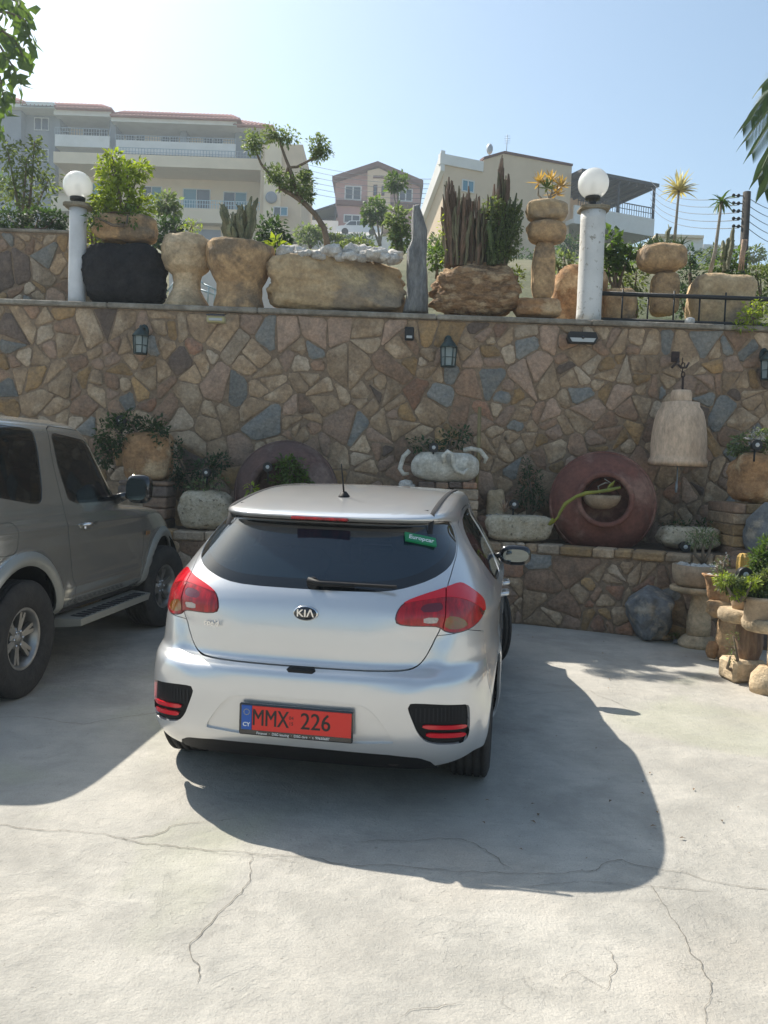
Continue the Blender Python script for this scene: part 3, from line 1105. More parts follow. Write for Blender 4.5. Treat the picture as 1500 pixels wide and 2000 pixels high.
def build_hatch():
    root = thing('hatchback_car', 'silver five-door hatchback with red number plate, parked nose to the stone wall', 'car', (-.365, 3.71, 0), -.157)
    P, A = hatch_body()
    S = Skin(P, A)
    zrow = P[:, P.shape[1] // 2, 2]

    def surf(a, z):
        """point and outward normal of the tail surface at arc length a, height z"""
        def pt(a, z):
            j = int(np.clip(np.searchsorted(zrow, z) - 1, 0, len(zrow) - 2))
            t = float(np.clip((z - zrow[j]) / (zrow[j + 1] - zrow[j]), 0, 1))
            r = []
            for q in (j, j + 1):
                r.append(np.array([np.interp(a, A[q], P[q, :, i]) for i in range(3)]))
            return Vector(r[0] * (1 - t) + r[1] * t)
        p = pt(a, z)
        u, w = pt(a + .01, z) - pt(a - .01, z), pt(a, z + .01) - pt(a, z - .01)
        n = u.cross(w).normalized()
        if n.dot(p - Vector((0, 1.9, .8))) < 0:
            n = -n
        return p, n
    # wheel arches open
    for wy in (.77, 3.42):
        _, S = S.split(f_circle(wy, .310, .338, .55))
    # side glass
    front_win = [(1.92, .97), (2.75, .955), (2.98, .965), (2.66, 1.13), (2.38, 1.26), (2.16, 1.335), (1.92, 1.36)]
    rear_win = [(1.86, .972), (1.86, 1.365), (1.55, 1.37), (1.15, 1.345), (.92, 1.275), (.84, 1.19), (.95, 1.06), (1.12, .985)]
    # tail lamps
    lampP = [(.419, .905), (.425, .955), (.454, .995), (.543, 1.027), (.661, 1.054), (.742, 1.068), (.79, 1.062), (.932, 1.007), (1.01, .97),
             (1.0, .921), (.93, .884), (.825, .859), (.734, .851), (.677, .856), (.652, .876), (.617, .886), (.46, .889)]
    lamp_f = f_rear(lampP, True, 1)
    lampS, S = S.split(lamp_f)
    # reflector pods in the bumper
    podP = [(.50, .545), (.515, .562), (.60, .560), (.79, .540), (.828, .530), (.838, .50), (.838, .40), (.815, .362), (.77, .352), (.62, .366), (.56, .40)]
    podS, S = S.split(f_rear(podP, True, 1))
    # lower valance
    valP = [(-.66, .10), (-.63, .25), (-.54, .300), (0, .310), (.54, .300), (.63, .25), (.66, .10)]
    val, S = S.split(f_rear(valP, False, 1))
    _, S = S.split(lambda V: np.maximum(V[:, 2] - .225 - .05 * np.clip((np.abs(V[:, 3]) - .62) * 4, 0, 1), V[:, 1] - .60))
    sill, S = S.split(lambda V: np.maximum(V[:, 2] - .245, np.maximum(.5 - np.abs(V[:, 0]), 1.12 - V[:, 1])))
    # spoiler
    sp, S = S.split(lambda V: np.maximum(1.338 - V[:, 2], np.maximum(V[:, 1] - .50 - .10 * (V[:, 0] / .6) ** 2, 0 - 1)))
    # rear glass
    winP = [(0, 1.028), (.30, 1.030), (.42, 1.043), (.57, 1.085), (.69, 1.135), (.755, 1.185), (.80, 1.25), (.80, 1.31), (.77, 1.338), (.5, 1.340), (0, 1.340)]
    winP = [(-a, b) for a, b in winP[:0:-1]] + winP
    wf = f_rear(winP, False, 1)
    win, S = S.split(wf)
    # windscreen
    wsP = [(-.70, .955), (.70, .955), (.56, 1.36), (-.56, 1.36)]
    ws, S = S.split(lambda V: np.maximum(poly_sdf(chaikin(wsP, 1), V[:, 0], V[:, 2]), 2.2 - V[:, 1]))
    fw, S = S.split(f_side(front_win, 0, 1, xmin=.35))
    rw, S = S.split(f_side(rear_win, 0, 1, xmin=.35))
    # bumper, tailgate, doors, each with its gap
    gateP = [(0, .684), (.27, .685), (.48, .689), (.545, .702), (.585, .74), (.625, .81), (.652, .878), (.664, 1.05), (.72, 1.14), (.78, 1.2), (.83, 1.29), (.80, 1.345), (0, 1.36)]
    gateP = [(-a, b) for a, b in gateP[:0:-1]] + gateP
    gf = f_rear(gateP, False, 1)
    gate, S = S.split(shift(gf, -.003))
    _, S = S.split(shift(gf, .003))
    bmpP = [(-2, 0), (-1.30, .0), (-1.02, .70), (-.98, .83), (-.80, .862), (-.62, .84), (0, .75), (.62, .84), (.80, .862), (.98, .83), (1.02, .70), (1.30, 0), (2, 0), (2, -1), (-2, -1)]
    bf = f_rear(bmpP, False, 0)
    bf2 = lambda V: np.maximum(bf(V), V[:, 1] - .95)
    bump, S = S.split(shift(bf2, -.0015))
    _, S = S.split(shift(bf2, .0015))
    fd = f_side([(1.90, .28), (2.98, .28), (3.05, .55), (3.02, .92), (2.95, 1.0), (2.62, 1.18), (2.3, 1.32), (2.1, 1.375), (1.90, 1.385)], 0, 0, xmin=.35)
    rd = f_side([(1.88, .28), (1.25, .28), (1.16, .42), (1.14, .62), (1.0, .78), (.80, 1.05), (.78, 1.22), (.9, 1.32), (1.2, 1.38), (1.5, 1.39), (1.88, 1.388)], 0, 0, xmin=.35)
    doors = []
    for fn in (fd, rd):
        d_, S = S.split(shift(fn, -.0025))
        _, S = S.split(shift(fn, .0025))
        doors.append(d_)
    body = S.obj('body', 'paint_silver', root, flange=.014)
    trapP = [(-.455, .352), (-.42, .42), (-.345, .515), (-.28, .547), (.28, .547), (.345, .515), (.42, .42), (.455, .352)]
    rec, bump = bump.split(f_rear(trapP, False, 1))
    bo_ = bump.obj('bumper', 'paint_silver', root, flange=.014)
    rec.obj('plate_recess', 'paint_silver', bo_, offset=-.010, flange=-.011)
    g = gate.obj('tailgate', 'paint_silver', root, flange=.014)
    spo = sp.obj('spoiler', 'paint_silver', root, flange=.012)
    val.obj('lower_valance', 'black_plastic', root, offset=-.006, flange=.02)
    sill.obj('sill', 'black_plastic', root, offset=-.004, flange=.01)
    right = lambda V: -V[:, 0]
    for d_, h in ((doors[0], (2.05, .86)), (doors[1], (1.42, .88))):
        R_, L_ = d_.split(right)
        for D_, sg in ((R_, 1), (L_, -1)):
            o = D_.obj('door', 'paint_silver', root, flange=.014)
            hb = MB()
            hb.tube([(sg * .878, h[0] - .09, h[1]), (sg * .915, h[0] - .06, h[1] + .005), (sg * .918, h[0] + .06, h[1] + .005), (sg * .88, h[0] + .09, h[1])], .012, 8)
            hb.build('handle', 'paint_silver', o)
    # glass
    border, inner = win.split(lambda V: -(wf(V) + .045 + .02 * np.clip((np.abs(V[:, 3]) - .5) * 4, 0, 1)))
    fr = border.obj('rear_window', 'frit', root, offset=-.002, flange=.006)
    inner.obj('pane', 'car_glass', fr, offset=-.002, flange=0)
    ws.obj('windscreen', 'car_glass', root, offset=-.002, flange=0)
    for k in (fw, rw):
        R_, L_ = k.split(right)
        R_.obj('side_window', 'car_glass_side', root, offset=-.004, flange=.01)
        L_.obj('side_window', 'car_glass_side', root, offset=-.004, flange=.01)
    # lamps
    R_, L_ = lampS.split(right)
    for Q, sg in ((R_, 1), (L_, -1)):
        seam = lambda V: np.abs(V[:, 3]) - .660
        _in, _out = Q.split(shift(seam, -.0035))
        _, _out = _out.split(shift(seam, .0035))
        amb, _out = _out.split(f_rear([(.664, .935), (.74, .925), (.80, .90), (.815, .884), (.77, .870), (.664, .872)], True, 2))
        rev, _in = _in.split(f_rear([(.549, .904), (.622, .902), (.63, .928), (.556, .930)], True, 0))
        bandP = [(.44, .985), (.53, 1.001), (.64, 1.014), (.73, 1.008), (.83, .985), (.93, .95), (.99, .915), (1.1, .99), (.8, 1.1), (.4, 1.06)]
        b_in, _in = _in.split(f_rear(bandP, True, 1))
        b_out, _out = _out.split(f_rear(bandP, True, 1))
        deep, _in = _in.split(f_rear([(.53, .95), (.646, .955), (.646, .995), (.54, .985)], True, 1))
        dp2, _out = _out.split(f_rear([(.93, .92), (.96, .90), (1.0, .93), (.97, .98), (.92, .985)], True, 1))
        _g, _out = _out, _out.split(shift(lamp_f, -.006))[0]
        _in = _in.split(shift(lamp_f, -.006))[0]
        lp = _out.obj('tail_lamp', 'lamp_red', root, offset=.004, flange=.012)
        b_out.obj('upper_band', 'lamp_red_bright', lp, offset=.006, flange=.004)
        amb.obj('indicator', 'lamp_amber', lp, offset=.003, flange=.004)
        dp2.obj('side_marker', 'lamp_red_deep', lp, offset=.003, flange=.004)
        l2 = _in.obj('gate_lamp', 'lamp_red', root, offset=.004, flange=.012)
        b_in.obj('upper_band', 'lamp_red_bright', l2, offset=.006, flange=.004)
        deep.obj('brake_cell', 'lamp_red_deep', l2, offset=.003, flange=.004)
        rev.obj('reversing_lens', 'lamp_clear', l2, offset=.003, flange=.004)
        # thin dark gasket behind the lenses
        gk = Skin()
        gk.V, gk.F = Q.V, Q.F
        gk.obj('gasket', 'lamp_red_deep', lp, offset=-.003, flange=.006)
    # bumper pods
    R_, L_ = podS.split(right)
    for Q, sg in ((R_, 1), (L_, -1)):
        pd = Q.obj('reflector_pod', 'black_plastic', root, offset=-.016, flange=-.016)
        for (a0, a1, z0, z1, hh) in ((.575, .820, .451, .430, .0095), (.592, .812, .411, .391, .0105)):
            rb = MB()
            N = 16
            for k in range(N + 1):
                t = k / N
                a_ = (a0 + (a1 - a0) * t) * sg
                zc = z0 + (z1 - z0) * t
                h_ = hh * min(1, (t + .04) * 8, (1.04 - t) * 8)
                for dz, dn in ((-h_, -.012), (-h_, -.002), (h_, -.002), (h_, -.012)):
                    p, n = surf(a_, zc + dz)
                    rb.v.append(tuple(p + n * dn))
            for k in range(N):
                for q in range(3):
                    i0 = 4 * k + q
                    rb.f.append((i0, i0 + 1, i0 + 5, i0 + 4))
                    rb.sm.append(False)
            rb.build('red_reflector', 'lamp_red_bright', pd)
        for k in range(13):
            a_ = (.545 + k * .0205) * sg
            rb = MB()
            for t in range(5):
                zc = .468 + (.535 - .468) * t / 4
                for da in (-.0035, .0035):
                    p, n = surf(a_ + da, zc)
                    rb.v.append(tuple(p - n * .0115))
            for t in range(4):
                rb.f.append((2 * t, 2 * t + 1, 2 * t + 3, 2 * t + 2))
                rb.sm.append(False)
            rb.build('grille_rib', 'grey_plastic', pd)
    # inside
    ib = MB()
    ib.slab(-.70, .70, .55, 4.0, .27, .33)
    ib.slab(-.62, .62, .30, .92, .93, .95)
    ib.slab(-.55, .55, .26, .28, .35, .93)
    ib.slab(-.73, -.71, .9, 3.8, .3, .9)
    ib.slab(.71, .73, .9, 3.8, .3, .9)
    ib.slab(-.70, .70, 2.95, 3.1, .4, .93)
    ib.box((0, 2.9, .86), (1.34, .34, .14), bev=.05)
    ib.slab(-.5, .5, .62, 2.3, 1.392, 1.398)
    ib.build('cabin_lining', 'cabin', root)
    seats(root, [(-.38, 1.05, .5, .28, .78), (.38, 1.05, .5, .28, .78), (0, 1.05, .5, .14, .68), (-.36, 2.05, .45, .25, .88), (.36, 2.05, .45, .25, .88)])
    sw = MB()
    sw.tube([(.36 + .18 * cos(t * pi / 10), 2.62, .86 + .18 * sin(t * pi / 10)) for t in range(21)], .013, 6)
    sw.build('steering_wheel', 'black_plastic', root)
    im = MB()
    im.box((0, 2.52, 1.27), (.24, .03, .07), bev=.012)
    im.tube([(0, 2.52, 1.30), (0, 2.56, 1.36)], .01)
    im.build('inner_mirror', 'black_plastic', root)
    # wheel wells
    wb = MB()
    for wy in (.77, 3.42):
        for sg in (-1, 1):
            k = len(wb.v)
            n = 20
            for i in range(n + 1):
                a = pi * i / n
                wb.v += [(sg * .775, wy + .368 * cos(a), .30 + .368 * sin(a)), (sg * .50, wy + .368 * cos(a), .30 + .368 * sin(a))]
            for i in range(n):
                wb.f.append((k + 2 * i, k + 2 * i + 1, k + 2 * i + 3, k + 2 * i + 2))
                wb.sm.append(True)
    wb.slab(-.50, .50, .20, 4.15, .20, .24)
    wb.build('underbody', 'black_plastic', root)
    for wy, st in ((.77, 0.0), (3.42, .36)):
        for sg in (-1, 1):
            wheel(root, (sg * .762, wy, .316), .316, .205, .215, sg, 5, 4, 'rim', 5, steer=st)
    # exhaust
    ex = MB()
    ex.lathe([(.034, 0), (.040, -.002), (.042, .006), (.042, .22)], c=(.425, .30, .262), n=24, axis='Y', sx=1.35)
    ex.lathe([(.001, .05), (.035, .05)], c=(.425, .30, .262), n=24, axis='Y', sx=1.35)
    for i, v in enumerate(ex.v):
        ex.v[i] = (v[0], .30 - (v[1] - .30) if False else v[1], v[2])
    eo = ex.build('exhaust_pipe', 'exhaust', root)
    eo.scale = (1, -1, 1)
    eo.location = (0, .46, 0)
    # number plate
    pf = MB()
    pf.box((0, -.004, .440), (.532, .020, .146), bev=.006)
    pr = pf.build('number_plate', 'gloss_black', root)
    pb = MB()
    pb.box((.028, -.0155, .449), (.462, .006, .112), bev=.002)
    pb.build('red_field', 'plate_red', pr)
    pb = MB()
    pb.box((-.2285, -.0155, .449), (.049, .006, .112), bev=.002)
    pb.build('blue_band', 'plate_blue', pr)
    sb = MB()
    for k in range(12):
        a = 2 * pi * k / 12
        sb.box((-.2285 + .013 * cos(a), -.0188, .475 + .013 * sin(a)), (.0032, .0008, .0032))
    sb.build('ring_of_stars', 'ink_yellow', pr)

    def letters(body, size, x, z, m, par, y=-.0188, sx=1.0, align='CENTER', shear=0, bold=0, name='lettering', sp=1.0):
        me = text_mesh(body, size, .0006, align, shear, bold, sp)
        Mx = Matrix(((sx, 0, 0, x), (0, 0, -1, y), (0, 1, 0, z), (0, 0, 0, 1)))
        return mesh_part(name, me, m, par, Mx)
    letters('CY', .026, -.2285, .417, 'ink_white', pr, bold=.0006)
    for q in (-1, 1):
        letters('MMX', .108, -.116 + q * .0012, .449, 'ink_black', pr, y=-.0188 - q * .0002, sx=.71)
        letters('226', .108, .095 + q * .0012, .449, 'ink_black', pr, y=-.0188 - q * .0002, sx=.88)
    letters('04', .022, -.018, .462, 'ink_black', pr)
    letters('15', .022, -.018, .436, 'ink_black', pr)
    letters('Finance  \u00b7  DSG leasing  \u00b7  DSG cars  \u00b7  t. 99650687', .0165, -.01, .3795, 'ink_white', pr, y=-.0148)
    # badge, model name, latch recess
    bd = MB()
    bd.lathe([(.001, .0), (.052, .0), (.058, -.003), (.060, -.010)], c=(.008, .077, .926), n=40, axis='Y', sy=.60, sx=1.0)
    for i, v in enumerate(bd.v):
        bd.v[i] = (v[0], .077 - abs(v[1] - .077) * -1 - .006 if False else v[1], v[2])
    bo = bd.build('badge', 'chrome', root)
    be = MB()
    be.lathe([(.001, .0035), (.053, .0035), (.053, -.004)], c=(.008, .077, .926), n=40, axis='Y', sy=.58)
    be.build('badge_field', 'gloss_black', bo)
    letters('KI\u039b', .046, .008, .926, 'chrome', bo, y=.0720, sx=1.15, bold=.0008)
    for o_ in (bo,) + tuple(bo.children):
        pass
    nm = text_mesh("cee'd", .040, .002, 'CENTER', .15, .0006, 1.05)
    mesh_part('model_name', nm, 'chrome', root, on_plane(None, (-.452, .098, .849), (1, -.30, 0), (0, 0, 1), (-.28, -1, .0)))
    hd = MB()
    hd.box((.008, .040, .668), (.135, .05, .036), bev=.012)
    hd.build('latch_recess', 'black_plastic', root)
    # high brake lamp
    hb = MB()
    hb.box((0, .345, 1.349), (.285, .05, .014), bev=.004)
    hb.build('high_brake_lamp', 'lamp_red', spo)
    # wiper
    wp = MB()
    wp.lathe([(.001, -.02), (.022, -.018), (.028, .0), (.028, .02)], c=(.02, .165, 1.058), n=16, axis='Y')
    wp.tube([(.0, .140, 1.072), (.06, .130, 1.060), (.22, .150, 1.056)], [.016, .013, .008], 8)
    wp.box((.22, .150, 1.062), (.40, .012, .016), bev=.004)
    wp.build('wiper', 'black_plastic', root)
    # antenna
    an = MB()
    an.lathe([(.034, 0), (.030, .012), (.016, .030), (.010, .036)], c=(0, .90, 1.433), n=18, sy=1.5)
    an.tube([(0, .89, 1.46), (0, .85, 1.53), (0, .80, 1.62)], [.006, .005, .0035], 6)
    an.build('antenna', 'black_plastic', root)
    # roof ditch strips
    dd = MB()
    T = None
    from mathutils.bvhtree import BVHTree
    nl, nc = A.shape
    Fs = [(j * nc + i, j * nc + i + 1, (j + 1) * nc + i + 1, (j + 1) * nc + i) for j in range(nl - 1) for i in range(nc - 1)]
    T = BVHTree.FromPolygons([Vector(v) for v in P.reshape(-1, 3)], Fs)

    def top(x, y):
        h = T.ray_cast(Vector((x, y, 3)), Vector((0, 0, -1)))[0]
        return h
    for sg in (-1, 1):
        s_ = MB()
        pts = []
        for k in range(26):
            y = .50 + (2.30 - .50) * k / 25
            x = sg * (.525 + .012 * sin(pi * k / 25))
            h = top(x, y)
            pts.append(h + Vector((0, 0, .001)))
        k0 = 0
        for p in pts:
            s_.v += [tuple(p + Vector((-.013, 0, .002))), tuple(p + Vector((0, 0, .006))), tuple(p + Vector((.013, 0, .002)))]
        for k in range(25):
            a = 3 * k
            s_.f += [(a, a + 1, a + 4, a + 3), (a + 1, a + 2, a + 5, a + 4)]
            s_.sm += [True, True]
        s_.build('roof_strip', 'grey_plastic', root)
    # sticker on the rear glass
    def back(x, z):
        h, n, i, d = T.ray_cast(Vector((x, -1, z)), Vector((0, 1, 0)))
        return h, n
    c_, n_ = back(.485, 1.258)
    n_ = n_ if n_.y < 0 else -n_
    ux = Vector((1, 0, 0)) - n_ * n_.x
    uz = n_.cross(ux) * -1
    if uz.z < 0:
        uz = -uz
    ux.normalize()
    uz.normalize()
    ux, uz = (ux * cos(.22) + uz * sin(.22)), (uz * cos(.22) - ux * sin(.22))
    st = MB()
    hw, hh = .082, .026
    c2 = c_ + n_ * .012
    q = [c2 - ux.normalized() * hw - uz.normalized() * hh, c2 + ux.normalized() * hw - uz.normalized() * hh, c2 + ux.normalized() * hw + uz.normalized() * hh, c2 - ux.normalized() * hw + uz.normalized() * hh]
    st.add(q + [v - n_ * .012 for v in q], [(0, 1, 2, 3), (7, 6, 5, 4), (0, 4, 5, 1), (1, 5, 6, 2), (2, 6, 7, 3), (3, 7, 4, 0)])
    so = st.build('green_sticker', 'sticker_green', root)
    me = text_mesh('Europcar', .036, .0006, 'CENTER', .2, .0006)
    mesh_part('lettering', me, 'ink_white', so, on_plane(None, c2 + n_ * .001, ux, uz, n_))
    # door mirrors
    for sg in (-1, 1):
        mm = MB()
        mm.tube([(sg * .80, 2.72, .965), (sg * .90, 2.70, .975)], [.035, .025], 8)
        V = rock_mb((.235, .11, .155), 3, 3, 0, 3.2, fine=0)
        mm.add([(v[0] + sg * .955, v[1] + 2.72, v[2] + .905) for v in V.v], V.f, True)
        mo = mm.build('door_mirror', 'gloss_black', root)
        gl = MB()
        oval = chaikin([(sg * .955 - .098, .935), (sg * .955 + .098, .935), (sg * .955 + .10, 1.030), (sg * .955 - .085, 1.030)], 3, r=.25)
        gl.prism(oval, 'Y', 2.658, 2.680)
        gl.build('mirror_glass', 'mirror_glass', mo)
    return root


# ---- beige-silver three-door off-roader ------------------------------------
def build_suv():
    root = thing('offroad_car', 'dusty grey-beige three-door off-road car parked at the left edge', 'car', (-3.352, 4.60, 0), -.108)
    keys = [(.46, .28, 4.08, .80, .03), (.50, .25, 4.14, .86, .03), (.56, .22, 4.20, .885, .03), (.66, .20, 4.22, .90, .03), (.80, .20, 4.22, .905, .03), (.93, .20, 4.18, .905, .03),
            (1.00, .21, 4.10, .902, .03), (1.08, .22, 3.95, .898, .03), (1.13, .22, 3.72, .893, .03), (1.165, .23, 3.35, .888, .03), (1.185, .23, 2.95, .884, .03), (1.21, .235, 2.80, .878, .03),
            (1.26, .24, 2.73, .868, .03), (1.35, .25, 2.64, .846, .03), (1.50, .27, 2.50, .810, .03), (1.65, .30, 2.36, .775, .03), (1.74, .32, 2.26, .750, .03),
            (1.79, .34, 2.18, .730, .03), (1.825, .38, 2.10, .70, .03), (1.85, .46, 2.02, .65, .02), (1.872, .62, 1.90, .54, .02), (1.882, .82, 1.75, .38, .01), (1.888, 1.05, 1.55, .18, .0), (1.889, 1.25, 1.40, .01, .0)]
    P, A = car_shell(keys, 130, 1.9, nr_=9.0, nf=4.2, per=(90, 60))
    x, y, z = P[..., 0], P[..., 1], P[..., 2]
    # flares over both wheels, raised panel on the door foot, belt crease
    for wy in (.93, 3.45):
        rr = np.hypot(y - wy, z - .42)
        fl = np.clip(1 - np.abs(rr - .50) / .07, 0, 1)
        fl = fl * fl * (3 - 2 * fl)
        x += np.sign(x) * fl * .045 * (np.abs(x) > .6) * (z < 1.05)
    mid = np.clip((y - 1.50) / .05, 0, 1) * np.clip((2.92 - y) / .05, 0, 1)
    rib = np.clip((.70 - z) / .03, 0, 1) * np.clip((z - .47) / .03, 0, 1)
    x += np.sign(x) * mid * rib * .018
    for rz_ in (.645, .56):
        x += np.sign(x) * mid * np.clip(1 - np.abs(z - rz_) / .018, 0, 1) * .010
    x += np.sign(x) * .008 * np.exp(-((z - 1.10) / .03) ** 2) * np.clip((y - .3) / .3, 0, 1) * np.clip((3.6 - y) / .3, 0, 1)
    S = Skin(P, A)
    for wy in (.93, 3.45):
        _, S = S.split(f_circle(wy, .42, .455, .5))
    qwin = [(.42, 1.40), (.50, 1.36), (.75, 1.325), (1.14, 1.268), (1.22, 1.285), (1.27, 1.40), (1.31, 1.62), (1.315, 1.765), (1.28, 1.79), (.75, 1.80), (.46, 1.79), (.41, 1.70)]
    dwin = [(1.60, 1.255), (2.50, 1.250), (2.40, 1.40), (2.26, 1.56), (2.12, 1.70), (2.06, 1.735), (1.58, 1.775), (1.54, 1.74), (1.54, 1.52)]
    ws = [(-.80, 1.22), (.80, 1.22), (.68, 1.76), (-.68, 1.76)]
    W_, S = S.split(lambda V: np.maximum(poly_sdf(chaikin(ws, 1), V[:, 0], V[:, 2]), 2.12 - V[:, 1]))
    rwn, S = S.split(lambda V: np.maximum(poly_sdf(chaikin([(-.68, 1.25), (.68, 1.25), (.60, 1.74), (-.60, 1.74)], 1), V[:, 0], V[:, 2]), V[:, 1] - .6))
    qf, df = f_side(qwin, 0, 1, xmin=.3, r=.2), f_side(dwin, 0, 1, xmin=.3, r=.12)
    Q_, S = S.split(qf)
    D_, S = S.split(df)
    door = [(1.66, .49), (2.72, .49), (2.86, .62), (2.92, .85), (2.90, 1.17), (2.58, 1.245), (2.44, 1.42), (2.28, 1.62), (2.14, 1.765), (2.06, 1.805), (1.52, 1.825), (1.48, 1.60), (1.50, 1.20), (1.56, .85), (1.60, .70)]
    dr, S = S.split(shift(f_side(door, 0, 1, xmin=.3, r=.12), -.003))
    _, S = S.split(shift(f_side(door, 0, 1, xmin=.3, r=.12), .003))
    lid, S = S.split(shift(f_side([(.60, .96), (.86, .96), (.86, 1.17), (.60, 1.17)], 1, 2, xmin=.3), -.002))
    _, S = S.split(shift(f_side([(.60, .96), (.86, .96), (.86, 1.17), (.60, 1.17)], 1, 2, xmin=.3), .002))
    # flares as moulded pieces in the cladding tone
    ring = lambda wy: (lambda V: np.maximum(np.maximum(np.abs(np.hypot(V[:, 1] - wy, V[:, 2] - .42) - .50) - .048, .6 - np.abs(V[:, 0])), V[:, 2] - 1.04))
    S.obj('body', 'paint_champagne', root, flange=.02) if False else None
    fl = []
    for wy in (.93, 3.45):
        r_, S = S.split(shift(ring(wy), -.001))
        fl.append(r_)
    right = lambda V: -V[:, 0]
    S.obj('body', 'paint_champagne', root, flange=.02)
    for r_ in fl:
        for Z in r_.split(right):
            if len(Z.F):
                Z.obj('wheel_arch_flare', 'cladding', root, offset=.003, flange=.025)
    for Z, sg in zip(dr.split(right), (1, -1)):
        o = Z.obj('door', 'paint_champagne', root, flange=.015)
        h = MB()
        h.box((sg * .918, 1.80, 1.085), (.02, .12, .055), bev=.01)
        h.tube([(sg * .91, 1.72, 1.09), (sg * .945, 1.75, 1.10), (sg * .945, 1.88, 1.10), (sg * .91, 1.91, 1.09)], .011, 6)
        h.build('handle', 'chrome', o)
    lid.obj('fuel_lid', 'paint_champagne', root, flange=.01)
    for K, fn in ((Q_, qf), (D_, df)):
        for Z in K.split(right):
            b_, i_ = Z.split(lambda V: -(fn(V) + .022))
            fr = b_.obj('side_window', 'frit', root, offset=-.004, flange=.01)
            i_.obj('pane', 'car_glass_side', fr, offset=-.005, flange=0)
    W_.obj('windscreen', 'car_glass', root, offset=-.002, flange=0)
    rwn.obj('rear_window', 'car_glass_side', root, offset=-.002, flange=0)
    ib = MB()
    ib.slab(-.80, .80, .3, 4.0, .44, .50)
    ib.slab(-.82, -.80, .3, 3.9, .5, 1.15)
    ib.slab(.80, .82, 1.42, 2.9, .5, 1.15)
    ib.slab(-.8, .8, 2.9, 3.0, .5, 1.15)
    ib.slab(-.6, .6, .7, 1.9, 1.80, 1.81)
    ib.box((0, 2.62, 1.12), (1.5, .4, .18), bev=.05)
    ib.build('cabin_lining', 'cabin', root)
    seats(root, [(-.40, 1.80, .75, .27, .92), (.40, 1.80, .75, .27, .92), (-.38, .95, .75, .27, .80), (.38, .95, .75, .27, .80)])
    sw = MB()
    sw.tube([(.40 + .19 * cos(t * pi / 10), 2.32 + .06 * sin(t * pi / 10), 1.16 + .18 * sin(t * pi / 10)) for t in range(21)], .014, 6)
    sw.build('steering_wheel', 'black_plastic', root)
    wb = MB()
    for wy in (.93, 3.45):
        for sg in (-1, 1):
            k = len(wb.v)
            n = 20
            for i in range(n + 1):
                a = pi * (i / n * 1.2 - .1)
                wb.v += [(sg * .87, wy + .47 * cos(a), .42 + .47 * sin(a)), (sg * .48, wy + .47 * cos(a), .42 + .47 * sin(a))]
            for i in range(n):
                wb.f.append((k + 2 * i, k + 2 * i + 1, k + 2 * i + 3, k + 2 * i + 2))
                wb.sm.append(True)
    wb.slab(-.48, .48, .3, 4.0, .36, .44)
    wb.build('underbody', 'black_plastic', root)
    for wy, st in ((.93, 0), (3.45, -.12)):
        for sg in (-1, 1):
            wheel(root, (sg * .80, wy, .39), .39, .265, .205, sg, 6, 6, 'rim', 6, steer=st)
    # side step, marker lamp, mudflap, mirror, badge
    for sg in (-1, 1):
        sp = MB()
        sp.add([(sg * .82, 1.46, .36), (sg * 1.01, 1.52, .37), (sg * 1.01, 2.78, .37), (sg * .82, 2.86, .36), (sg * .82, 1.44, .43), (sg * 1.02, 1.50, .425), (sg * 1.02, 2.80, .425), (sg * .82, 2.88, .43)],
               [(0, 1, 2, 3), (7, 6, 5, 4), (0, 4, 5, 1), (1, 5, 6, 2), (2, 6, 7, 3), (3, 7, 4, 0)])
        st = sp.build('side_step', 'cladding', root)
        tr = MB()
        for k in range(14):
            tr.box((sg * .95, 1.60 + k * .085, .428), (.10, .045, .008))
        o = tr.build('step_tread', 'grey_plastic', st)
        o['kind'] = 'stuff'
        mk = MB()
        mk.box((sg * .912, 2.98, .94), (.014, .085, .04), bev=.006)
        mk.build('marker_lamp', 'lamp_amber', root)
        mm = MB()
        mm.tube([(sg * .84, 2.44, 1.26), (sg * .96, 2.42, 1.30)], [.05, .03], 8)
        V = rock_mb((.21, .14, .24), 5, 3, 0, 3.6, fine=0)
        mm.add([(v[0] + sg * 1.06, v[1] + 2.42, v[2] + 1.235) for v in V.v], V.f, True)
        mo = mm.build('door_mirror', 'gloss_black', root)
        gl = MB()
        gl.prism(chaikin([(sg * 1.06 - .085, 1.265), (sg * 1.06 + .085, 1.265), (sg * 1.06 + .085, 1.445), (sg * 1.06 - .085, 1.445)], 2, r=.2), 'Y', 2.345, 2.37)
        gl.build('mirror_glass', 'mirror_glass', mo)
    # spare wheel and tail lamps on the back, roof rails and rear bumper
    rt = bpy.data.objects.new('spare_wheel', None)
    COL.objects.link(rt)
    rt.parent = root
    sw_ = MB()
    sw_.lathe([(.001, -.12), (.30, -.12), (.37, -.09), (.38, 0), (.38, .10), (.30, .12), (.001, .12)], c=(0, .08, 1.0), n=40, axis='Y')
    sw_.build('wheel_cover', 'paint_champagne', rt)
    for sg in (-1, 1):
        tl = MB()
        tl.box((sg * .84, .235, 1.12), (.10, .07, .34), bev=.02)
        tl.build('tail_lamp', 'lamp_red', root)
    bb = MB()
    bb.box((0, .22, .55), (1.74, .22, .22), bev=.05)
    bb.build('rear_bumper', 'cladding', root)
    return root


# ------------------------------------------------------------------ ground, cracks, terrain
def sz(n, Y):
    return n * Y / F


g = MB()
for i, x in enumerate(range(-60, 60, 4)):
    for j, y in enumerate(range(-80, 12, 4)):
        g.add([(x, y, 0), (x + 4, y, 0), (x + 4, y + 4, 0), (x, y + 4, 0)], [(0, 1, 2, 3)])
bm_ = g.build('concrete_yard', 'yard_concrete')
tag(bm_, kind='structure')
YARD = bm_
far = MB()
far.add([(-480, -480, -.06), (480, -480, -.06), (480, 480, -.06), (-480, 480, -.06)], [(0, 1, 2, 3)])
tag(far.build('ground', 'hill'), kind='structure')


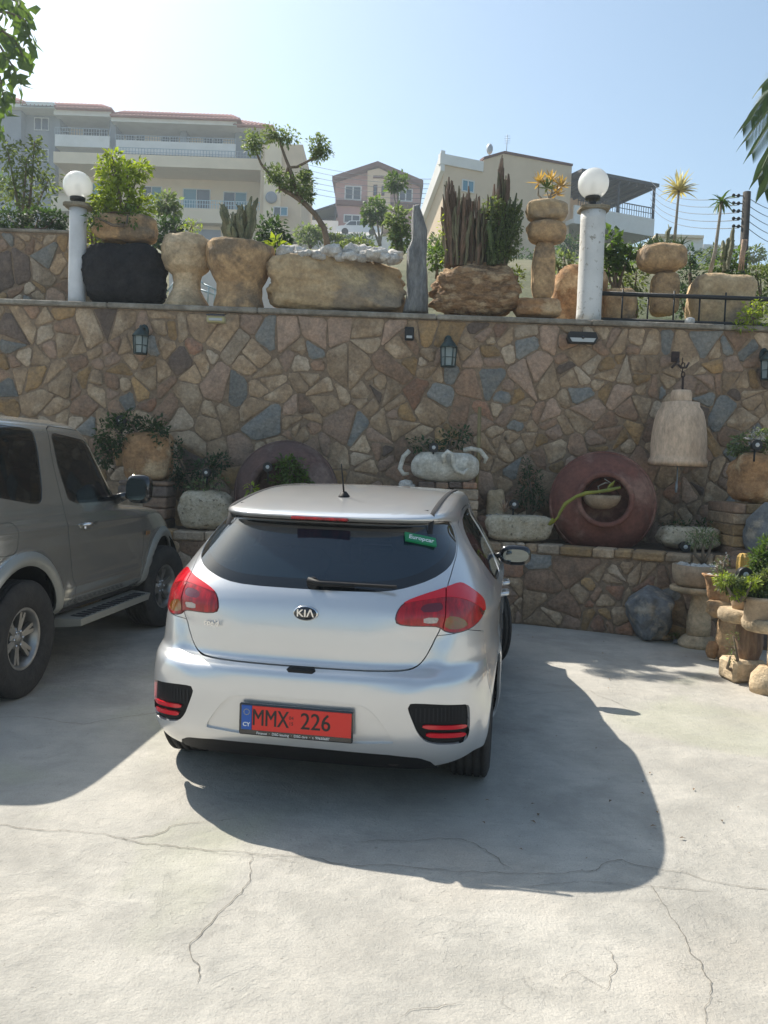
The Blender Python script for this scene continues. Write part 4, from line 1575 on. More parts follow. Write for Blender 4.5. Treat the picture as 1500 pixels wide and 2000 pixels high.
def crack(pts, w0, seed):
    rng = random.Random(seed)
    P = [ground_at(*p) for p in pts]
    out = []
    for a, b in zip(P[:-1], P[1:]):
        n = max(2, int((b - a).length / .016))
        for k in range(n):
            out.append(a.lerp(b, k / n))
    out.append(P[-1])
    mb = MB()
    N = len(out)
    for i, p in enumerate(out):
        t = (out[min(i + 1, N - 1)] - out[max(0, i - 1)]).normalized()
        nrm = Vector((-t.y, t.x, 0))
        q = p + nrm * (noise.noise(p * 4) * .035 + noise.noise(p * 17) * .016 + noise.noise(p * 45) * .008)
        w = w0 * .48 * (.25 + 1.1 * abs(noise.noise(p * 3 + Vector((seed, 0, 0)))) + rng.uniform(0, .5)) * min(1, i / 4 + .2, (N - 1 - i) / 4 + .2)
        mb.v += [tuple(q + nrm * w + Vector((0, 0, .004))), tuple(q - nrm * w + Vector((0, 0, .004)))]
    for i in range(N - 1):
        a = 2 * i
        mb.f.append((a, a + 1, a + 3, a + 2))
        mb.sm.append(False)
    mb.build('crack', 'crack', YARD)


crack([(-40, 1610), (60, 1622), (180, 1628), (240, 1640), (300, 1650), (380, 1655), (470, 1662), (540, 1668), (700, 1690), (850, 1700), (1000, 1707), (1170, 1705), (1185, 1690), (1215, 1680), (1250, 1690), (1320, 1700), (1400, 1722), (1540, 1752)], .0045, 1)
crack([(240, 1640), (300, 1632), (340, 1615), (410, 1608), (470, 1600)], .005, 2)
crack([(500, 1672), (480, 1710), (470, 1745), (430, 1780), (400, 1810), (370, 1845), (375, 1870), (395, 1885), (385, 1920)], .0045, 3)
crack([(700, 1645), (870, 1640), (920, 1650), (960, 1672), (1000, 1700)], .004, 4)
crack([(1275, 1728), (1300, 1775), (1340, 1830), (1352, 1860), (1375, 1900), (1385, 1960), (1400, 2060)], .003, 5)
crack([(1095, 1925), (1100, 1900), (1115, 1888), (1135, 1892), (1150, 1910), (1185, 1932), (1186, 1900), (1205, 1885), (1200, 1862), (1180, 1850)], .0022, 6)
crack([(-20, 1400), (80, 1405), (160, 1415), (250, 1400), (310, 1392)], .006, 7)
crack([(970, 1366), (1040, 1355), (1150, 1350), (1230, 1385)], .004, 8)
crack([(1010, 1728), (1120, 1722), (1290, 1732), (1400, 1742)], .0025, 9)
crack([(600, 1688), (520, 1678), (420, 1668), (300, 1656)], .0025, 10)
crack([(1000, 1940), (985, 1960), (1010, 1975), (1030, 1970)], .002, 11)
crack([(780, 1990), (800, 1975), (860, 1962), (905, 1960)], .0025, 12)

# hillside behind the retaining wall
hl = MB()
NX, NY = 60, 46


def hill_z(x, y):
    if y < 13:
        b = 3.2
    elif y < 18:
        b = 3.2 + (y - 13) / 5 * 2.6
    elif y < 82:
        b = 5.8 + (y - 18) * .258
    else:
        b = 22.3 + 4.5 * (1 - math.exp(-(y - 82) / 60))
    w = min(1, max(0, (y - 14) / 20))
    return b + w * .9 * noise.noise(Vector((x * .06, y * .06, 0)))


for j in range(NY + 1):
    y = 10.05 + (j / NY) ** 1.6 * 290
    for i in range(NX + 1):
        x = (i / NX - .5) * 2
        x = x * abs(x) ** .5 * (40 + y * 1.1)
        hl.v.append((x, y, hill_z(x, y)))
for j in range(NY):
    for i in range(NX):
        a = j * (NX + 1) + i
        hl.f.append((a, a + 1, a + NX + 2, a + NX + 1))
        hl.sm.append(True)
tag(hl.build('hillside', 'hill'), kind='structure')


# ------------------------------------------------------------------ stone walls
def halfclip(poly, nx, ny, c):
    new = []
    n = len(poly)
    for k in range(n):
        a, b = poly[k], poly[(k + 1) % n]
        da, db = nx * a[0] + ny * a[1] - c, nx * b[0] + ny * b[1] - c
        if da <= 0:
            new.append(a)
        if (da < 0) != (db < 0):
            t = da / (da - db)
            new.append((a[0] + (b[0] - a[0]) * t, a[1] + (b[1] - a[1]) * t))
    return new


def parea(p):
    return abs(sum(p[k][0] * p[(k + 1) % len(p)][1] - p[(k + 1) % len(p)][0] * p[k][1] for k in range(len(p)))) / 2


def voronoi(u0, u1, v0, v1, rmin, rmax, seed, aniso=1.25, courses=0.0):
    """crazy paving: coarse cells broken by straight cracks into angular slabs"""
    rng = random.Random(seed)
    pts = []
    tries = 0
    R0 = rmax * .95
    while tries < 4000:
        tries += 1
        p = (rng.uniform(u0, u1), rng.uniform(v0, v1))
        if all(math.hypot((p[0] - q[0]) / aniso, p[1] - q[1]) > R0 * .72 for q in pts):
            pts.append(p)
            tries = max(0, tries - 300)
    work = []
    for p in pts:
        poly = [(u0, v0), (u1, v0), (u1, v1), (u0, v1)]
        for q in sorted(pts, key=lambda q: math.hypot(q[0] - p[0], q[1] - p[1]))[1:20]:
            dx, dy = q[0] - p[0], q[1] - p[1]
            L = math.hypot(dx, dy)
            m = ((p[0] + q[0]) / 2, (p[1] + q[1]) / 2)
            nx, ny = dx / L, dy / L
            poly = halfclip(poly, nx, ny, nx * m[0] + ny * m[1])
            if len(poly) < 3:
                break
        if len(poly) >= 3:
            work.append((poly, rng.choice([.5, .9, 1.4, 2.2]) * (rmin * rmax * .62)))
    final = []
    while work:
        poly, lim = work.pop()
        A = parea(poly)
        if A > lim and A > rmin * rmin * .9:
            cx = sum(p[0] for p in poly) / len(poly)
            cy = sum(p[1] for p in poly) / len(poly)
            sxx = sum((p[0] - cx) ** 2 for p in poly)
            syy = sum((p[1] - cy) ** 2 for p in poly)
            sxy = sum((p[0] - cx) * (p[1] - cy) for p in poly)
            th = .5 * math.atan2(2 * sxy, sxx - syy) + rng.gauss(0, .38)
            nx, ny = math.cos(th), math.sin(th)
            c = nx * cx + ny * cy + rng.uniform(-.18, .18) * math.sqrt(A)
            a_, b_ = halfclip(poly, nx, ny, c), halfclip(poly, -nx, -ny, -c)
            if len(a_) >= 3 and len(b_) >= 3:
                lim2 = lim * rng.uniform(.6, 1.5)
                work.append((a_, lim2))
                work.append((b_, lim * rng.uniform(.6, 1.5)))
                continue
        final.append(poly)
    cells = []
    for poly in final:
        gap = rng.uniform(.002, .006)
        out = list(poly)
        area0 = sum(poly[k][0] * poly[(k + 1) % len(poly)][1] - poly[(k + 1) % len(poly)][0] * poly[k][1] for k in range(len(poly)))
        sgn = 1 if area0 > 0 else -1
        n = len(poly)
        for k in range(n):
            a, b = poly[k], poly[(k + 1) % n]
            ex, ey = b[0] - a[0], b[1] - a[1]
            L = math.hypot(ex, ey)
            if L < 1e-5:
                continue
            ja = rng.gauss(0, .045)
            nx, ny = sgn * ey / L, -sgn * ex / L
            nx, ny = nx * cos(ja) - ny * sin(ja), nx * sin(ja) + ny * cos(ja)
            mx, my = (a[0] + b[0]) / 2, (a[1] + b[1]) / 2
            out = halfclip(out, nx, ny, nx * mx + ny * my - gap - abs(ja) * L * .28)
            if len(out) < 3:
                break
        if len(out) < 3:
            continue
        A = parea(out)
        if A < .0022:
            continue
        res = []
        n = len(out)
        for k in range(n):
            a, b, c_ = Vector(out[k - 1]), Vector(out[k]), Vector(out[(k + 1) % n])
            l1, l2 = (a - b).length, (c_ - b).length
            if l1 < .008 or l2 < .004:
                if l1 >= .004:
                    res.append(b)
                continue
            ang = (a - b).angle(c_ - b, 1.5)
            t = rng.uniform(.018, .048) * (1.7 if ang < 1.2 else 1)
            res += [b + (a - b) * min(.3, t / l1), b + (c_ - b) * min(.3, t / l2)]
            for tq in ((.5,) if l2 < .12 else (.33, .67)):
                mid = b.lerp(c_, tq + rng.uniform(-.06, .06))
                nn = Vector(((c_ - b).y, -(c_ - b).x)).normalized()
                cen = Vector((sum(q[0] for q in out) / n, sum(q[1] for q in out) / n))
                if nn.dot(cen - mid) < 0:
                    nn = -nn
                res.append(mid + nn * rng.uniform(-.001, .009))
        if len(res) >= 3:
            cells.append((res, A))
    return cells


def stone_mb(poly, rng, depth=.05, mb=None):
    """one flat-faced wall stone in (u, v) with its face towards -w"""
    n = len(poly)
    c = sum(poly, Vector((0, 0))) / n
    tl = (rng.uniform(-.035, .035), rng.uniform(-.035, .035))
    pro = rng.uniform(.003, .014)
    mb = mb or MB()
    k = len(mb.v)
    for p in poly:
        mb.v.append((p.x, .0, p.y))
    for p in poly:
        d = (p - c) * tl[0]
        mb.v.append((p.x, -pro * .75 + (p.x - c.x) * tl[0] * .5 + (p.y - c.y) * tl[1] * .5, p.y))
    for p in poly:
        L = (p - c).length
        q = c + (p - c) * (1 - .011 / max(L, .03))
        mb.v.append((q.x, -pro - .004 + (p.x - c.x) * tl[0] + (p.y - c.y) * tl[1], q.y))
    for r in (0, 1):
        for i in range(n):
            a, b = k + r * n + i, k + r * n + (i + 1) % n
            mb.f.append((a, b, b + n, a + n))
            mb.sm.append(r == 1)
    mb.f.append(tuple(k + 2 * n + i for i in range(n)))
    mb.sm.append(True)
    return mb


PAL_MAIN = [('stone_tan', 48), ('stone_ochre', 11), ('stone_cream', 9), ('stone_blue', 12), ('stone_dark', 5), ('stone_brown', 13), ('stone_rust', 2), ('stone_pink', 12)]
PAL_WARM = [('stone_tan', 36), ('stone_ochre', 20), ('stone_cream', 10), ('stone_blue', 3), ('stone_dark', 4), ('stone_brown', 20), ('stone_rust', 5), ('stone_pink', 8)]


def stone_field(parent, u0, u1, v0, v1, rmin, rmax, seed, T, pal, vis, limit=295, aniso=1.25):
    """stones in the upright plane given by T (u along, v up, face towards -y of T)"""
    rng = random.Random(seed * 7 + 1)
    cells = voronoi(u0, u1, v0, v1, rmin, rmax, seed, aniso)
    names = [n for n, w in pal for _ in range(w)]
    inside, outside = [], {}
    for poly, A in cells:
        cx = sum(p.x for p in poly) / len(poly)
        (inside if vis[0] < cx < vis[1] and sum(p.y for p in poly) / len(poly) > vis[2] else outside.setdefault(rng.choice(names), [])).append((poly, A))
    inside.sort(key=lambda t: -t[1])
    for poly, A in inside[limit:]:
        outside.setdefault(rng.choice(names), []).append((poly, A))
    for poly, A in inside[:limit]:
        mb = stone_mb(poly, rng)
        mb.v = [tuple(T @ Vector(v)) for v in mb.v]
        mb.build('stone', rng.choice(names), parent)
    for nm, lst in outside.items():
        mb = MB()
        for poly, A in lst:
            stone_mb(poly, rng, mb=mb)
        mb.v = [tuple(T @ Vector(v)) for v in mb.v]
        o = mb.build('wall_stones', nm, parent)
        o['kind'] = 'stuff'
    return len(inside)


WT = 3.37      # top of the retaining wall
tw = thing('retaining_wall', 'tall crazy-stone retaining wall of tan, grey and brown stones behind the cars', 'stone wall', (0, 9.6, 0))
b = MB()
b.slab(-14, 14, -.001, .52, 0, WT - .065)
b.build('mortar_bed', 'mortar', tw)
rngc = random.Random(4)
x = -14
k = 0
while x < 14:
    w = rngc.uniform(.9, 2.2)
    MB().slab(x, x + w - .006, -.045 + rngc.uniform(-.004, .004), .56, WT - .062, WT + rngc.uniform(-.004, .0), .012).build('coping_stone', 'coping', tw)
    x += w
n1 = stone_field(tw, -4.75, 4.75, .60, WT - .068, .215, .50, 14, Matrix.Identity(4), PAL_MAIN, (-4.75, 4.75, .9))
n2 = stone_field(tw, -14, -4.75, .02, WT - .068, .22, .55, 12, Matrix.Identity(4), PAL_MAIN, (99, 100, 0))
n3 = stone_field(tw, 4.75, 14, .02, WT - .068, .22, .55, 13, Matrix.Identity(4), PAL_MAIN, (99, 100, 0))

LT = .862      # ledge
lw = thing('ledge_wall', 'low stone ledge wall carrying jars and troughs in front of the tall wall', 'stone wall', (0, 0, 0))
b = MB()
fr = [(-9, 8.72), (1.5, 8.72), (3.45, 7.90), (9, 5.6)]
poly = fr + [(9, 9.59), (-9, 9.59)]
b.prism(poly, 'Z', 0, LT - .055)
b.build('mortar_bed', 'mortar', lw)
b = MB()
b.prism([(p[0], p[1] + .2) for p in fr] + [(9, 9.585), (-9, 9.585)], 'Z', LT - .054, LT - .02)
b.build('soil', 'soil', lw)
stone_field(lw, -5, 1.5, .0, LT - .10, .20, .50, 21, Matrix.Translation((0, 8.72, 0)), PAL_WARM, (-3.2, 1.5, 0), 150)
d = Vector((3.45 - 1.5, 7.90 - 8.72, 0))
ang = math.atan2(d.y, d.x)
T2 = Matrix.Translation((1.5, 8.72, 0)) @ Matrix.Rotation(ang, 4, 'Z')
stone_field(lw, .0, d.length, .0, LT - .10, .20, .50, 22, T2, PAL_WARM, (0, 3, 0), 100)
d3 = Vector((9 - 3.45, 5.6 - 7.90, 0))
T3_ = Matrix.Translation((3.45, 7.90, 0)) @ Matrix.Rotation(math.atan2(d3.y, d3.x), 4, 'Z')
stone_field(lw, .0, d3.length, .0, LT - .10, .18, .45, 23, T3_, PAL_WARM, (99, 100, 0))
rngc = random.Random(9)
for (T, L0, L1, vis) in ((Matrix.Translation((0, 8.72, 0)), -5, 1.5, True), (T2, 0, d.length, True), (T3_, 0, d3.length, True)):
    x = L0
    while x < L1 - .05:
        w = min(rngc.uniform(.12, .34), L1 - x)
        mb = MB()
        mb.slab(x + .004, x + w - .004, -.035 + rngc.uniform(-.012, .012), .24 + rngc.uniform(-.03, .03), LT - .092 + rngc.uniform(-.006, .01), LT + rngc.uniform(-.008, .0), .014)
        mb.v = [tuple(T @ Vector(v)) for v in mb.v]
        mb.build('cap_stone', rngc.choice(['stone_tan', 'stone_brown', 'stone_tan', 'stone_ochre', 'stone_cream']), lw)
        x += w


# ------------------------------------------------------------------ plants
def cloud(mb, c, r, n, size, seed=0, rz=None, flat=.0, hollow=.35, width=.45):
    rng = random.Random(seed)
    c = Vector(c)
    r = Vector(r) if hasattr(r, '__len__') else Vector((r, r, r))
    for i in range(n):
        d = Vector((rng.gauss(0, 1), rng.gauss(0, 1), rng.gauss(0, 1))).normalized()
        rad = (hollow + (1 - hollow) * rng.random()) * (1 + .28 * noise.noise(d * 2.2 + Vector((seed, 0, 0))))
        p = c + Vector((d.x * r.x, d.y * r.y, d.z * r.z)) * rad
        dd = (d + Vector((rng.gauss(0, .7), rng.gauss(0, .7), rng.gauss(0, .5) - .15))).normalized()
        s = size * rng.uniform(.6, 1.35)
        mb.leaf(p, dd, Vector((rng.gauss(0, .5), rng.gauss(0, .5), 1)), s, s * width, .12, rng.uniform(-.3, .6))
    return mb


def bush(name, label, cat, blobs, Y, nleaf, size, m, seed, base=None, stems=3, group=None, stem_m='bark', width=.45, hollow=.35):
    """blobs: (px, py, rx_px, ry_px); the bush stands at depth Y, its foot at base (px,py) or under the first blob"""
    b0 = blobs[0]
    foot = at(*(base or (b0[0], b0[1] + b0[3])), Y)
    root = thing(name, label, cat, foot, 0, group)
    mb = MB()
    sm = MB()
    rng = random.Random(seed)
    tot = sum(b[2] * b[3] for b in blobs)
    for i, (px, py, rx, ry) in enumerate(blobs):
        dy = rng.uniform(-.4, .4) * sz(rx, Y)
        c = at(px, py, Y) - foot + Vector((0, dy, 0))
        R = (sz(rx, Y), sz((rx + ry) / 2, Y) * .9, sz(ry, Y))
        cloud(mb, c, R, max(12, int(nleaf * b_frac(rx * ry, tot))), size, seed * 31 + i, width=width, hollow=hollow)
        if stems:
            q = Vector((rng.uniform(-.02, .02), 0, 0))
            sm.tube([q, c * .5 + Vector((rng.uniform(-.04, .04), 0, -.03)), c + Vector((0, 0, R[2] * .3))], [.012 + .0015 * Y, .004 + .0004 * Y], 5)
    mb.build('foliage', m, root)
    if stems:
        sm.build('stem', stem_m, root)
    return root


def b_frac(a, t):
    return a / t


def rosette(parent, c, n, L, W, m, seed, tilt=(.1, 1.2), droop=.5, name='leaf_blade'):
    """a tuft of strap leaves, each a part"""
    rng = random.Random(seed)
    for i in range(n):
        a = 2.4 * i + rng.uniform(-.3, .3)
        e = tilt[0] + (tilt[1] - tilt[0]) * ((i + .5) / n)
        d = Vector((cos(a) * sin(e), sin(a) * sin(e), cos(e)))
        mb = MB()
        mb.blade(Vector(c) + d * .01, d, Vector((0, 0, 1)) if e > .25 else Vector((1, 0, 0)), L * rng.uniform(.75, 1.15), W, droop * rng.uniform(.6, 1.3), 4)
        mb.build(name, m, parent)


def tuft(mb, c, n, L, W, seed, spread=.7, droop=.6):
    rng = random.Random(seed)
    for i in range(n):
        a = rng.uniform(0, 2 * pi)
        e = rng.uniform(.05, spread)
        d = Vector((cos(a) * sin(e), sin(a) * sin(e), cos(e)))
        mb.blade(Vector(c) + Vector((rng.gauss(0, .25 * L), rng.gauss(0, .2 * L), 0)) * .3, d, Vector((cos(a + 1.3), sin(a + 1.3), .2)), L * rng.uniform(.6, 1.2), W, droop, 3)
    return mb


def pebbles(parent, c, r, n, s, m, seed, name='gravel'):
    rng = random.Random(seed)
    mb = MB()
    for i in range(n):
        a, q = rng.uniform(0, 2 * pi), math.sqrt(rng.random())
        p = Vector((c[0] + r[0] * q * cos(a), c[1] + r[1] * q * sin(a), c[2] + rng.uniform(-.3, .3) * s))
        k = s * rng.uniform(.6, 1.5)
        bm = bmesh.new()
        bmesh.ops.create_icosphere(bm, subdivisions=1, radius=1)
        vs = [(p.x + v.co.x * k * rng.uniform(.7, 1.1), p.y + v.co.y * k * rng.uniform(.7, 1.1), p.z + v.co.z * k * .7) for v in bm.verts]
        bm.verts.index_update()
        mb.add(vs, [[v.index for v in f.verts] for f in bm.faces], True)
        bm.free()
    o = mb.build(name, m, parent)
    o['kind'] = 'stuff'
    return o


def spotlight(label, px, py, Y, rpx=8, yaw=0.0, grp='garden spotlights among the plants'):
    c = at(px, py, Y)
    root = thing('spotlight', label, 'spotlight', c, yaw, grp)
    r = sz(rpx, Y)
    b = MB()
    b.lathe([(r * 1.15, -.02), (r * 1.2, .0), (r * 1.1, .05), (r * .5, .09), (.001, .095)], n=18, axis='Y')
    for i, v in enumerate(b.v):
        b.v[i] = (v[0], -v[1] if True else 0, v[2])
    b.tube([(0, .04, -r), (0, .04, -r - .12)], .010, 6)
    o = b.build('housing', 'black_metal', root)
    l = MB()
    l.lathe([(.001, .010), (r * .4, .008), (r * .68, .0), (r * .72, -.02)], n=18, axis='Y')
    for i, v in enumerate(l.v):
        l.v[i] = (v[0], v[1] - .01 - .004, v[2])
    l.build('lens', 'lens', root)
    return root


# ------------------------------------------------------------------ on top of the tall wall
def tx(px, Y=9.85, py=600):
    return at(px, py, Y).x


def pillar(label, px, Y, rpx, top, bot, gx, gy, gr, m, seed, cap_w):
    r = sz(rpx, Y)
    zt = at(px, top, Y).z
    root = thing('lamp_pillar', label, 'lamp post', (tx(px, Y, bot), Y, WT), 0, 'white lamp pillars on the wall')
    H = zt - WT
    b = MB()
    prof = [(r * 1.02, 0)] + [(r * (1 + .02 * noise.noise(Vector((seed, i * .7, 0)))), H * i / 12) for i in range(1, 12)] + [(r, H)]
    b.lathe(prof, n=36, wob=.03, seed=seed)
    b.build('shaft', m, root)
    cp = MB()
    V = rock_mb((cap_w, cap_w * .9, .055), seed, 3, .05, 7, fine=.015)
    cp.add([(v[0], v[1], v[2] + H) for v in V.v], V.f, False)
    cp.build('cap', 'cap_stone', root)
    R = sz(gr, Y)
    gz = at(gx, gy, Y).z - WT
    gx0 = at(gx, gy, Y).x - tx(px, Y, bot)
    nk = MB()
    nk.lathe([(.075, H + .05), (.075, H + .065), (.045, H + .08), (.045, gz - R - .01), (.085, gz - R - .005), (.090, gz - R + .035), (.07, gz - R + .04)], c=(gx0, 0, 0), n=24)
    nk.build('neck', 'black_metal', root)
    gb = MB()
    prof = [(max(.001, R * sin(t)), gz - R * cos(t)) for t in [.42 + (pi - .42) * i / 24 for i in range(25)]]
    gb.lathe(prof, c=(gx0, 0, 0), n=40)
    go = gb.build('globe', 'globe_glass', root)
    go.data.materials[0] = M['globe_glass']
    bl = MB()
    bl.lathe([(.02, gz - R + .04), (.02, gz - R * .55), (.032, gz - R * .3), (.03, gz), (.001, gz + .03)], c=(gx0, 0, 0), n=12)
    bl.build('bulb', 'white_plastic', root)
    return root


pillar('clean white round pillar with globe lamp, left one on the wall', 150, 9.86, 16, 408, 588, 152, 363, 27, 'pillar_clean', 3, .30)
pillar('peeling white round pillar with globe lamp beside the black railing', 1149, 9.86, 23.5, 414, 625, 1159, 359, 29, 'pillar_white', 5, .35)


def rock(name, label, cat, x0, x1, y0, y1, Y, m, seed, z=None, depth=None, group=None, **kw):
    cx = (x0 + x1) / 2
    w = sz(x1 - x0, Y)
    c = at(cx, y1, Y)
    zz = c.z if z is None else z
    h = at(cx, y0, Y).z - zz
    kw.setdefault('rough', .2)
    mb = rock_mb((w, depth or w * .75, h), seed, **kw)
    o = mb.build(name, m, None, (c.x, Y, zz))
    tag(o, label, cat, group)
    return o


rock('black_boulder', 'big rough black boulder on the wall next to the left white pillar', 'boulder', 161, 325, 476, 591, 10.0, 'basalt', 23, WT, .62, sub=5, box=3.2, rough=.16, cuts=0, fine=.08)
bw = thing('rock_planter', 'brown stone bowl with a tall lime bush, balanced on the black boulder', 'planter', at(243, 478, 10.0))
V = rock_mb((sz(126, 10), .5, sz(60, 10)), 8, 4, .22, 3.0, fine=.05)
V.build('stone_bowl', 'carve', bw)
so = MB()
so.lathe([(.001, .33), (.22, .325)], n=20)
so.build('soil', 'soil', bw)
bush('lime_bush', 'tall yellow-green leafy bush growing from the bowl on the black boulder', 'bush',
     [(232, 390, 48, 45), (215, 340, 30, 38), (252, 345, 30, 20), (275, 330, 22, 18), (200, 405, 30, 28), (275, 405, 28, 30), (220, 310, 18, 14)], 10.0, 2200, .075, 'leaf_lime', 5, (240, 432), group=None)
bush('trailing_plant', 'dark green trailing leaves spilling over the stone bowl front', 'plant', [(248, 425, 22, 22), (190, 430, 22, 14)], 9.72, 160, .06, 'leaf_green', 6, (245, 440))
bush('trailing_plant', 'yellowish creeper between the left white pillar and the black boulder', 'plant', [(186, 468, 14, 24), (178, 440, 14, 12)], 10.0, 130, .06, 'leaf_lime', 7, (186, 495))


def urn(label, px, Y, prof_px, y_bot, m, seed, wob=.10, n=40, name='stone_urn', base_z=None, group=None, sy=1.0, extra=None):
    """prof_px: (half width px, y px) from the foot to the rim"""
    c = at(px, y_bot, Y)
    z0 = c.z if base_z is None else base_z
    root = thing(name, label, 'planter', (c.x, Y, z0), 0, group)
    k = (at(px, prof_px[-1][1], Y).z - z0) / max(1, (y_bot - prof_px[-1][1]))
    prof = [(sz(w, Y), (y_bot - y) * k) for w, y in prof_px]
    # densify
    P2 = []
    for a, b_ in zip(prof[:-1], prof[1:]):
        for t in (0, .125, .25, .375, .5, .625, .75, .875):
            P2.append((a[0] + (b_[0] - a[0]) * t, a[1] + (b_[1] - a[1]) * t))
    P2.append(prof[-1])
    rw, rz_ = prof[-1]
    P2 += [(rw * .93, rz_ + .004), (rw * .86, rz_ - .03), (.001, rz_ - .05)]
    b = MB()
    b.lathe(P2, n=72, wob=wob, seed=seed, sy=sy)
    b.v = [tuple(Vector(v) * (1 + .022 * noise.fractal(Vector(v) * 7 + Vector((seed, 0, 0)), 1.0, 2.0, 4)) if v[2] > .01 else v) for v in b.v]
    b.build('bowl', m, root)
    return root, rz_, rw


u, uz, uw = urn('pale stone pedestal bowl between the black boulder and the brown cactus pot', 364, 9.95, [(42, 597), (44, 588), (34, 573), (26, 560), (25, 545), (28, 533), (42, 522), (50, 505), (51, 485), (44, 470), (40, 465)], 597, 'carve_pale', 2, .09, base_z=WT)
b = MB()
b.lathe([(.001, uz + .0), (uw * .8, uz - .012)], n=20)
b.build('soil', 'soil', u)
bush('dry_plant', 'thin dry yellow plant in the pale pedestal bowl', 'plant', [(375, 446, 16, 16), (360, 455, 22, 8)], 9.95, 70, .04, 'leaf_olive', 9, (366, 466))
u, uz, uw = urn('brown round stone pot full of grey cactus columns', 467, 9.9, [(50, 600), (50, 590), (44, 572), (44, 552), (52, 540), (62, 520), (67, 500), (66, 484), (62, 480)], 600, 'carve', 4, .08, base_z=WT)
pebbles(u, (-.12, -.02, uz - .01), (uw * .7, uw * .7), 30, .035, 'white_rock', 3)


def cactus_cluster(label, Y, cols, m, foot, seed, name='cactus', ribs=10, group=None, sides=10):
    """cols: (x0,y0,x1,y1,halfwidth px) from foot to tip; every column a part"""
    f = at(foot[0], foot[1], Y)
    root = thing(name, label, 'cactus', f, 0, group)
    rng = random.Random(seed)
    sp = MB()
    for (x0, y0, x1, y1, w) in cols:
        dy = rng.uniform(-.22, .22)
        a, b_ = at(x0, y0, Y) - f, at(x1, y1, Y) - f
        a.y += dy * .6
        b_.y += dy
        r = sz(w, Y)
        N = 12
        pts, rad = [], []
        for i in range(N + 1):
            t = i / N
            p = a.lerp(b_, t) + Vector((noise.noise(Vector((seed + x0, t * 3, 0))), noise.noise(Vector((seed + x0, t * 3, 5))), 0)) * .03
            pts.append(p)
            rad.append(r * (.75 + .25 * min(1, t * 3)) * (1 + .45 * noise.noise(Vector((x0 * .1 + x1, t * 14, seed)))) * (1 if t < .85 else (.8 if t < .95 else .35)))
        mb = MB()
        mb.tube(pts, rad, sides, True, ribs, .35)
        for f_ in range(len(mb.sm)):
            mb.sm[f_] = False
        mb.build('column', rng.choice(m) if isinstance(m, tuple) else m, root)
        for q in range(7):
            t = rng.uniform(.25, .98)
            i = min(N, int(t * N))
            p = pts[i]
            d = Vector((rng.gauss(0, .5), rng.gauss(0, .5), 1.1)).normalized()
            sp.tube([p, p + d * r * rng.uniform(1.5, 4)], [r * .55, r * .22], 5)
    o = sp.build('offshoots', m[0] if isinstance(m, tuple) else m, root)
    o['kind'] = 'stuff'
    return root


rng = random.Random(7)
cols = []
for k in range(44):
    x = rng.uniform(434, 504)
    top = 425 - 45 * math.exp(-((x - 490) / 10) ** 2) + rng.uniform(-25, 25) + 12 * math.exp(-((x - 460) / 12) ** 2)
    cols.append((467 + (x - 467) * .55, 482, x + rng.uniform(-4, 4), max(374, top), rng.uniform(2.6, 4.4)))
cactus_cluster('cluster of grey-green cactus columns in the brown round pot', 9.9, cols, 'cactus_grey', (467, 482), 3)

# long trough
o = rock('stone_trough', 'long pale stone trough topped with white rocks', 'planter', 517, 793, 497, 612, 9.98, 'trough', 15, WT, .72, sub=5, box=4.4, rough=.20, fine=.07, cuts=2, freq=1.2)
rw_ = random.Random(5)
for k in range(30):
    px = 556 + (k % 15) * 15 + rw_.uniform(-5, 5)
    w = rw_.uniform(20, 44)
    yb = 505 + 8 * (px - 640) / 120 * (1 if px > 640 else .2) + rw_.uniform(-3, 5)
    Yk = 9.72 + (k // 15) * .2 + rw_.uniform(-.05, .05)
    h = w * rw_.uniform(.55, .8)
    c = at(px, yb, Yk)
    mb = rock_mb((sz(w, Yk), sz(w, Yk) * .8, sz(h, Yk)), 40 + k, 3, .35, 2.4, fine=.28)
    q = mb.build('white_rock', 'white_rock', None, (c.x, Yk, c.z))
    tag(q, ('large' if w > 34 else 'small' if w < 26 else 'medium') + ' rough white rock in the ' + ('front' if k < 15 else 'back') + ' row on the long trough, ' + ('first', 'second', 'third', 'fourth', 'fifth', 'sixth', 'seventh', 'eighth', 'ninth', 'tenth', 'eleventh', 'twelfth', 'thirteenth', 'fourteenth', 'fifteenth')[k % 15] + ' from the left', 'rock', 'white rocks on the long trough')
# cloud-pruned tree
tr = thing('bonsai_tree', 'leaning cloud-pruned tree with round leaf clumps above the long trough', 'tree', at(640, 500, 10.25))
f0 = at(640, 500, 10.25)
b = MB()


def pts_(l, Y, f):
    return [at(x, y, Y) - f for x, y in l]


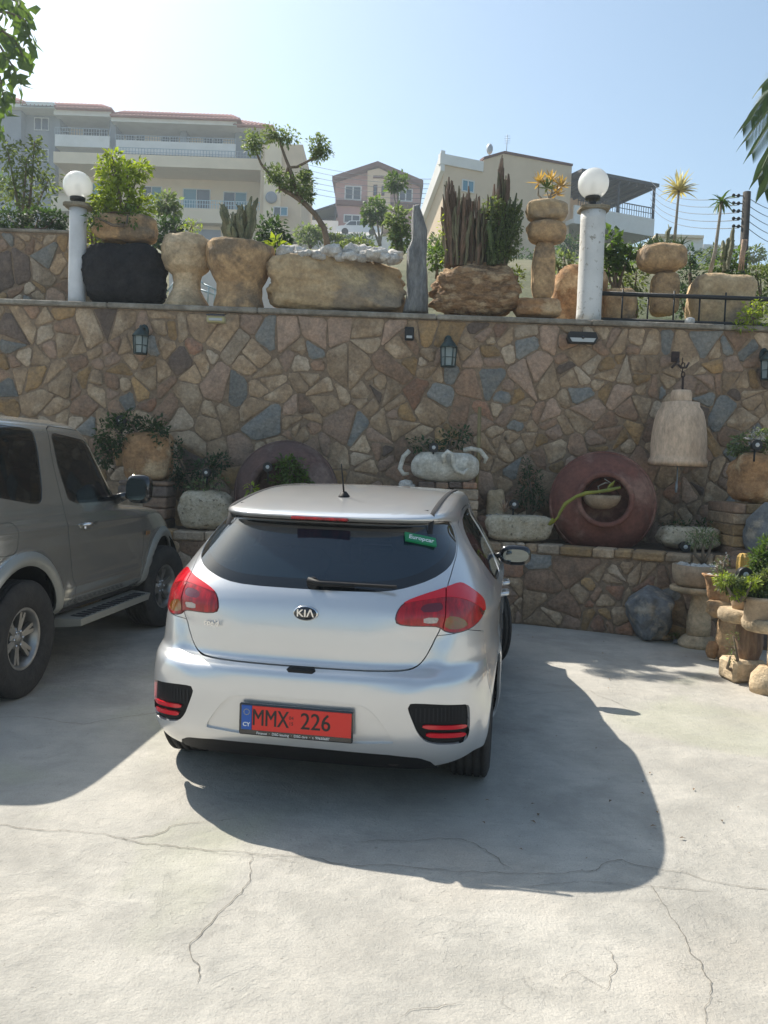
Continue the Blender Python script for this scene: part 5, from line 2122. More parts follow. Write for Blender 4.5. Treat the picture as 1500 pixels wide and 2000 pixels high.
b.tube(pts_([(640, 502), (638, 470), (633, 445), (615, 418), (592, 395), (570, 380), (545, 366)], 10.25, f0), [.045, .039, .035, .033, .03, .027, .022], 10)
b.tube(pts_([(592, 395), (578, 372), (575, 355)], 10.25, f0), [.026, .02, .014], 8)
b.tube(pts_([(560, 340), (562, 327), (580, 326), (603, 314), (622, 306)], 10.25, f0), [.022, .02, .018, .016, .012], 6)
b.tube(pts_([(575, 362), (566, 330), (558, 310), (549, 285), (546, 268)], 10.25, f0), [.03, .022, .018, .016, .012], 6)
b.tube(pts_([(560, 375), (530, 345), (510, 320), (497, 290)], 10.35, f0), [.03, .02, .016, .012], 6)
b.build('trunk', 'bark', tr)
for i, (px, py, rx, ry) in enumerate([(495, 278, 24, 26), (532, 262, 18, 18), (560, 268, 22, 17), (622, 282, 20, 18), (634, 296, 16, 14), (618, 305, 12, 12), (536, 340, 22, 20), (560, 360, 26, 18), (592, 362, 27, 24), (600, 385, 16, 12), (595, 342, 14, 12)]):
    mb = MB()
    c = at(px, py, 10.25) - f0
    cloud(mb, c, (sz(rx, 10.25), sz(rx, 10.25), sz(ry, 10.25)), int(rx * ry * .6) + 70, .05, 90 + i, hollow=.15)
    mb.build('leaf_clump', 'leaf_grey', tr)

# leaning silver slab
sl_ = MB()
f0 = Vector((tx(812, 9.8, 612), 9.8, WT))
outl = [(786, 612), (837, 612), (835, 560), (833, 500), (834, 450), (828, 425), (818, 400), (806, 402), (803, 440), (803, 470), (795, 490), (793, 540), (794, 575)]
pl = [(at(x, y, 9.8).x - f0.x, at(x, y, 9.8).z - f0.z) for x, y in outl]
bm = bmesh.new()
N = len(pl)
A_ = [bm.verts.new((x * .93, .09, z * .99)) for x, z in pl]
B_ = [bm.verts.new((x, -.02, z)) for x, z in pl]
C_ = [bm.verts.new((x * .8 + .0, -.10, z * .97 + .01)) for x, z in pl]
for i in range(N):
    j = (i + 1) % N
    bm.faces.new((A_[i], A_[j], B_[j], B_[i]))
    bm.faces.new((B_[i], B_[j], C_[j], C_[i]))
bm.faces.new(list(reversed(A_)))
bm.faces.new(C_)
bmesh.ops.recalc_face_normals(bm, faces=bm.faces)
bmesh.ops.triangulate(bm, faces=bm.faces)
bmesh.ops.subdivide_edges(bm, edges=bm.edges, cuts=2, use_grid_fill=True)
for v in bm.verts:
    v.co += Vector((noise.noise(v.co * 6), noise.noise(v.co * 5 + Vector((3, 3, 3))) * 2, 0)) * .014
    v.co.z = max(0, v.co.z)
bm.verts.index_update()
sl_.add([v.co.copy() for v in bm.verts], [[v.index for v in f.verts] for f in bm.faces], True)
bm.free()
tag(sl_.build('standing_slab', 'silver_stone', None, f0), 'tall thin silver-grey stone slab standing upright beside the long trough', 'stone slab')

# porous boulder and cacti
rock('porous_boulder', 'rugged orange-brown porous boulder planted with tall brown cacti', 'boulder', 833, 1016, 514, 618, 9.98, 'porous', 9, WT, .75, sub=5, box=3.0, rough=.22, fine=.13, freq=1.8, strata=.06)
rng = random.Random(17)
cols = []
for k in range(80):
    x = rng.uniform(862, 918)
    top = 395 + rng.uniform(-30, 40) - 30 * math.exp(-((x - 880) / 9) ** 2)
    cols.append((890 + (x - 890) * .6 + rng.uniform(-5, 5), 522, x, max(348, top), rng.uniform(1.3, 2.7)))
for k in range(55):
    x = rng.uniform(915, 960)
    cols.append((x * .6 + 925 * .4, 522, x, 410 + rng.uniform(-25, 45), rng.uniform(1.2, 2.5)))
for k in range(40):
    x = rng.gauss(987, 9)
    top = 292 + abs(x - 981) * 6 + rng.uniform(0, 40)
    cols.append((975 + (x - 975) * .5, 520, x, max(280, top), rng.uniform(1.8, 3.2)))
cactus_cluster('dense brown spiky cactus columns growing from the porous boulder', 9.95, cols, ('cactus_brown', 'cactus_olive', 'cactus_brown'), (925, 520), 5, sides=8, ribs=8)
rng = random.Random(18)
cols = [(rng.uniform(950, 990), 520, rng.uniform(945, 1018), rng.uniform(385, 455), rng.uniform(1.8, 3.2)) for k in range(50)]
cactus_cluster('green cactus columns at the right end of the porous boulder', 9.9, cols, 'cactus_green', (975, 520), 6, sides=8, ribs=8)
bush('succulent_bush', 'fine-leaved green bush wrapping the right side of the brown cacti', 'bush', [(985, 440, 34, 46), (965, 408, 25, 24), (1000, 475, 18, 34), (975, 490, 26, 24), (1004, 420, 14, 22)], 9.80, 3400, .04, 'leaf_olive', 19, (985, 520), stem_m='bark')
bush('succulent_bush', 'yellow-green sprig at the left foot of the brown cacti', 'bush', [(868, 440, 12, 30), (880, 500, 18, 14)], 9.85, 130, .045, 'leaf_lime', 20, (870, 520))
bush('small_shrub', 'low green shrub between the silver slab and the porous boulder', 'bush', [(852, 505, 20, 26)], 10.6, 380, .06, 'leaf_green', 21, (852, 545))
bush('small_shrub', 'yellowish creeper down the right side of the porous boulder', 'bush', [(1012, 545, 10, 30)], 9.9, 140, .05, 'leaf_lime', 22, (1012, 590))

# stacked stone column
col = thing('stone_column', 'stacked carved stone column with two bulging capitals and an orange succulent', 'column', (tx(1050, 9.85, 620), 9.85, WT))
f0 = Vector((tx(1050, 9.85, 620), 9.85, WT))


def on(x0, x1, y0, y1, Y, seed, f, m, par, name, depth=None, **kw):
    cx = (x0 + x1) / 2
    c = at(cx, y1, Y) - f
    w = sz(x1 - x0, Y)
    h = (at(cx, y0, Y) - at(cx, y1, Y)).z
    kw.setdefault('cuts', 0)
    V = rock_mb((w, depth or w * .85, h), seed, kw.pop('sub', 4), **kw)
    mb = MB()
    mb.add([(v[0] + c.x, v[1] + (Y - f.y), v[2] + c.z) for v in V.v], V.f, True)
    return mb.build(name, m, par)


on(1003, 1094, 585, 622, 9.85, 4, f0, 'carve_orange', col, 'base_block', rough=.12, box=5, fine=.03)
on(1036, 1081, 470, 592, 9.85, 5, f0, 'carve', col, 'shaft', rough=.10, box=3.5, fine=.02)
on(1028, 1104, 431, 476, 9.85, 6, f0, 'carve', col, 'capital', rough=.12, box=3.4, fine=.02)
on(1027, 1107, 392, 433, 9.85, 7, f0, 'trough', col, 'capital', rough=.12, box=3.2, fine=.02)
pl_ = thing('orange_succulent', 'orange and yellow spiky succulent on top of the stone column', 'succulent', at(1066, 396, 9.85))
f0 = at(1066, 396, 9.85)
b = MB()
for i, (x, y) in enumerate([(1052, 362), (1078, 352), (1096, 366), (1066, 372), (1088, 378)]):
    b.tube([Vector((0, 0, 0)), at((x + 1066) / 2 + (6 if i % 2 else -8), (y + 400) / 2, 9.85) - f0, at(x, y, 9.85) - f0], [.012, .008], 6)
b.build('stem', 'bark_pale', pl_)
for i, (x, y) in enumerate([(1052, 360), (1078, 350), (1096, 364), (1066, 372), (1088, 378)]):
    c = at(x, y, 9.85) - f0
    c.y += (-.05, .06, .0, -.08, .05)[i]
    rosette(pl_, c, 20, .135, .026, 'blade_orange' if i != 3 else 'blade_green', 60 + i, (.1, 1.7), .1)
rock('round_boulder', 'orange-brown boulder behind the column, left of the peeling pillar', 'boulder', 1072, 1180, 524, 622, 10.5, 'carve_orange', 12, WT - .1, .7, sub=4, box=4.5, rough=.12, fine=.03)
bush('succulent_bush', 'grey-green succulent on the boulder left of the peeling pillar', 'plant', [(1100, 508, 26, 16), (1085, 520, 14, 10)], 10.5, 260, .07, 'leaf_grey', 25, (1100, 528), width=.35)

# railing
rl = thing('iron_railing', 'black iron railing on the wall top right of the peeling pillar', 'railing', (tx(1170, 9.85), 9.85, WT))
fr0 = Vector((tx(1170, 9.85), 9.85, WT))
L_ = 4.2
for z_ in (.36, .06):
    b = MB()
    b.tube([(-.02, 0, z_), (L_, 0, z_)], .026 if z_ > .1 else .022, 8)
    b.build('rail', 'black_metal', rl)
for k in range(14):
    b = MB()
    b.tube([(.27 + k * .302, 0, 0), (.27 + k * .302, 0, .42 if k % 2 == 0 else .36)], .010, 6)
    b.build('baluster', 'black_metal', rl)

# pot column with yucca, trough and block behind the railing
pc = thing('pot_column', 'carved stone pot on a thick stone shaft behind the railing, with grass', 'planter', (tx(1292, 10.35, 612), 10.35, WT))
f0 = Vector((tx(1292, 10.35, 612), 10.35, WT))
on(1268, 1322, 530, 618, 10.35, 8, f0, 'carve', pc, 'shaft', rough=.08, box=4, fine=.02)
on(1243, 1336, 476, 534, 10.35, 9, f0, 'carve', pc, 'bowl', rough=.10, box=2.9, fine=.03)
tf = MB()
for k in range(9):
    c = at(1255 + k * 9, 482, 10.35) - f0
    tuft(tf, (c.x, random.Random(k).uniform(-.15, .15), c.z), 16, .13, .012, 30 + k, .9, .8)
o = tf.build('grass_tuft', 'blade_green', pc)
o['kind'] = 'stuff'


def yucca(label, foot, head, Y, n, L, W, m, seed, stem_r=(.035, .022), bend=0, name='yucca', tilt=(.1, 1.9), droop=.35):
    f = at(*foot, Y)
    root = thing(name, label, name.replace('_', ' '), f)
    h = at(*head, Y) - f
    b = MB()
    b.tube([(0, 0, 0), (h.x * .3 + bend, 0, h.z * .35), (h.x * .7 + bend * .6, 0, h.z * .75), tuple(h)], [stem_r[0], stem_r[0] * .8, stem_r[1], stem_r[1]], 8)
    b.build('stem', 'bark_pale', root)
    rosette(root, h, n, L, W, m, seed, tilt, droop)
    return root


yucca('tall thin-stemmed plant with a pale yellow spiky head behind the railing', (1317, 476), (1326, 372), 10.35, 58, .235, .038, 'blade_yellow', 3, (.022, .015), .0, 'yucca', (.1, 1.7), .6)
rosette_p = yucca('small palm with a curved thin stem and drooping green head', (1384, 545), (1409, 394), 10.6, 26, .19, .035, 'blade_green', 4, (.03, .018), .03, 'small_palm', (.2, 2.1), 1.3)
rock('stone_trough', 'broad grey-brown stone trough behind the railing, right of the pot column', 'planter', 1343, 1466, 538, 626, 10.3, 'trough', 14, WT, .6, sub=4, box=5, rough=.10, fine=.03)
rock('stone_block', 'low brown stone block behind the railing beside the peeling pillar', 'stone block', 1172, 1236, 566, 622, 10.3, 'carve', 16, WT, .5, sub=3, box=6, rough=.08, fine=.02)
rock('small_stone', 'small pale stone at the wall edge under the railing', 'stone', 1337, 1356, 620, 631, 9.75, 'white_rock', 18, WT - .005, .1, sub=2)
bush('fig_bush', 'bright large-leaved green bush right of the peeling pillar', 'bush', [(1192, 478, 16, 26), (1212, 500, 30, 28), (1185, 520, 22, 28), (1235, 490, 14, 12)], 10.6, 420, .10, 'leaf_green', 31, (1205, 570), width=.7)
bush('garden_shrub', 'mixed green shrub between the railing and the pot column', 'bush', [(1240, 545, 22, 40), (1245, 590, 18, 25), (1205, 545, 25, 20)], 10.9, 600, .06, 'leaf_olive', 32, (1240, 620))
bush('garden_shrub', 'dark shrub between the pot column and the small palm', 'bush', [(1345, 545, 26, 42), (1345, 500, 22, 20), (1330, 590, 20, 30)], 11.0, 700, .06, 'leaf_bluegreen', 33, (1345, 620))
bush('garden_shrub', 'dense green shrub around the stem of the small palm', 'bush', [(1410, 520, 34, 28), (1440, 505, 24, 26), (1400, 545, 30, 18), (1448, 545, 20, 20)], 10.9, 900, .06, 'leaf_green', 34, (1415, 600))
bush('garden_shrub', 'olive shrub at the right frame edge behind the railing', 'bush', [(1485, 560, 30, 45), (1478, 530, 20, 14)], 10.9, 600, .06, 'leaf_olive', 35, (1485, 620))
bush('trailing_plant', 'yellow-green plant hanging over the wall edge at the far right', 'plant', [(1465, 618, 26, 16), (1478, 600, 22, 14), (1445, 640, 24, 9), (1488, 638, 22, 12)], 9.62, 420, .06, 'leaf_lime', 36, (1470, 628), width=.35)
rng = random.Random(3)
cactus_cluster('thin grey cactus columns behind the railing near the power pole', 10.8, [(1415 + rng.uniform(-3, 3), 530, x_, y_, 3.6) for x_, y_ in ((1413, 470), (1420, 452), (1427, 462), (1433, 480))], 'cactus_grey', (1418, 530), 9)
cactus_cluster('short grey cactus columns behind the pot column head', 11.2, [(1285, 510, x_, y_, 3.2) for x_, y_ in ((1286, 455), (1303, 450), (1328, 450), (1272, 465))], 'cactus_grey', (1285, 510), 10)
hk = thing('hanging_cactus', 'pinkish trailing stem hanging over the shrub by the power pole', 'plant', at(1452, 470, 10.6))
b = MB()
f0 = at(1452, 470, 10.6)
for dx in (-3, 0, 3):
    b.tube([at(1455 + dx, 468, 10.6) - f0, at(1450 + dx, 500, 10.6) - f0, at(1447 + dx * 1.6, 528, 10.6) - f0], [.018, .014, .008], 6)
b.build('stem', 'stone_pink', hk)

# second wall upper left
uw_ = thing('garden_wall', 'shaded stone garden wall at the upper left behind the white pillar', 'stone wall', (0, 10.45, 0))
zt = at(60, 449, 10.4).z
b = MB()
xr = at(130, 520, 10.45).x
b.slab(-12, xr + .25, 0, .4, 2.9, zt - .02)
b.build('mortar_bed', 'mortar', uw_)
stone_field(uw_, -6.0, xr + .25, WT, zt - .03, .17, .5, 31, Matrix.Identity(4), PAL_MAIN, (-5.2, xr + .3, 0), 80)
b = MB()
b.slab(-12, xr + .3, -.03, .44, zt - .019, zt + .02, .01)
b.build('coping', 'coping', uw_)
bush('hedge_bush', 'dark green bush with small white flowers on the upper left garden wall', 'bush', [(20, 430, 40, 20), (70, 425, 40, 24), (110, 430, 24, 18), (118, 455, 12, 14)], 10.6, 1500, .06, 'leaf_dark', 41, (60, 452))
fl_ = MB()
rng = random.Random(2)
fb = bush('flower_spray', 'scatter of tiny white blossoms over the dark hedge bush', 'flowers', [(30, 425, 36, 12), (85, 428, 30, 12)], 10.35, 50, .028, 'white_rock', 42, (60, 452), stems=0, width=.9)
bush('olive_tree', 'airy olive-leaved tree behind the left lamp pillar', 'tree', [(60, 330, 45, 45), (30, 370, 40, 40), (95, 360, 28, 28), (15, 300, 25, 30), (60, 395, 50, 22), (70, 285, 20, 22)], 13.0, 1100, .085, 'leaf_olive', 43, (45, 470), hollow=.1)


# overhanging branch, upper left: every leaf a part
br = thing('leafy_tree', 'tree whose hanging branch with large drooping green leaves fills the upper left corner', 'tree', at(-60, 40, 13.5))
f0 = at(-60, 40, 13.5)
b = MB()
tw1 = [[(-80, 40), (-20, 20), (20, 25), (50, 40), (62, 90)], [(-60, 60), (0, 90), (25, 130), (40, 165)], [(-60, 100), (0, 150), (8, 200)], [(-60, -20), (0, -10), (40, 5), (55, 30)], [(-80, 150), (-20, 220), (0, 255)], [(-40, 60), (5, 60), (30, 80), (45, 110)]]
for l in tw1:
    b.tube([at(x, y, 13.5) - f0 for x, y in l], [.03, .008], 6)
b.build('twig', 'bark', br)
b = MB()
b.tube([at(-330, 700, 13.5) - f0, at(-300, 300, 13.5) - f0, at(-200, 120, 13.5) - f0, at(-80, 40, 13.5) - f0], [.22, .17, .10, .03], 10)
b.tube([at(-260, 220, 13.5) - f0, at(-150, 160, 13.5) - f0, at(-60, 100, 13.5) - f0], [.08, .05, .03], 8)
b.build('trunk', 'bark', br)
rng = random.Random(12)
lm = []
for k in range(4):
    mb = MB()
    mb.leaf(Vector((0, 0, 0)), Vector((0, 0, -1)), Vector((0, 1, 0)), 1.0, .52, .12, (.2, .5, .8, -.2)[k])
    me = bpy.data.meshes.new('leaf')
    me.from_pydata(mb.v, [], mb.f)
    me.materials.append(M['leaf_green'])
    lm.append(me)
cnt = 0
for li, l in enumerate(tw1):
    for k in range(44):
        i = rng.randrange(len(l) - 1)
        t = rng.random()
        x, y = l[i][0] + (l[i + 1][0] - l[i][0]) * t, l[i][1] + (l[i + 1][1] - l[i][1]) * t
        if x < -55:
            continue
        p = at(x + rng.uniform(-9, 9), y + rng.uniform(-8, 8), 13.5 + rng.uniform(-.4, .4)) - f0
        o = bpy.data.objects.new('leaf', rng.choice(lm))
        COL.objects.link(o)
        o.parent = br
        o.location = p
        s = rng.uniform(.17, .32)
        o.scale = (s, s, s)
        o.rotation_euler = (rng.gauss(0, .5), rng.gauss(0, .6), rng.uniform(0, 6.28))
        cnt += 1

# palm fronds, upper right
pf = thing('palm_fronds', 'feathery palm fronds reaching in from the right edge against the sky', 'palm', at(1600, 250, 11.5))
f0 = at(1600, 250, 11.5)
b = MB()
b.tube([(0, 0, WT - f0.z - .2), (.06, 0, (WT - f0.z) * .5), (0, 0, .05)], [.20, .15, .13], 12)
b.build('trunk', 'bark', pf)
rng = random.Random(8)
for fi, l in enumerate([[(1600, 240), (1550, 170), (1510, 185), (1478, 235)], [(1600, 240), (1550, 190), (1515, 215), (1468, 275)], [(1600, 245), (1560, 240), (1525, 280), (1500, 330)], [(1600, 250), (1560, 290), (1525, 330), (1505, 375)], [(1600, 235), (1560, 140), (1530, 140), (1500, 170)], [(1600, 240), (1540, 175), (1500, 200), (1462, 250)], [(1600, 240), (1550, 215), (1515, 245), (1480, 300)], [(1600, 245), (1545, 262), (1515, 310), (1492, 350)]]):
    P_ = [at(x - 12, y, 11.5 + .2 * fi - .4) - f0 for x, y in l]
    mb = MB()
    N = 60
    spine = []
    for k in range(N + 1):
        t = k / N * (len(P_) - 1)
        i = min(int(t), len(P_) - 2)
        u_ = t - i
        p0, p1, p2, p3 = P_[max(0, i - 1)], P_[i], P_[i + 1], P_[min(len(P_) - 1, i + 2)]
        spine.append(.5 * ((2 * p1) + (p2 - p0) * u_ + (2 * p0 - 5 * p1 + 4 * p2 - p3) * u_ ** 2 + (3 * p1 - p0 - 3 * p2 + p3) * u_ ** 3))
    mb.tube(spine, [.018, .004], 5)
    for k in range(4, N):
        d = (spine[min(N, k + 1)] - spine[k - 1]).normalized()
        for sg in (-1, 1):
            w = d.cross(Vector((0, -.4, 1))).normalized() * sg
            L = .40 * (1 - (k / N) ** 3 * .55)
            mb.blade(spine[k], (d * .9 + w * .8 + Vector((0, 0, -.15))), Vector((0, -1, .5)), L, .013, .8, 4)
    mb.build('frond', 'blade_green', pf)


# ------------------------------------------------------------------ far houses
def bpx(mb, x0, y0, x1, y1, Y, depth, ref=None, bev=0):
    a, b_, c, d_ = rect_from_px(x0, y0, x1, y1, Y)
    r = ref or Vector((0, 0, 0))
    mb.slab(a - r.x, b_ - r.x, Y - r.y, Y + depth - r.y, c - r.z, d_ - r.z, bev)
    return mb


def part_px(name, m, parent, x0, y0, x1, y1, Y, depth, ref, bev=0):
    return bpx(MB(), x0, y0, x1, y1, Y, depth, ref, bev).build(name, m, parent)


def win_px(parent, x0, y0, x1, y1, Y, ref, n=2, pane='win_glass', frame='win_frame', t=.07, cols=None):
    a, b_, c, d_ = rect_from_px(x0, y0, x1, y1, Y)
    a, b_, c, d_ = a - ref.x, b_ - ref.x, c - ref.z, d_ - ref.z
    y = Y - ref.y
    f = MB()
    f.slab(a, b_, y - .06, y + .05, c, c + t)
    f.slab(a, b_, y - .06, y + .05, d_ - t, d_)
    for k in range(n + 1):
        x = a + (b_ - a - t) * k / n
        f.slab(x, x + t, y - .055, y + .045, c + t, d_ - t)
    fo = f.build('window', frame, parent)
    for k in range(n):
        x = a + t + (b_ - a - t) * k / n
        p = MB()
        p.slab(x, x + (b_ - a - t) / n - t, y - .01, y + .02, c + t, d_ - t)
        p.build('pane', (pane if cols is None else cols[k]), fo)
    return fo


def rail_px(parent, x0, y0, x1, y1, Y, ref, step=4, m='rail_metal', r=.022):
    a, b_, c, d_ = rect_from_px(x0, y0, x1, y1, Y)
    a, b_, c, d_ = a - ref.x, b_ - ref.x, c - ref.z, d_ - ref.z
    y = Y - ref.y
    f = MB()
    f.slab(a, b_, y - r, y + r, d_ - .05, d_)
    f.slab(a, b_, y - r, y + r, (c + d_) / 2 - .015, (c + d_) / 2 + .015)
    n = max(2, int((x1 - x0) / step))
    for k in range(n + 1):
        x = a + (b_ - a) * k / n
        f.slab(x - r, x + r, y - r * .8, y + r * .8, c, d_ - .051)
    o = f.build('railing', m, parent)
    o['kind'] = 'stuff'
    return o


def gable_px(parent, x0, x1, ye, Y, out, run, rise, m, ref, name='roof', hipr=0.0, hipl=0.0):
    a, b_, c, d_ = rect_from_px(x0, ye - 1, x1, ye + 1, Y - out)
    z = (c + d_) / 2 - ref.z
    a -= ref.x
    b_ -= ref.x
    y0 = Y - out - ref.y
    mb = MB()
    yr, yb = y0 + run, y0 + 2 * run
    v = [(a, y0, z), (b_, y0, z), (b_, yb, z), (a, yb, z), (a + hipl, yr, z + rise), (b_ - hipr, yr, z + rise)]
    v += [(p[0], p[1], p[2] - .12) for p in v[:4]]
    mb.add(v, [(0, 1, 5, 4), (2, 3, 4, 5), (3, 0, 4), (1, 2, 5), (6, 7, 1, 0), (7, 8, 2, 1), (8, 9, 3, 2), (9, 6, 0, 3), (9, 8, 7, 6)])
    r = mb.build(name, m, parent)
    # rows of tiles: raised courses
    tl = MB()
    n = 26
    slope = math.hypot(run, rise)
    nx = int((b_ - a) / .34)
    for k in range(nx):
        x = a + (b_ - a) * (k + .5) / nx
        t1 = 1.0
        if hipl:
            t1 = min(t1, (x - a) / hipl)
        if hipr:
            t1 = min(t1, (b_ - x) / hipr)
        tl.tube([(x, y0 - .02, z + .03), (x, y0 + run * t1, z + rise * t1 + .02)], .045, 5)
    o = tl.build('tile_rows', m, r)
    o['kind'] = 'stuff'
    return r


Yb = 76.0
ref = at(320, 450, Yb)
ap = thing('apartment_building', 'large cream and grey apartment block with stacked balconies and red roof', 'building', ref)
# grey wing
part_px('wall', 'wall_grey', ap, -60, 208, 40, 470, Yb - 1.0, 12, ref)
part_px('wall', 'wall_grey', ap, 40, 212, 107, 460, Yb, 12, ref)
part_px('wall', 'wall_grey', ap, -200, 190, -60, 470, Yb - 1.6, 12, ref)
# recessed cream back wall behind the balconies
part_px('wall', 'wall_cream', ap, 107, 222, 235, 320, Yb + 1.8, 9, ref)
part_px('wall', 'wall_cream', ap, 222, 232, 470, 335, Yb + 1.8, 9, ref)
part_px('wall', 'wall_cream', ap, 100, 318, 512, 470, Yb + .9, 9, ref)
part_px('wall', 'wall_grey', ap, 214, 224, 226, 290, Yb - .5, 3, ref)
part_px('wall', 'wall_grey', ap, 458, 240, 516, 320, Yb + .2, 9, ref)
part_px('wall', 'wall_grey', ap, 107, 218, 118, 272, Yb - .3, 2.1, ref)
part_px('wall', 'wall_grey', ap, 352, 244, 364, 290, Yb + .3, 1.5, ref)
part_px('wall', 'wall_beige', ap, 508, 281, 589, 470, Yb - 3.2, 10, ref)
part_px('wall', 'wall_cream', ap, 515, 278, 548, 470, Yb - 3.6, .38, ref)
# fascias
part_px('fascia', 'wall_white', ap, -60, 197, 106, 208, Yb - 1.7, 11, ref)
part_px('fascia', 'wall_white', ap, 105, 213, 217, 226, Yb - 1.2, 11, ref)
part_px('fascia', 'wall_white', ap, 217, 227, 462, 241, Yb - 1.3, 11, ref)
part_px('fascia', 'wall_white', ap, 462, 244, 533, 251, Yb - .8, 10, ref)
gable_px(ap, -60, 50, 197, Yb, 1.8, 4.0, 1.95, 'roof_tile', ref, hipr=2.5)
gable_px(ap, 40, 219, 208, Yb, 1.7, 3.8, 1.85, 'roof_tile', ref, hipr=2.2)
gable_px(ap, 214, 470, 227, Yb, 1.7, 3.8, 1.85, 'roof_tile', ref, hipr=1.5)
gable_px(ap, 455, 535, 243, Yb, 1.3, 3.8, 1.85, 'roof_tile', ref, hipr=3.4)
# balconies: parapets and slabs
for (x0, y0, x1, y1, Yk) in ((107, 264, 214, 287, Yb - 1.0), (226, 277, 460, 303, Yb - 1.3), (104, 303, 512, 325, Yb - 2.2), (100, 384, 180, 412, Yb - 2.2), (344, 408, 512, 436, Yb - 2.2)):
    bl = MB()
    bpx(bl, x0, y0, x1, y1, Yk, .16, ref)
    a, b_, c, d_ = rect_from_px(x0, y0, x1, y1, Yk)
    bl.slab(a - ref.x, b_ - ref.x, Yk + .16 - ref.y, Yk + 3.2 - ref.y, c - ref.z, c - ref.z + .2)
    bl.build('balcony', 'wall_white' if y0 < 300 else 'wall_cream', ap)
rail_px(ap, 107, 250, 214, 266, Yb - .95, ref, 5)
rail_px(ap, 226, 267, 460, 279, Yb - 1.25, ref, 5)
rail_px(ap, 222, 292, 512, 308, Yb - 2.15, ref, 6)
rail_px(ap, 345, 392, 512, 408, Yb - 2.15, ref, 5, 'rail_blue')
win_px(ap, 67, 230, 96, 255, Yb - .02, ref)
win_px(ap, 67, 291, 95, 315, Yb - .02, ref)
win_px(ap, 67, 352, 94, 375, Yb - .02, ref)
win_px(ap, 162, 250, 212, 276, Yb + 1.76, ref, 3)
for x0, x1, y0 in ((246, 283, 256), (314, 349, 259), (396, 436, 265)):
    win_px(ap, x0, y0, x1, y0 + 30, Yb + 1.76, ref)
win_px(ap, 180, 357, 200, 398, Yb + .86, ref, 1, cols=['win_blue'])
win_px(ap, 276, 364, 316, 402, Yb + .86, ref, 2, cols=['win_glass', 'win_blue'])
win_px(ap, 357, 369, 411, 408, Yb + .86, ref, 2, cols=['win_blue', 'win_glass'])
win_px(ap, 436, 375, 482, 412, Yb + .86, ref, 2, cols=['win_glass', 'win_blue'])
win_px(ap, 534, 404, 562, 422, Yb - 3.62, ref, 2, cols=['win_glass', 'win_blue'])
for x0, x1 in ((345, 415), (423, 505)):
    part_px('lower_opening', 'dark_inside', ap, x0, 428, x1, 441, Yb - 1.0, .3, ref)
part_px('lower_wall', 'wall_cream', ap, 335, 436, 512, 520, Yb - 1.2, .6, ref)
part_px('garage_door', 'wall_grey', ap, 350, 448, 430, 500, Yb - 1.32, .1, ref)
v = MB()
v.lathe([(.5, 0), (.5, .1), (.3, .12)], c=tuple(at(530, 386, Yb - 3.75) - ref), n=16, axis='Y')
v.build('round_vent', 'wall_grey', ap)

# pink house
Yp = 92.0
ref = at(738, 440, Yp)
ph = thing('pink_house', 'pink gabled house with cream centre bay on the hill', 'house', ref)
P_ = lambda x, y, Y=Yp: (at(x, y, Y).x - ref.x, at(x, y, Y).z - ref.z)
b = MB()
b.prism([P_(655, 450), P_(822, 455), P_(820, 364), P_(738, 328), P_(655, 357)], 'Y', 0, 10)
b.build('wall', 'wall_pink', ph)
b = MB()
b.prism([P_(718, 450), P_(762, 452), P_(762, 343), P_(740, 333), P_(718, 338)], 'Y', -.7, -.01)
b.build('centre_bay', 'wall_beige', ph)
b = MB()
b.prism([P_(650, 350), P_(650, 359), P_(738, 330), P_(826, 368), P_(826, 358), P_(738, 321)], 'Y', -1.0, 10.5)
b.build('roof', 'roof_brown', ph)
part_px('ledge', 'roof_brown', ph, 657, 391, 717, 400, Yp - .5, .6, ref)
part_px('ledge', 'roof_brown', ph, 763, 396, 820, 405, Yp - .5, .6, ref)
win_px(ph, 673, 363, 706, 391, Yp - .03, ref, 2, t=.12)
win_px(ph, 779, 368, 806, 394, Yp - .03, ref, 2, t=.12)
win_px(ph, 671, 419, 704, 436, Yp - .03, ref, 2, t=.12)
win_px(ph, 729, 361, 737, 382, Yp - .74, ref, 1, frame='roof_brown')
win_px(ph, 745, 363, 751, 382, Yp - .74, ref, 1, frame='roof_brown')
part_px('vent', 'roof_brown', ph, 729, 343, 752, 348, Yp - .8, .1, ref)
cpb = at(630, 450, 88)
cp_ = thing('carport', 'dark open carport roof left of the pink house', 'carport', cpb)
b = MB()
b.prism([(at(600, 415, 88).x - cpb.x, at(600, 415, 88).z - cpb.z), (at(655, 397, 88).x - cpb.x, at(655, 397, 88).z - cpb.z), (at(655, 402, 88).x - cpb.x, at(655, 402, 88).z - cpb.z), (at(600, 420, 88).x - cpb.x, at(600, 420, 88).z - cpb.z)], 'Y', 0, 6)
b.build('roof', 'pergola', cp_)
part_px('back_wall', 'dark_inside', cp_, 604, 412, 655, 432, 91, .3, cpb)
for x in (603, 653):
    part_px('post', 'pergola', cp_, x, 405, x + 3, 450, 88, .3, cpb)
part_px('low_wall', 'wall_white', cp_, 586, 430, 660, 455, 87, .4, cpb)

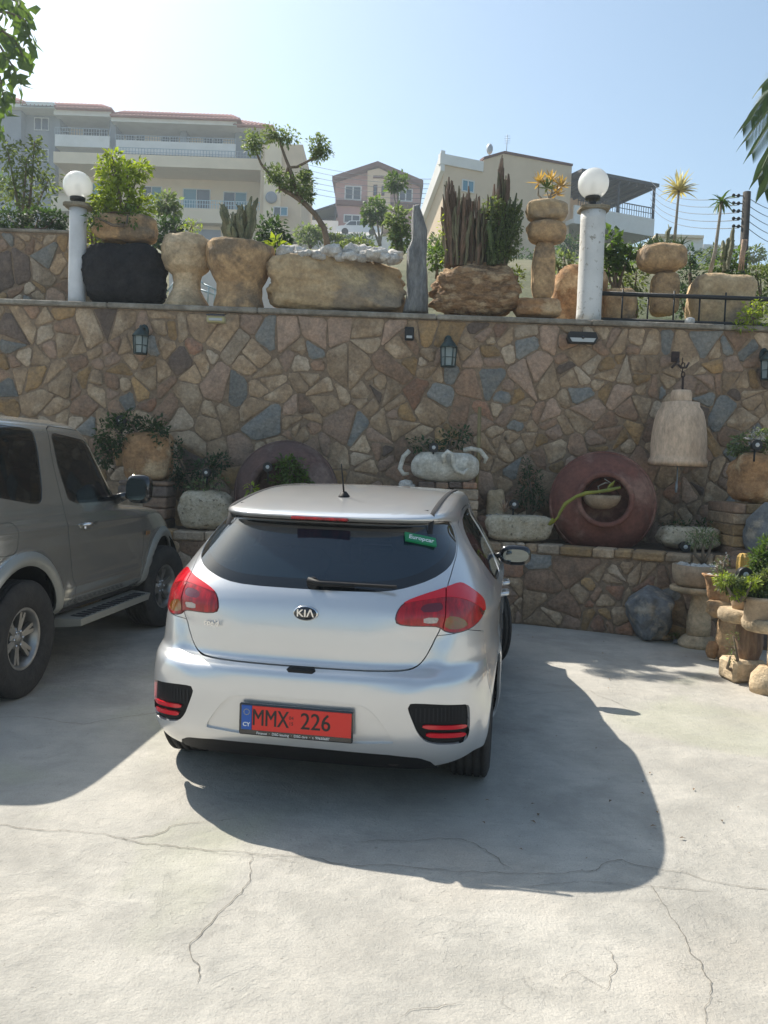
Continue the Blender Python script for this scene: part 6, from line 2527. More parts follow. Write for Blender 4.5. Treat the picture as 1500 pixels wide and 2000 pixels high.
# white embankment wall and the car on it
em = thing('embankment_wall', 'whitish road embankment under the parked white sedan', 'wall', at(730, 470, 82))
er = at(730, 470, 82)
b = MB()
b.prism([(at(x, y, 82).x - er.x, at(x, y, 82).z - er.z) for x, y in ((600, 450), (665, 456), (735, 461), (800, 466), (830, 468), (830, 560), (600, 560))], 'Y', 0, 6)
b.build('wall', 'wall_white', em)
rc = at(700, 459, 83.0)
sd = thing('white_sedan', 'white sedan parked on the hillside road below the pink house', 'car', rc, -.05)
k = 4.5 / 4.5
prof = [(-2.2, .25), (-2.25, .7), (-1.9, .88), (-1.45, .92), (-.95, 1.38), (.45, 1.42), (1.05, .98), (1.9, .86), (2.2, .65), (2.25, .3)]
b = MB()
b.prism(prof, 'Y', 0, 1.7)
b.build('body', 'car_white', sd)
for q in ([(-1.25, .95), (-.85, 1.3), (-.25, 1.33), (-.25, .95)], [(-.18, .95), (-.18, 1.33), (.38, 1.34), (.82, .97)]):
    b = MB()
    b.prism(q, 'Y', -.015, .0)
    b.build('window', 'win_glass', sd)
for x in (-1.35, 1.35):
    b = MB()
    b.lathe([(.001, .02), (.33, .02), (.33, -.2), (.001, -.2)], c=(x, 0, .33), n=16, axis='Y')
    b.build('wheel', 'tyre', sd)

# beige villa with the pergola terrace, turned away to the right
Yv = 54.0
o0 = at(862, 470, Yv)
vl = thing('villa', 'beige villa with a dark pergola over its corner terrace', 'house', (o0.x, Yv, 0), RAD(22))
_c22, _s22 = cos(RAD(22)), sin(RAD(22))


def VP(px, py, out=0.0):
    """(distance along the front, height) of a photo pixel on the villa's front plane, moved out by `out` metres"""
    q = at(px, py, 1.0)
    X0, Y0 = o0.x + out * _s22, Yv - out * _c22
    t = (q.x * Y0 - X0) / (_c22 - q.x * _s22)
    Y = Y0 + t * _s22
    return t, at(px, py, Y).z


def vb(name, m, x0, x1, y0, y1, z0, z1, par=None):
    return MB().slab(x0, x1, y0, y1, z0, z1).build(name, m, par or vl)


TL, T1, T2_, T3 = VP(864, 312), VP(946, 312), VP(984, 300), VP(1117, 325)
XR = T3[0]
zs = VP(1117, 399, 1.0)[1]          # terrace parapet top
b = MB()
b.prism([(0, 10), (XR, 10), (XR, T3[1]), T2_, T1, (T1[0] - .05, T1[1] - .25), (0, TL[1])], 'Y', 0, .35)
b.build('wall', 'wall_beige', vl)
b = MB()
zb_ = VP(833, 392)[1] - .6
b.prism([(.351, 10), (3.0, 10), (3.0, zb_), (.351, TL[1] - .2)], 'X', 0, XR)
b.build('side_wall', 'wall_beige', vl)
b = MB()
b.prism([(-.1, TL[1] + .55), (3.3, zb_ + .35), (3.3, zb_ - .5), (-.1, TL[1] - .7)], 'X', -.30, -.01)
b.build('slanted_parapet', 'wall_white', vl)
vb('parapet', 'wall_white', -.35, T1[0] - .1, -.12, .2, TL[1] - .3, TL[1] + .35)
b = MB()
b.prism([(T1[0] - .1, T1[1]), (T2_[0], T2_[1]), (XR, T3[1]), (XR, T3[1] + .14), (T2_[0], T2_[1] + .14), (T1[0] - .1, T1[1] + .14)], 'Y', -.12, .45)
b.build('roof_edge', 'roof_brown', vl)


def vwin(x0, x1, z0, z1, n, y=-.03, cols=None):
    f = MB()
    t = .07
    f.slab(x0, x1, y - .05, y + .04, z0, z0 + t)
    f.slab(x0, x1, y - .05, y + .04, z1 - t, z1)
    for k in range(n + 1):
        x = x0 + (x1 - x0 - t) * k / n
        f.slab(x, x + t, y - .045, y + .035, z0 + t, z1 - t)
    fo = f.build('window', 'win_frame', vl)
    for k in range(n):
        x = x0 + t + (x1 - x0 - t) * k / n
        MB().slab(x, x + (x1 - x0 - t) / n - t, y - .01, y + .02, z0 + t, z1 - t).build('pane', cols or 'win_glass', fo)


wa, wb_ = VP(902, 350), VP(925, 378)
vwin(wa[0], wb_[0], wb_[1], wa[1], 2, cols='win_blue')
for px0, px1, py0, py1 in ((840, 852, 372, 392), (1020, 1040, 505, 530)):
    wa, wb_ = VP(px0 + 30 if px0 < 900 else px0, py0 + 60), VP(px1 + 30 if px0 < 900 else px1, py1 + 62)
    vwin(wa[0], wb_[0], wb_[1], wa[1], 1)
XE = VP(1280, 400, 1.0)[0]
# terrace right of the main wall
vb('terrace_slab', 'wall_white', XR - .3, XE, -.86, 6.5, zs - 1.15, zs - .85)
vb('terrace_parapet', 'wall_white', XR - .3, XE, -1.0, -.861, zs - 1.2, zs)
vb('terrace_parapet', 'wall_white', XE - .15, XE, -.86, 6.5, zs - 1.2, zs - .02)
vb('terrace_back_wall', 'wall_beige', XR, XE - .9, 3.4, 3.7, 10, zs + 2.1)
vb('lower_wall', 'wall_beige', XR, XE - 1.4, 1.8, 2.0, 10, zs - 1.2)
vb('door_opening', 'dark_inside', XR + .9, XR + 2.2, 3.30, 3.39, zs - .8, zs + 1.6)
vb('door_opening', 'dark_inside', XR + 3.2, XR + 5.2, 3.30, 3.39, zs - .8, zs + 1.6)
vb('lower_opening', 'dark_inside', XR + 3.4, XR + 5.0, 1.70, 1.79, zs - 3.8, zs - 1.6)
vb('lower_opening', 'dark_inside', XR + .5, XR + 1.4, 1.70, 1.79, zs - 3.8, zs - 1.6)
zp0, zp1 = VP(1118, 328, 1.2)[1], VP(1279, 360, 1.2)[1]
pg = MB()
pg.add([(XR + .01, -1.2, zp0 + .1), (XE + .1, -1.2, zp1 + .1), (XE + .1, 6, zp1 + .3), (XR + .01, 6, zp0 + .3), (XR + .01, -1.2, zp0 - .12), (XE + .1, -1.2, zp1 - .12), (XE + .1, 6, zp1 + .08), (XR + .01, 6, zp0 + .08)], [(0, 1, 2, 3), (7, 6, 5, 4), (0, 4, 5, 1), (1, 5, 6, 2), (2, 6, 7, 3), (3, 7, 4, 0)])
pgo = pg.build('pergola_roof', 'pergola', vl)
for k in range(9):
    t = (k + .5) / 9
    x = XR + (XE - XR) * t
    z = zp0 + (zp1 - zp0) * t
    MB().slab(x, x + .12, -1.1, 5.9, z - .32, z - .125).build('beam', 'pergola', pgo)
for x, y in ((XE - .16, -.98), ((XR + XE) / 2, -.98), (XE - .16, 3.0), (XE - .16, 6.2)):
    vb('pergola_post', 'pergola', x, x + .14, y, y + .14, zs, zp1 + .1 if x > XE - 1 else (zp0 + zp1) / 2)
f = MB()
f.slab(XR, XE - .1, -.95, -.90, zs + .72, zs + .78)
f.slab(XR, XE - .1, -.94, -.91, zs + .35, zs + .39)
for k in range(int((XE - XR) / .2)):
    f.slab(XR + k * .2, XR + .03 + k * .2, -.94, -.91, zs + .002, zs + .715)
o = f.build('terrace_railing', 'pergola', vl)
o['kind'] = 'stuff'
for q, dx in enumerate((1.2, 2.0, 4.0, 4.9)):
    b = MB()
    x, zf = XR + dx, zs - .85
    b.box((x, .3, zf + .42), (.5, .5, .06))
    b.box((x, .55, zf + .80), (.5, .06, .75))
    for sx in (-.2, .2):
        for sy in (-.2, .2):
            b.box((x + sx, .3 + sy, zf + .2), (.05, .05, .4))
    o = b.build('terrace_chair', 'dark_inside')
    o.matrix_world = Matrix.Translation((o0.x, Yv, 0)) @ Matrix.Rotation(RAD(22), 4, 'Z')
    tag(o, ('leftmost', 'second', 'third', 'rightmost')[q] + ' dark chair on the villa terrace under the pergola', 'chair', 'chairs on the villa terrace')
dsh = thing('satellite_dish', 'small grey satellite dish on the villa roof', 'satellite dish', at(956, 300, 56))
b = MB()
b.lathe([(.001, .12), (.22, .08), (.36, .0)], c=(0, 0, .3), n=20, axis='Y', sx=.6)
b.build('dish', 'rail_metal', dsh)
b = MB()
b.tube([(0, .05, -.3), (0, .05, .3)], .03, 6)
b.build('mount', 'rail_metal', dsh)
ae = thing('roof_aerial', 'thin television aerial on the villa roof ridge', 'aerial', at(989, 304, 56))
b = MB()
b.tube([(0, 0, -.2), (0, 0, 1.35)], .025, 6)
for k in range(4):
    b.tube([(-.2, 0, .8 + k * .15), (.22, 0, .82 + k * .15)], .012, 4)
b.build('mast', 'rail_metal', ae)

# white house far right
ref = at(1330, 500, 70)
wh = thing('white_house', 'low white flat-roofed house far right behind the yucca', 'house', ref)
part_px('wall', 'wall_white', wh, 1285, 462, 1372, 540, 70, 6, ref)
part_px('wall', 'wall_white', wh, 1372, 478, 1440, 540, 71, 6, ref)
part_px('roof_slab', 'wall_cream', wh, 1282, 458, 1375, 463, 69.6, 6.6, ref)
win_px(wh, 1300, 474, 1316, 484, 69.96, ref, 2)

# power pole and wires
ppf = at(1450, 560, 17)
pp = thing('power_pole', 'dark timber power pole with insulators at the far right', 'power pole', ppf)
b = MB()
b.tube([(0, 0, -2.5), at(1459, 375, 17) - ppf], [.10, .075], 10)
b.build('pole', 'timber_dark', pp)
ins = []
for k in range(5):
    y = 383 + k * 15
    c = at(1457, y, 17) - ppf
    b = MB()
    b.tube([c + Vector((-.25, 0, 0)), c], .012, 5)
    for q in range(2):
        b.lathe([(.012, -.03), (.035, -.01), (.035, .02), (.012, .04)], c=tuple(c + Vector((-.25 + q * .1, 0, 0))), n=8)
    b.build('insulator', 'grey_plastic', pp)
    ins.append((1443, y))


def wire(label, a, b_, Ya, Yb_, sag, r=.02):
    A, B = at(*a, Ya), at(*b_, Yb_)
    root = MB()
    pts = []
    for i in range(25):
        t = i / 24
        p = A.lerp(B, t)
        p.z -= sag * 4 * t * (1 - t)
        pts.append(p - A)
    root.tube(pts, r, 4)
    o = root.build('overhead_wire', 'wire', None, A)
    tag(o, label, 'wire', 'overhead wires')


for k in range(5):
    wire(('topmost', 'second', 'third', 'fourth', 'lowest')[k] + ' overhead wire running left from the power pole towards the villa', (1443, 385 + k * 15), (1270, 352 + k * 12), 17, 60, .5, .012)
    wire(('topmost', 'second', 'third', 'fourth', 'lowest')[k] + ' overhead wire leaving the right side of the power pole', (1460, 385 + k * 15), (1560, 410 + k * 18), 17, 22, .15, .007)
for k in range(6):
    wire(('topmost', 'second', 'third', 'fourth', 'fifth', 'lowest')[k] + ' overhead wire crossing the sky between the apartment block and the villa', (588, 318 + k * 11), (905, 348 + k * 9), 72, 60, .5, .018)

# shrubs and trees on the slope between
bush('round_olive', 'round clipped olive tree right of the lime bush', 'tree', [(326, 398, 25, 20), (312, 408, 14, 12), (340, 410, 14, 12)], 16, 650, .09, 'leaf_grey', 51, (326, 470))
bush('dark_shrub', 'dark green shrub behind the pale pedestal bowl', 'bush', [(318, 450, 30, 26), (300, 470, 22, 20), (345, 440, 18, 14)], 15, 700, .10, 'leaf_dark', 52, (318, 490))
bush('dark_shrub', 'dark leafy shrub right of the grey cactus pot', 'bush', [(530, 455, 30, 34), (548, 475, 24, 20), (515, 480, 20, 18)], 13, 900, .09, 'leaf_dark', 53, (530, 510))
bush('banana_shoot', 'light green arching shoot in front of the dark shrub', 'plant', [(540, 478, 18, 12)], 11, 60, .12, 'leaf_lime', 54, (540, 500))
bush('slope_bush', 'pale green bush on the slope left of the leaning trunk', 'bush', [(605, 462, 30, 18), (625, 450, 18, 14)], 30, 700, .16, 'leaf_grey', 55, (605, 485))
bush('slope_bush', 'mid green bush on the slope right of the leaning trunk', 'bush', [(652, 470, 22, 14), (690, 482, 20, 12)], 30, 700, .16, 'leaf_olive', 56, (670, 485))
bush('dark_hedge', 'dark hedge in front of the white sedan', 'hedge', [(700, 474, 30, 12), (672, 470, 18, 9)], 60, 600, .28, 'leaf_dark', 57, (700, 492))
bush('slope_bush', 'low olive bush above the white rocks of the trough', 'bush', [(700, 478, 34, 12), (660, 484, 24, 10), (720, 488, 20, 8)], 22, 600, .12, 'leaf_olive', 58, (700, 495))
bush('garden_tree', 'loose green tree before the pink house centre', 'tree', [(732, 412, 24, 22), (720, 428, 14, 14), (748, 425, 14, 12)], 30, 800, .17, 'leaf_green', 59, (742, 480), stem_m='bark_pale')
bush('ball_tree', 'ball-shaped leaf crown in front of the pink house right window', 'tree', [(776, 356, 24, 17), (768, 364, 14, 10)], 30, 600, .15, 'leaf_green', 60, (782, 470), stem_m='bark_pale')
bush('garden_tree', 'grey-green shrub left of the standing silver slab', 'tree', [(778, 430, 24, 26), (785, 465, 20, 26), (768, 455, 14, 20)], 14, 900, .09, 'leaf_grey', 61, (782, 510), stem_m='bark_pale')
bush('aerial_twigs', 'sparse twiggy shrub behind the lime bush and olive', 'bush', [(372, 440, 22, 14)], 14, 90, .06, 'leaf_lime', 62, (372, 470))
bush('hill_bush', 'low dark shrubs along the foot of the villa', 'bush', [(900, 500, 30, 20), (850, 480, 20, 20)], 40, 700, .22, 'leaf_olive', 63, (900, 530))
bush('hill_bush', 'dark shrubs under the villa terrace', 'bush', [(1110, 480, 30, 20), (1060, 505, 24, 16)], 40, 600, .22, 'leaf_bluegreen', 64, (1110, 530))
bush('hill_bush', 'grey-green slope shrubs left of the white house', 'bush', [(1250, 500, 40, 22), (1290, 520, 30, 18)], 40, 800, .22, 'leaf_grey', 65, (1250, 540))
bush('hill_bush', 'dark shrubs on the slope right of the white house', 'bush', [(1470, 500, 30, 14), (1400, 500, 30, 16)], 45, 700, .25, 'leaf_olive', 66, (1450, 540))
for i, (x, y) in enumerate(((-60, 420), (-30, 350), (180, 480), (450, 500), (560, 500), (830, 500), (1010, 510), (1180, 520), (1330, 530), (1500, 540), (1580, 520))):
    bush('slope_shrub', ('olive', 'fresh green', 'dark green', 'grey-green')[i % 4] + ' hillside shrub ' + ('beyond the left frame edge', 'at the left frame edge behind the olive tree', 'behind the black boulder', 'behind the grey cactus pot', 'behind the left end of the long trough', 'behind the silver slab', 'behind the stone column', 'behind the peeling pillar', 'behind the right pot column', 'behind the power pole', 'beyond the right frame edge')[i], 'bush', [(x, y, 40, 24), (x + 30, y + 8, 28, 20), (x - 28, y + 10, 26, 18)], 34 + 3 * (i % 4), 700, .22, ('leaf_olive', 'leaf_green', 'leaf_dark', 'leaf_grey')[i % 4], 100 + i, (x, y + 30), group='shrubs on the hillside')
bw2 = thing('boundary_wall', 'pale rendered wall seen between the two stone pots on the terrace', 'wall', at(420, 600, 12.6))
part_px('wall', 'wall_white', bw2, 330, 520, 560, 600, 12.6, .2, at(420, 600, 12.6))
wr = thing('garden_railing', 'small white metal garden railing glimpsed between the stone pots', 'railing', at(408, 590, 11.2))
b = MB()
f0 = at(408, 590, 11.2)
for (p, q) in (((322, 575), (345, 545)), ((335, 585), (345, 545)), ((390, 565), (425, 578)), ((398, 555), (426, 568)), ((405, 596), (408, 560)), ((418, 598), (420, 566)), ((425, 600), (426, 568)), ((392, 548), (398, 556))):
    b = MB()
    b.tube([at(*p, 11.2) - f0, at(*q, 11.2) - f0], .012, 6)
    b.build('rail', 'rail_blue', wr)


# ------------------------------------------------------------------ lamps on the face of the wall
def wall_lantern(label, px, y0, y1, Y=9.42):
    c = at(px, y1, Y)
    H = at(px, y0, Y).z - c.z
    w = H * .25
    root = thing('wall_lantern', label, 'wall lantern', c, 0, 'carriage lanterns on the stone wall')
    b = MB()
    b.lathe([(w * .95, H * .0), (w * .98, H * .03), (w * .85, H * .05)], n=6)
    b.build('base', 'bronze_green', root)
    b = MB()
    b.lathe([(w * 1.15, H * .60), (w * 1.05, H * .66), (w * .8, H * .76), (w * .35, H * .88), (w * .2, H * .9), (w * .22, H * .94), (.004, H)], n=18)
    b.build('hat', 'bronze_green', root)
    f = MB()
    for k in range(6):
        a = 2 * pi * k / 6
        f.tube([(w * .88 * cos(a), w * .88 * sin(a), H * .04), (w * 1.02 * cos(a), w * 1.02 * sin(a), H * .61)], .007, 5)
    for z_, rr in ((.30, .95),):
        f.tube([(w * rr * cos(2 * pi * k / 6), w * rr * sin(2 * pi * k / 6), H * z_) for k in range(7)], .004, 4)
    f.build('cage', 'bronze_green', root)
    gl = MB()
    gl.lathe([(w * .82, H * .05), (w * .96, H * .60)], n=6)
    gl.sm = [False] * len(gl.f)
    gl.build('glass', 'lantern_glass', root)
    a = MB()
    a.tube([(0, .02, H * .86), (0, .08, H * .95), (0, .15, H * .90)], .012, 6)
    a.lathe([(.05, -.0), (.05, .015), (.03, .025)], c=(0, .15, H * .84), n=16, axis='Y', sy=1.6)
    a.build('bracket', 'bronze_green', root)
    return root


wall_lantern('dark carriage lantern high on the wall above the off-road car', 274, 634, 692)
wall_lantern('dark carriage lantern near the wall centre, above the snake-handled pot', 875, 655, 717)
wall_lantern('dark carriage lantern cut by the right edge of the photo', 1500, 680, 742)
f0 = at(422, 632, 9.45)
sl1 = thing('solar_light', 'cream solar light with tilted dark panel under the coping, left part of wall', 'solar light', f0)
b = MB()
b.box((0, .01, .045), (.20, .10, .075), bev=.01)
b.build('housing', 'cream_plastic', sl1)
b = MB()
b.add([(-.10, -.055, .082), (.10, -.055, .082), (.10, .05, .112), (-.10, .05, .112), (-.10, -.055, .09), (.10, -.055, .09), (.10, .05, .12), (-.10, .05, .12)], [(3, 2, 1, 0), (4, 5, 6, 7), (0, 1, 5, 4), (1, 2, 6, 5), (2, 3, 7, 6), (3, 0, 4, 7)])
b.build('solar_panel', 'solar_panel', sl1)
b = MB()
b.box((.0, -.044, .04), (.15, .01, .03), bev=.004)
b.build('lens', 'lens', sl1)
f0 = at(799, 665, 9.47)
sl2 = thing('motion_lamp', 'small black box lamp on the wall left of the central lantern', 'wall lamp', f0)
b = MB()
b.box((0, .0, .075), (.105, .07, .15), bev=.012)
b.build('housing', 'black_metal', sl2)
b = MB()
b.box((0, -.038, .035), (.065, .01, .03), bev=.004)
b.build('lens', 'lens', sl2)
f0 = at(1136, 671, 9.45)
sl3 = thing('solar_light', 'wide black and white solar light under the coping, right part of wall', 'solar light', f0)
b = MB()
b.prism([(-.17, .06), (-.145, .125), (.145, .125), (.17, .06), (.145, .0), (-.145, .0)], 'Y', -.045, .06)
b.build('housing', 'black_metal', sl3)
b = MB()
b.prism([(-.145, .055), (-.12, .012), (.12, .012), (.145, .055)], 'Y', -.058, -.047)
b.build('lens', 'lens', sl3)
b = MB()
b.lathe([(.001, .022), (.015, .018), (.02, .0)], c=(0, -.05, .06), n=14, axis='Y')
b.build('sensor', 'gloss_black', sl3)


# ------------------------------------------------------------------ on the ledge
def ledge_rock(name, label, cat, x0, x1, y0, y1, Y, m, seed, z=LT, **kw):
    return rock(name, label, cat, x0, x1, y0, y1, Y, m, seed, z=z, **kw)


pr = thing('stone_pier', 'dark stone pier behind the off-road car mirror carrying the clay block planter', 'pier', (tx(290, 9.15, 980), 9.15, LT - .03))
f0 = Vector((tx(290, 9.15, 980), 9.15, LT - .03))
zc = at(290, 938, 9.15).z - f0.z
zz = 0
rng = random.Random(3)
while zz < zc - .02:
    h = min(.12, zc - zz)
    for q in range(2):
        MB().box((-.14 + q * .27 + rng.uniform(-.01, .01), 0, zz + h / 2), (.26, .42, h - .008), bev=.015).build('stone', rng.choice(['stone_brown', 'stone_tan', 'stone_dark']), pr)
    zz += h
rock('clay_planter', 'square orange-brown carved block planter on the pier, under trailing plants', 'planter', 243, 336, 842, 938, 9.15, 'carve_orange', 24, None, .45, sub=4, box=5, rough=.12, fine=.05)
bush('trailing_plant', 'dark trailing plant over the orange block planter', 'plant', [(225, 850, 38, 40), (290, 835, 38, 24), (205, 890, 24, 30), (310, 850, 20, 22), (250, 820, 26, 16)], 9.05, 1300, .06, 'leaf_dark', 71, (280, 860))
bush('trailing_plant', 'dark weeping foliage between the block planter and the pitted boulder', 'plant', [(345, 900, 20, 50), (400, 915, 34, 26), (360, 940, 26, 20), (430, 900, 22, 20)], 9.3, 900, .05, 'leaf_bluegreen', 72, (380, 960))
spotlight('dark garden spotlight standing in the trailing plant on the block planter', 236, 822, 9.0, 9)
ledge_rock('pitted_boulder', 'pitted cream boulder planter on the ledge between the two cars', 'boulder', 350, 455, 956, 1030, 8.98, 'pitted', 25, depth=.42, sub=4, box=3.4, rough=.14, fine=.06)
spotlight('small spotlight above the pitted cream boulder', 403, 923, 8.95, 7)
bush('low_plant', 'sparse grey plant on the pitted cream boulder', 'plant', [(395, 950, 40, 10), (430, 940, 18, 10)], 9.0, 160, .05, 'leaf_grey', 73, (400, 962))


def jar(name, label, px, py, Y, R, mouth_r, length, m, tilt_up, tilt_side, seed):
    """big oil jar lying on its side, mouth to the viewer"""
    c = at(px, py, Y)
    root = thing(name, label, 'jar', c)
    rot = Matrix.Rotation(-tilt_up, 3, 'X') @ Matrix.Rotation(tilt_side, 3, 'Z')
    b = MB()
    L = length
    prof = [(.001, -L * .55), (R * .45, -L * .53), (R * .8, -L * .40), (R * .97, -L * .18), (R, .0), (R * .97, L * .14), (R * .86, L * .27), (R * .70, L * .36), (mouth_r * 1.12, L * .405), (mouth_r * 1.06, L * .43),
            (mouth_r * 1.16, L * .45), (mouth_r * 1.2, L * .475), (mouth_r * 1.15, L * .50), (mouth_r * 1.02, L * .505), (mouth_r * .97, L * .48), (mouth_r * .95, L * .40), (R * .66, L * .33), (R * .85, L * .2), (R * .93, 0), (R * .9, -L * .2), (R * .6, -L * .42), (.001, -L * .5)]
    b.lathe(prof, n=56, axis='Y', wob=.02, seed=seed, rot=rot)
    b.build('shell', m, root)
    # raised bands
    for t in (.12, -.12):
        bb = MB()
        rr = R * (.99 if t > 0 else .985)
        bb.lathe([(rr, L * t - .012), (rr + .012, L * t), (rr, L * t + .012)], n=56, axis='Y', rot=rot)
        bb.build('band', m, root)
    return root, rot, L


j2, rot2, L2 = jar('terracotta_jar', 'large dark red terracotta jar lying on the ledge with a hanging pot in its mouth', 1175, 984, 9.05, .56, .25, .80, 'terracotta', .16, -.16, 3)
jar('terracotta_jar', 'large dusty terracotta jar on the ledge behind the hatchback, mouth full of plants', 560, 962, 9.12, .56, .30, .72, 'jar_dusty', .10, -.05, 4)
bush('jar_plant', 'dense dark green plant filling the mouth of the left terracotta jar', 'plant', [(572, 925, 30, 32), (556, 945, 34, 20), (590, 945, 20, 24), (560, 905, 22, 16)], 8.70, 900, .055, 'leaf_green', 75, (566, 965))
bush('jar_plant', 'pale dry leaves at the left of the left jar mouth', 'plant', [(492, 955, 10, 14), (510, 968, 10, 14)], 8.6, 36, .07, 'leaf_lime', 76, (500, 980))
spotlight('small spotlight in the mouth of the left terracotta jar', 523, 912, 8.62, 8)
hp = thing('hanging_pot', 'tan half-round pot inside the mouth of the right terracotta jar', 'pot', at(1174, 995, 8.78))
f0 = at(1174, 995, 8.78)
b = MB()
b.lathe([(.001, .0), (.09, .01), (.16, .05), (.195, .11), (.20, .155), (.185, .155), (.16, .10), (.001, .09)], n=32)
b.build('bowl', 'clay_pot', hp)
b = MB()
for s_ in (-1, 1):
    b.tube([(s_ * .19, 0, .15), (s_ * .1, 0, .28), (0, 0, .34)], .005, 4)
b.build('hanger', 'rust', hp)
ys = thing('trailing_cactus', 'long yellow-green trailing cactus stem running from the hanging pot down left', 'cactus', at(1170, 960, 8.6))
f0 = at(1170, 960, 8.6)
b = MB()
b.tube(pts_([(1212, 952), (1190, 957), (1165, 961), (1145, 963), (1125, 970), (1104, 984), (1094, 1000), (1090, 1010), (1078, 1022)], 8.55, f0), [.010, .016, .013, .017, .013, .016, .012, .009, .012], 8, True, 8, .3)
b.build('stem', 'stem_yellow', ys)
b = MB()
b.tube(pts_([(1185, 960), (1192, 948), (1200, 940), (1196, 950)], 8.6, f0), [.012, .014, .011, .006], 8, True, 8, .25)
b.tube(pts_([(1078, 1022), (1073, 1026), (1080, 1012)], 8.55, f0), [.012, .018, .01], 8, True, 8, .25)
b.build('stem', 'stem_yellow', ys)
b = MB()
b.tube(pts_([(1172, 968), (1168, 950), (1182, 943), (1194, 944), (1180, 935)], 8.65, f0), [.008, .008, .008, .006, .005], 5)
b.build('twig', 'bark_pale', ys)

# snake-handled white pot on its stack of stones
sp = thing('snake_handled_pot', 'white rounded pot with curling snake-like handles, on a stack of stones by the wall', 'pot', at(868, 944, 9.2))
f0 = at(868, 944, 9.2)
V = rock_mb((sz(134, 9.2), .42, sz(60, 9.2)), 31, 4, .06, 2.5, fine=.01, top_flat=.9)
V.build('bowl', 'white_pot', sp)
for l in ([(800, 880), (788, 892), (781, 915), (788, 926), (799, 925)], [(905, 880), (920, 876), (938, 880), (950, 895), (946, 905)], [(868, 905), (866, 890), (874, 882), (884, 888), (884, 905), (892, 920), (905, 925), (915, 915)]):
    b = MB()
    yy = 9.18 if l[0][0] != 868 else 8.95
    b.tube(pts_(l, yy, f0), [.026] * (len(l) - 1) + [.014], 10)
    b.build('handle', 'white_pot', sp)
bush('low_plant', 'grey-green cactus sprigs and leaves growing in the snake-handled pot', 'plant', [(820, 868, 26, 16), (885, 858, 34, 20), (850, 872, 30, 10), (905, 850, 16, 20)], 9.2, 420, .05, 'leaf_bluegreen', 77, (860, 885))
spotlight('small spotlight standing in the snake-handled pot', 847, 874, 9.0, 8)
zb = at(868, 944, 9.2).z
for k, (x0, x1, y0, y1, mm_) in enumerate(((818, 848, 941, 953, 'stone_dark'), (850, 874, 942, 954, 'stone_brown'), (876, 900, 941, 953, 'stone_dark'), (902, 930, 942, 954, 'stone_rust'), (826, 880, 954, 972, 'stone_tan'), (882, 932, 955, 975, 'stone_cream'), (820, 872, 973, 992, 'stone_brown'), (874, 932, 976, 994, 'stone_cream'), (822, 878, 993, 1014, 'stone_tan'), (880, 930, 995, 1016, 'stone_tan'), (822, 930, 1015, 1045, 'stone_brown'))):
    a, b_, c, d_ = rect_from_px(x0, y0, x1, y1, 9.1)
    c = max(c, LT - .02)
    if d_ - c < .02:
        continue
    o = MB().slab(a - (a + b_) / 2, b_ - (a + b_) / 2, -.16, .20, 0, d_ - c, .012).build('stack_stone', mm_, None, ((a + b_) / 2, 9.14, c))
    tag(o, ['small dark flat stone under the pot, leftmost of four', 'small brown flat stone under the pot, second of four', 'small dark flat stone under the pot, third of four', 'small rusty flat stone under the pot, rightmost of four', 'tan squared stone, left one of the upper stack course', 'cream squared stone, right one of the upper stack course', 'brown squared stone, left one of the middle course', 'cream squared stone, right one of the middle course', 'tan stone, left one of the lower course', 'tan stone, right one of the lower course', 'wide brown stone at the very bottom of the stack'][k], 'stone', 'stones stacked under the snake-handled pot')
for k, (x0, x1, y0, y1) in enumerate(((778, 806, 936, 955), (796, 812, 944, 958))):
    rock('white_rock', ['lumpy pale rock left of the stack under the snake-handled pot', 'smaller pale rock tucked against the stone stack'][k], 'rock', x0, x1, y0, y1, 9.2, 'white_rock', 50 + k, None, .12, sub=3, rough=.35, box=2.4, fine=.15)
rk = thing('rock_pile', 'brown stone block under the pale rocks left of the pot stack', 'stone block', at(795, 1000, 9.3))
V = rock_mb((.3, .3, .28), 4, 3, .1, 5, fine=.03)
V.build('block', 'carve', rk)
bs = thing('bamboo_pole', 'thin brown bamboo pole leaning on the wall right of the snake-handled pot', 'pole', at(925, 1010, 9.4))
b = MB()
b.tube([Vector((0, 0, -.02)), at(934, 900, 9.42) - at(925, 1010, 9.4), at(937, 795, 9.45) - at(925, 1010, 9.4)], .022, 8)
b.build('cane', 'bamboo', bs)
sk = MB()
V = rock_mb((.16, .16, .26), 14, 3, .1, 4, fine=.03)
o = V.build('red_block', 'stone_rust', None, (tx(943, 9.35, 985), 9.35, LT - .02))
tag(o, 'reddish upright block on the ledge at the foot of the bamboo pole', 'stone block')

# stone troughs on the ledge
ledge_rock('pitted_trough', 'long cream pitted stone trough with gravel, left of the right terracotta jar', 'planter', 943, 1079, 1006, 1067, 8.92, 'pitted', 27, depth=.38, sub=4, box=4, rough=.12, fine=.04, top_flat=.92)
t0 = thing('trough_gravel', 'grey gravel heaped in the long pitted trough', 'gravel', at(1008, 1010, 8.92))
pebbles(t0, (0, 0, .0), (.33, .14), 110, .024, 'gravel', 5)
spotlight('small spotlight in the long pitted trough right of the hatchback', 1004, 985, 8.85, 8)
bush('feathery_plant', 'dark feathery upright plant behind the long pitted trough', 'plant', [(1035, 950, 24, 44), (1030, 915, 10, 34), (1050, 970, 20, 24), (1020, 975, 20, 16)], 9.2, 900, .05, 'leaf_bluegreen', 78, (1035, 1010), width=.25)
al = thing('small_aloe', 'small reddish aloe at the left of the long pitted trough', 'aloe', at(985, 1000, 8.9))
rosette(al, Vector((0, 0, 0)), 14, .15, .02, 'stone_pink', 79, (.2, 1.3), -.1)
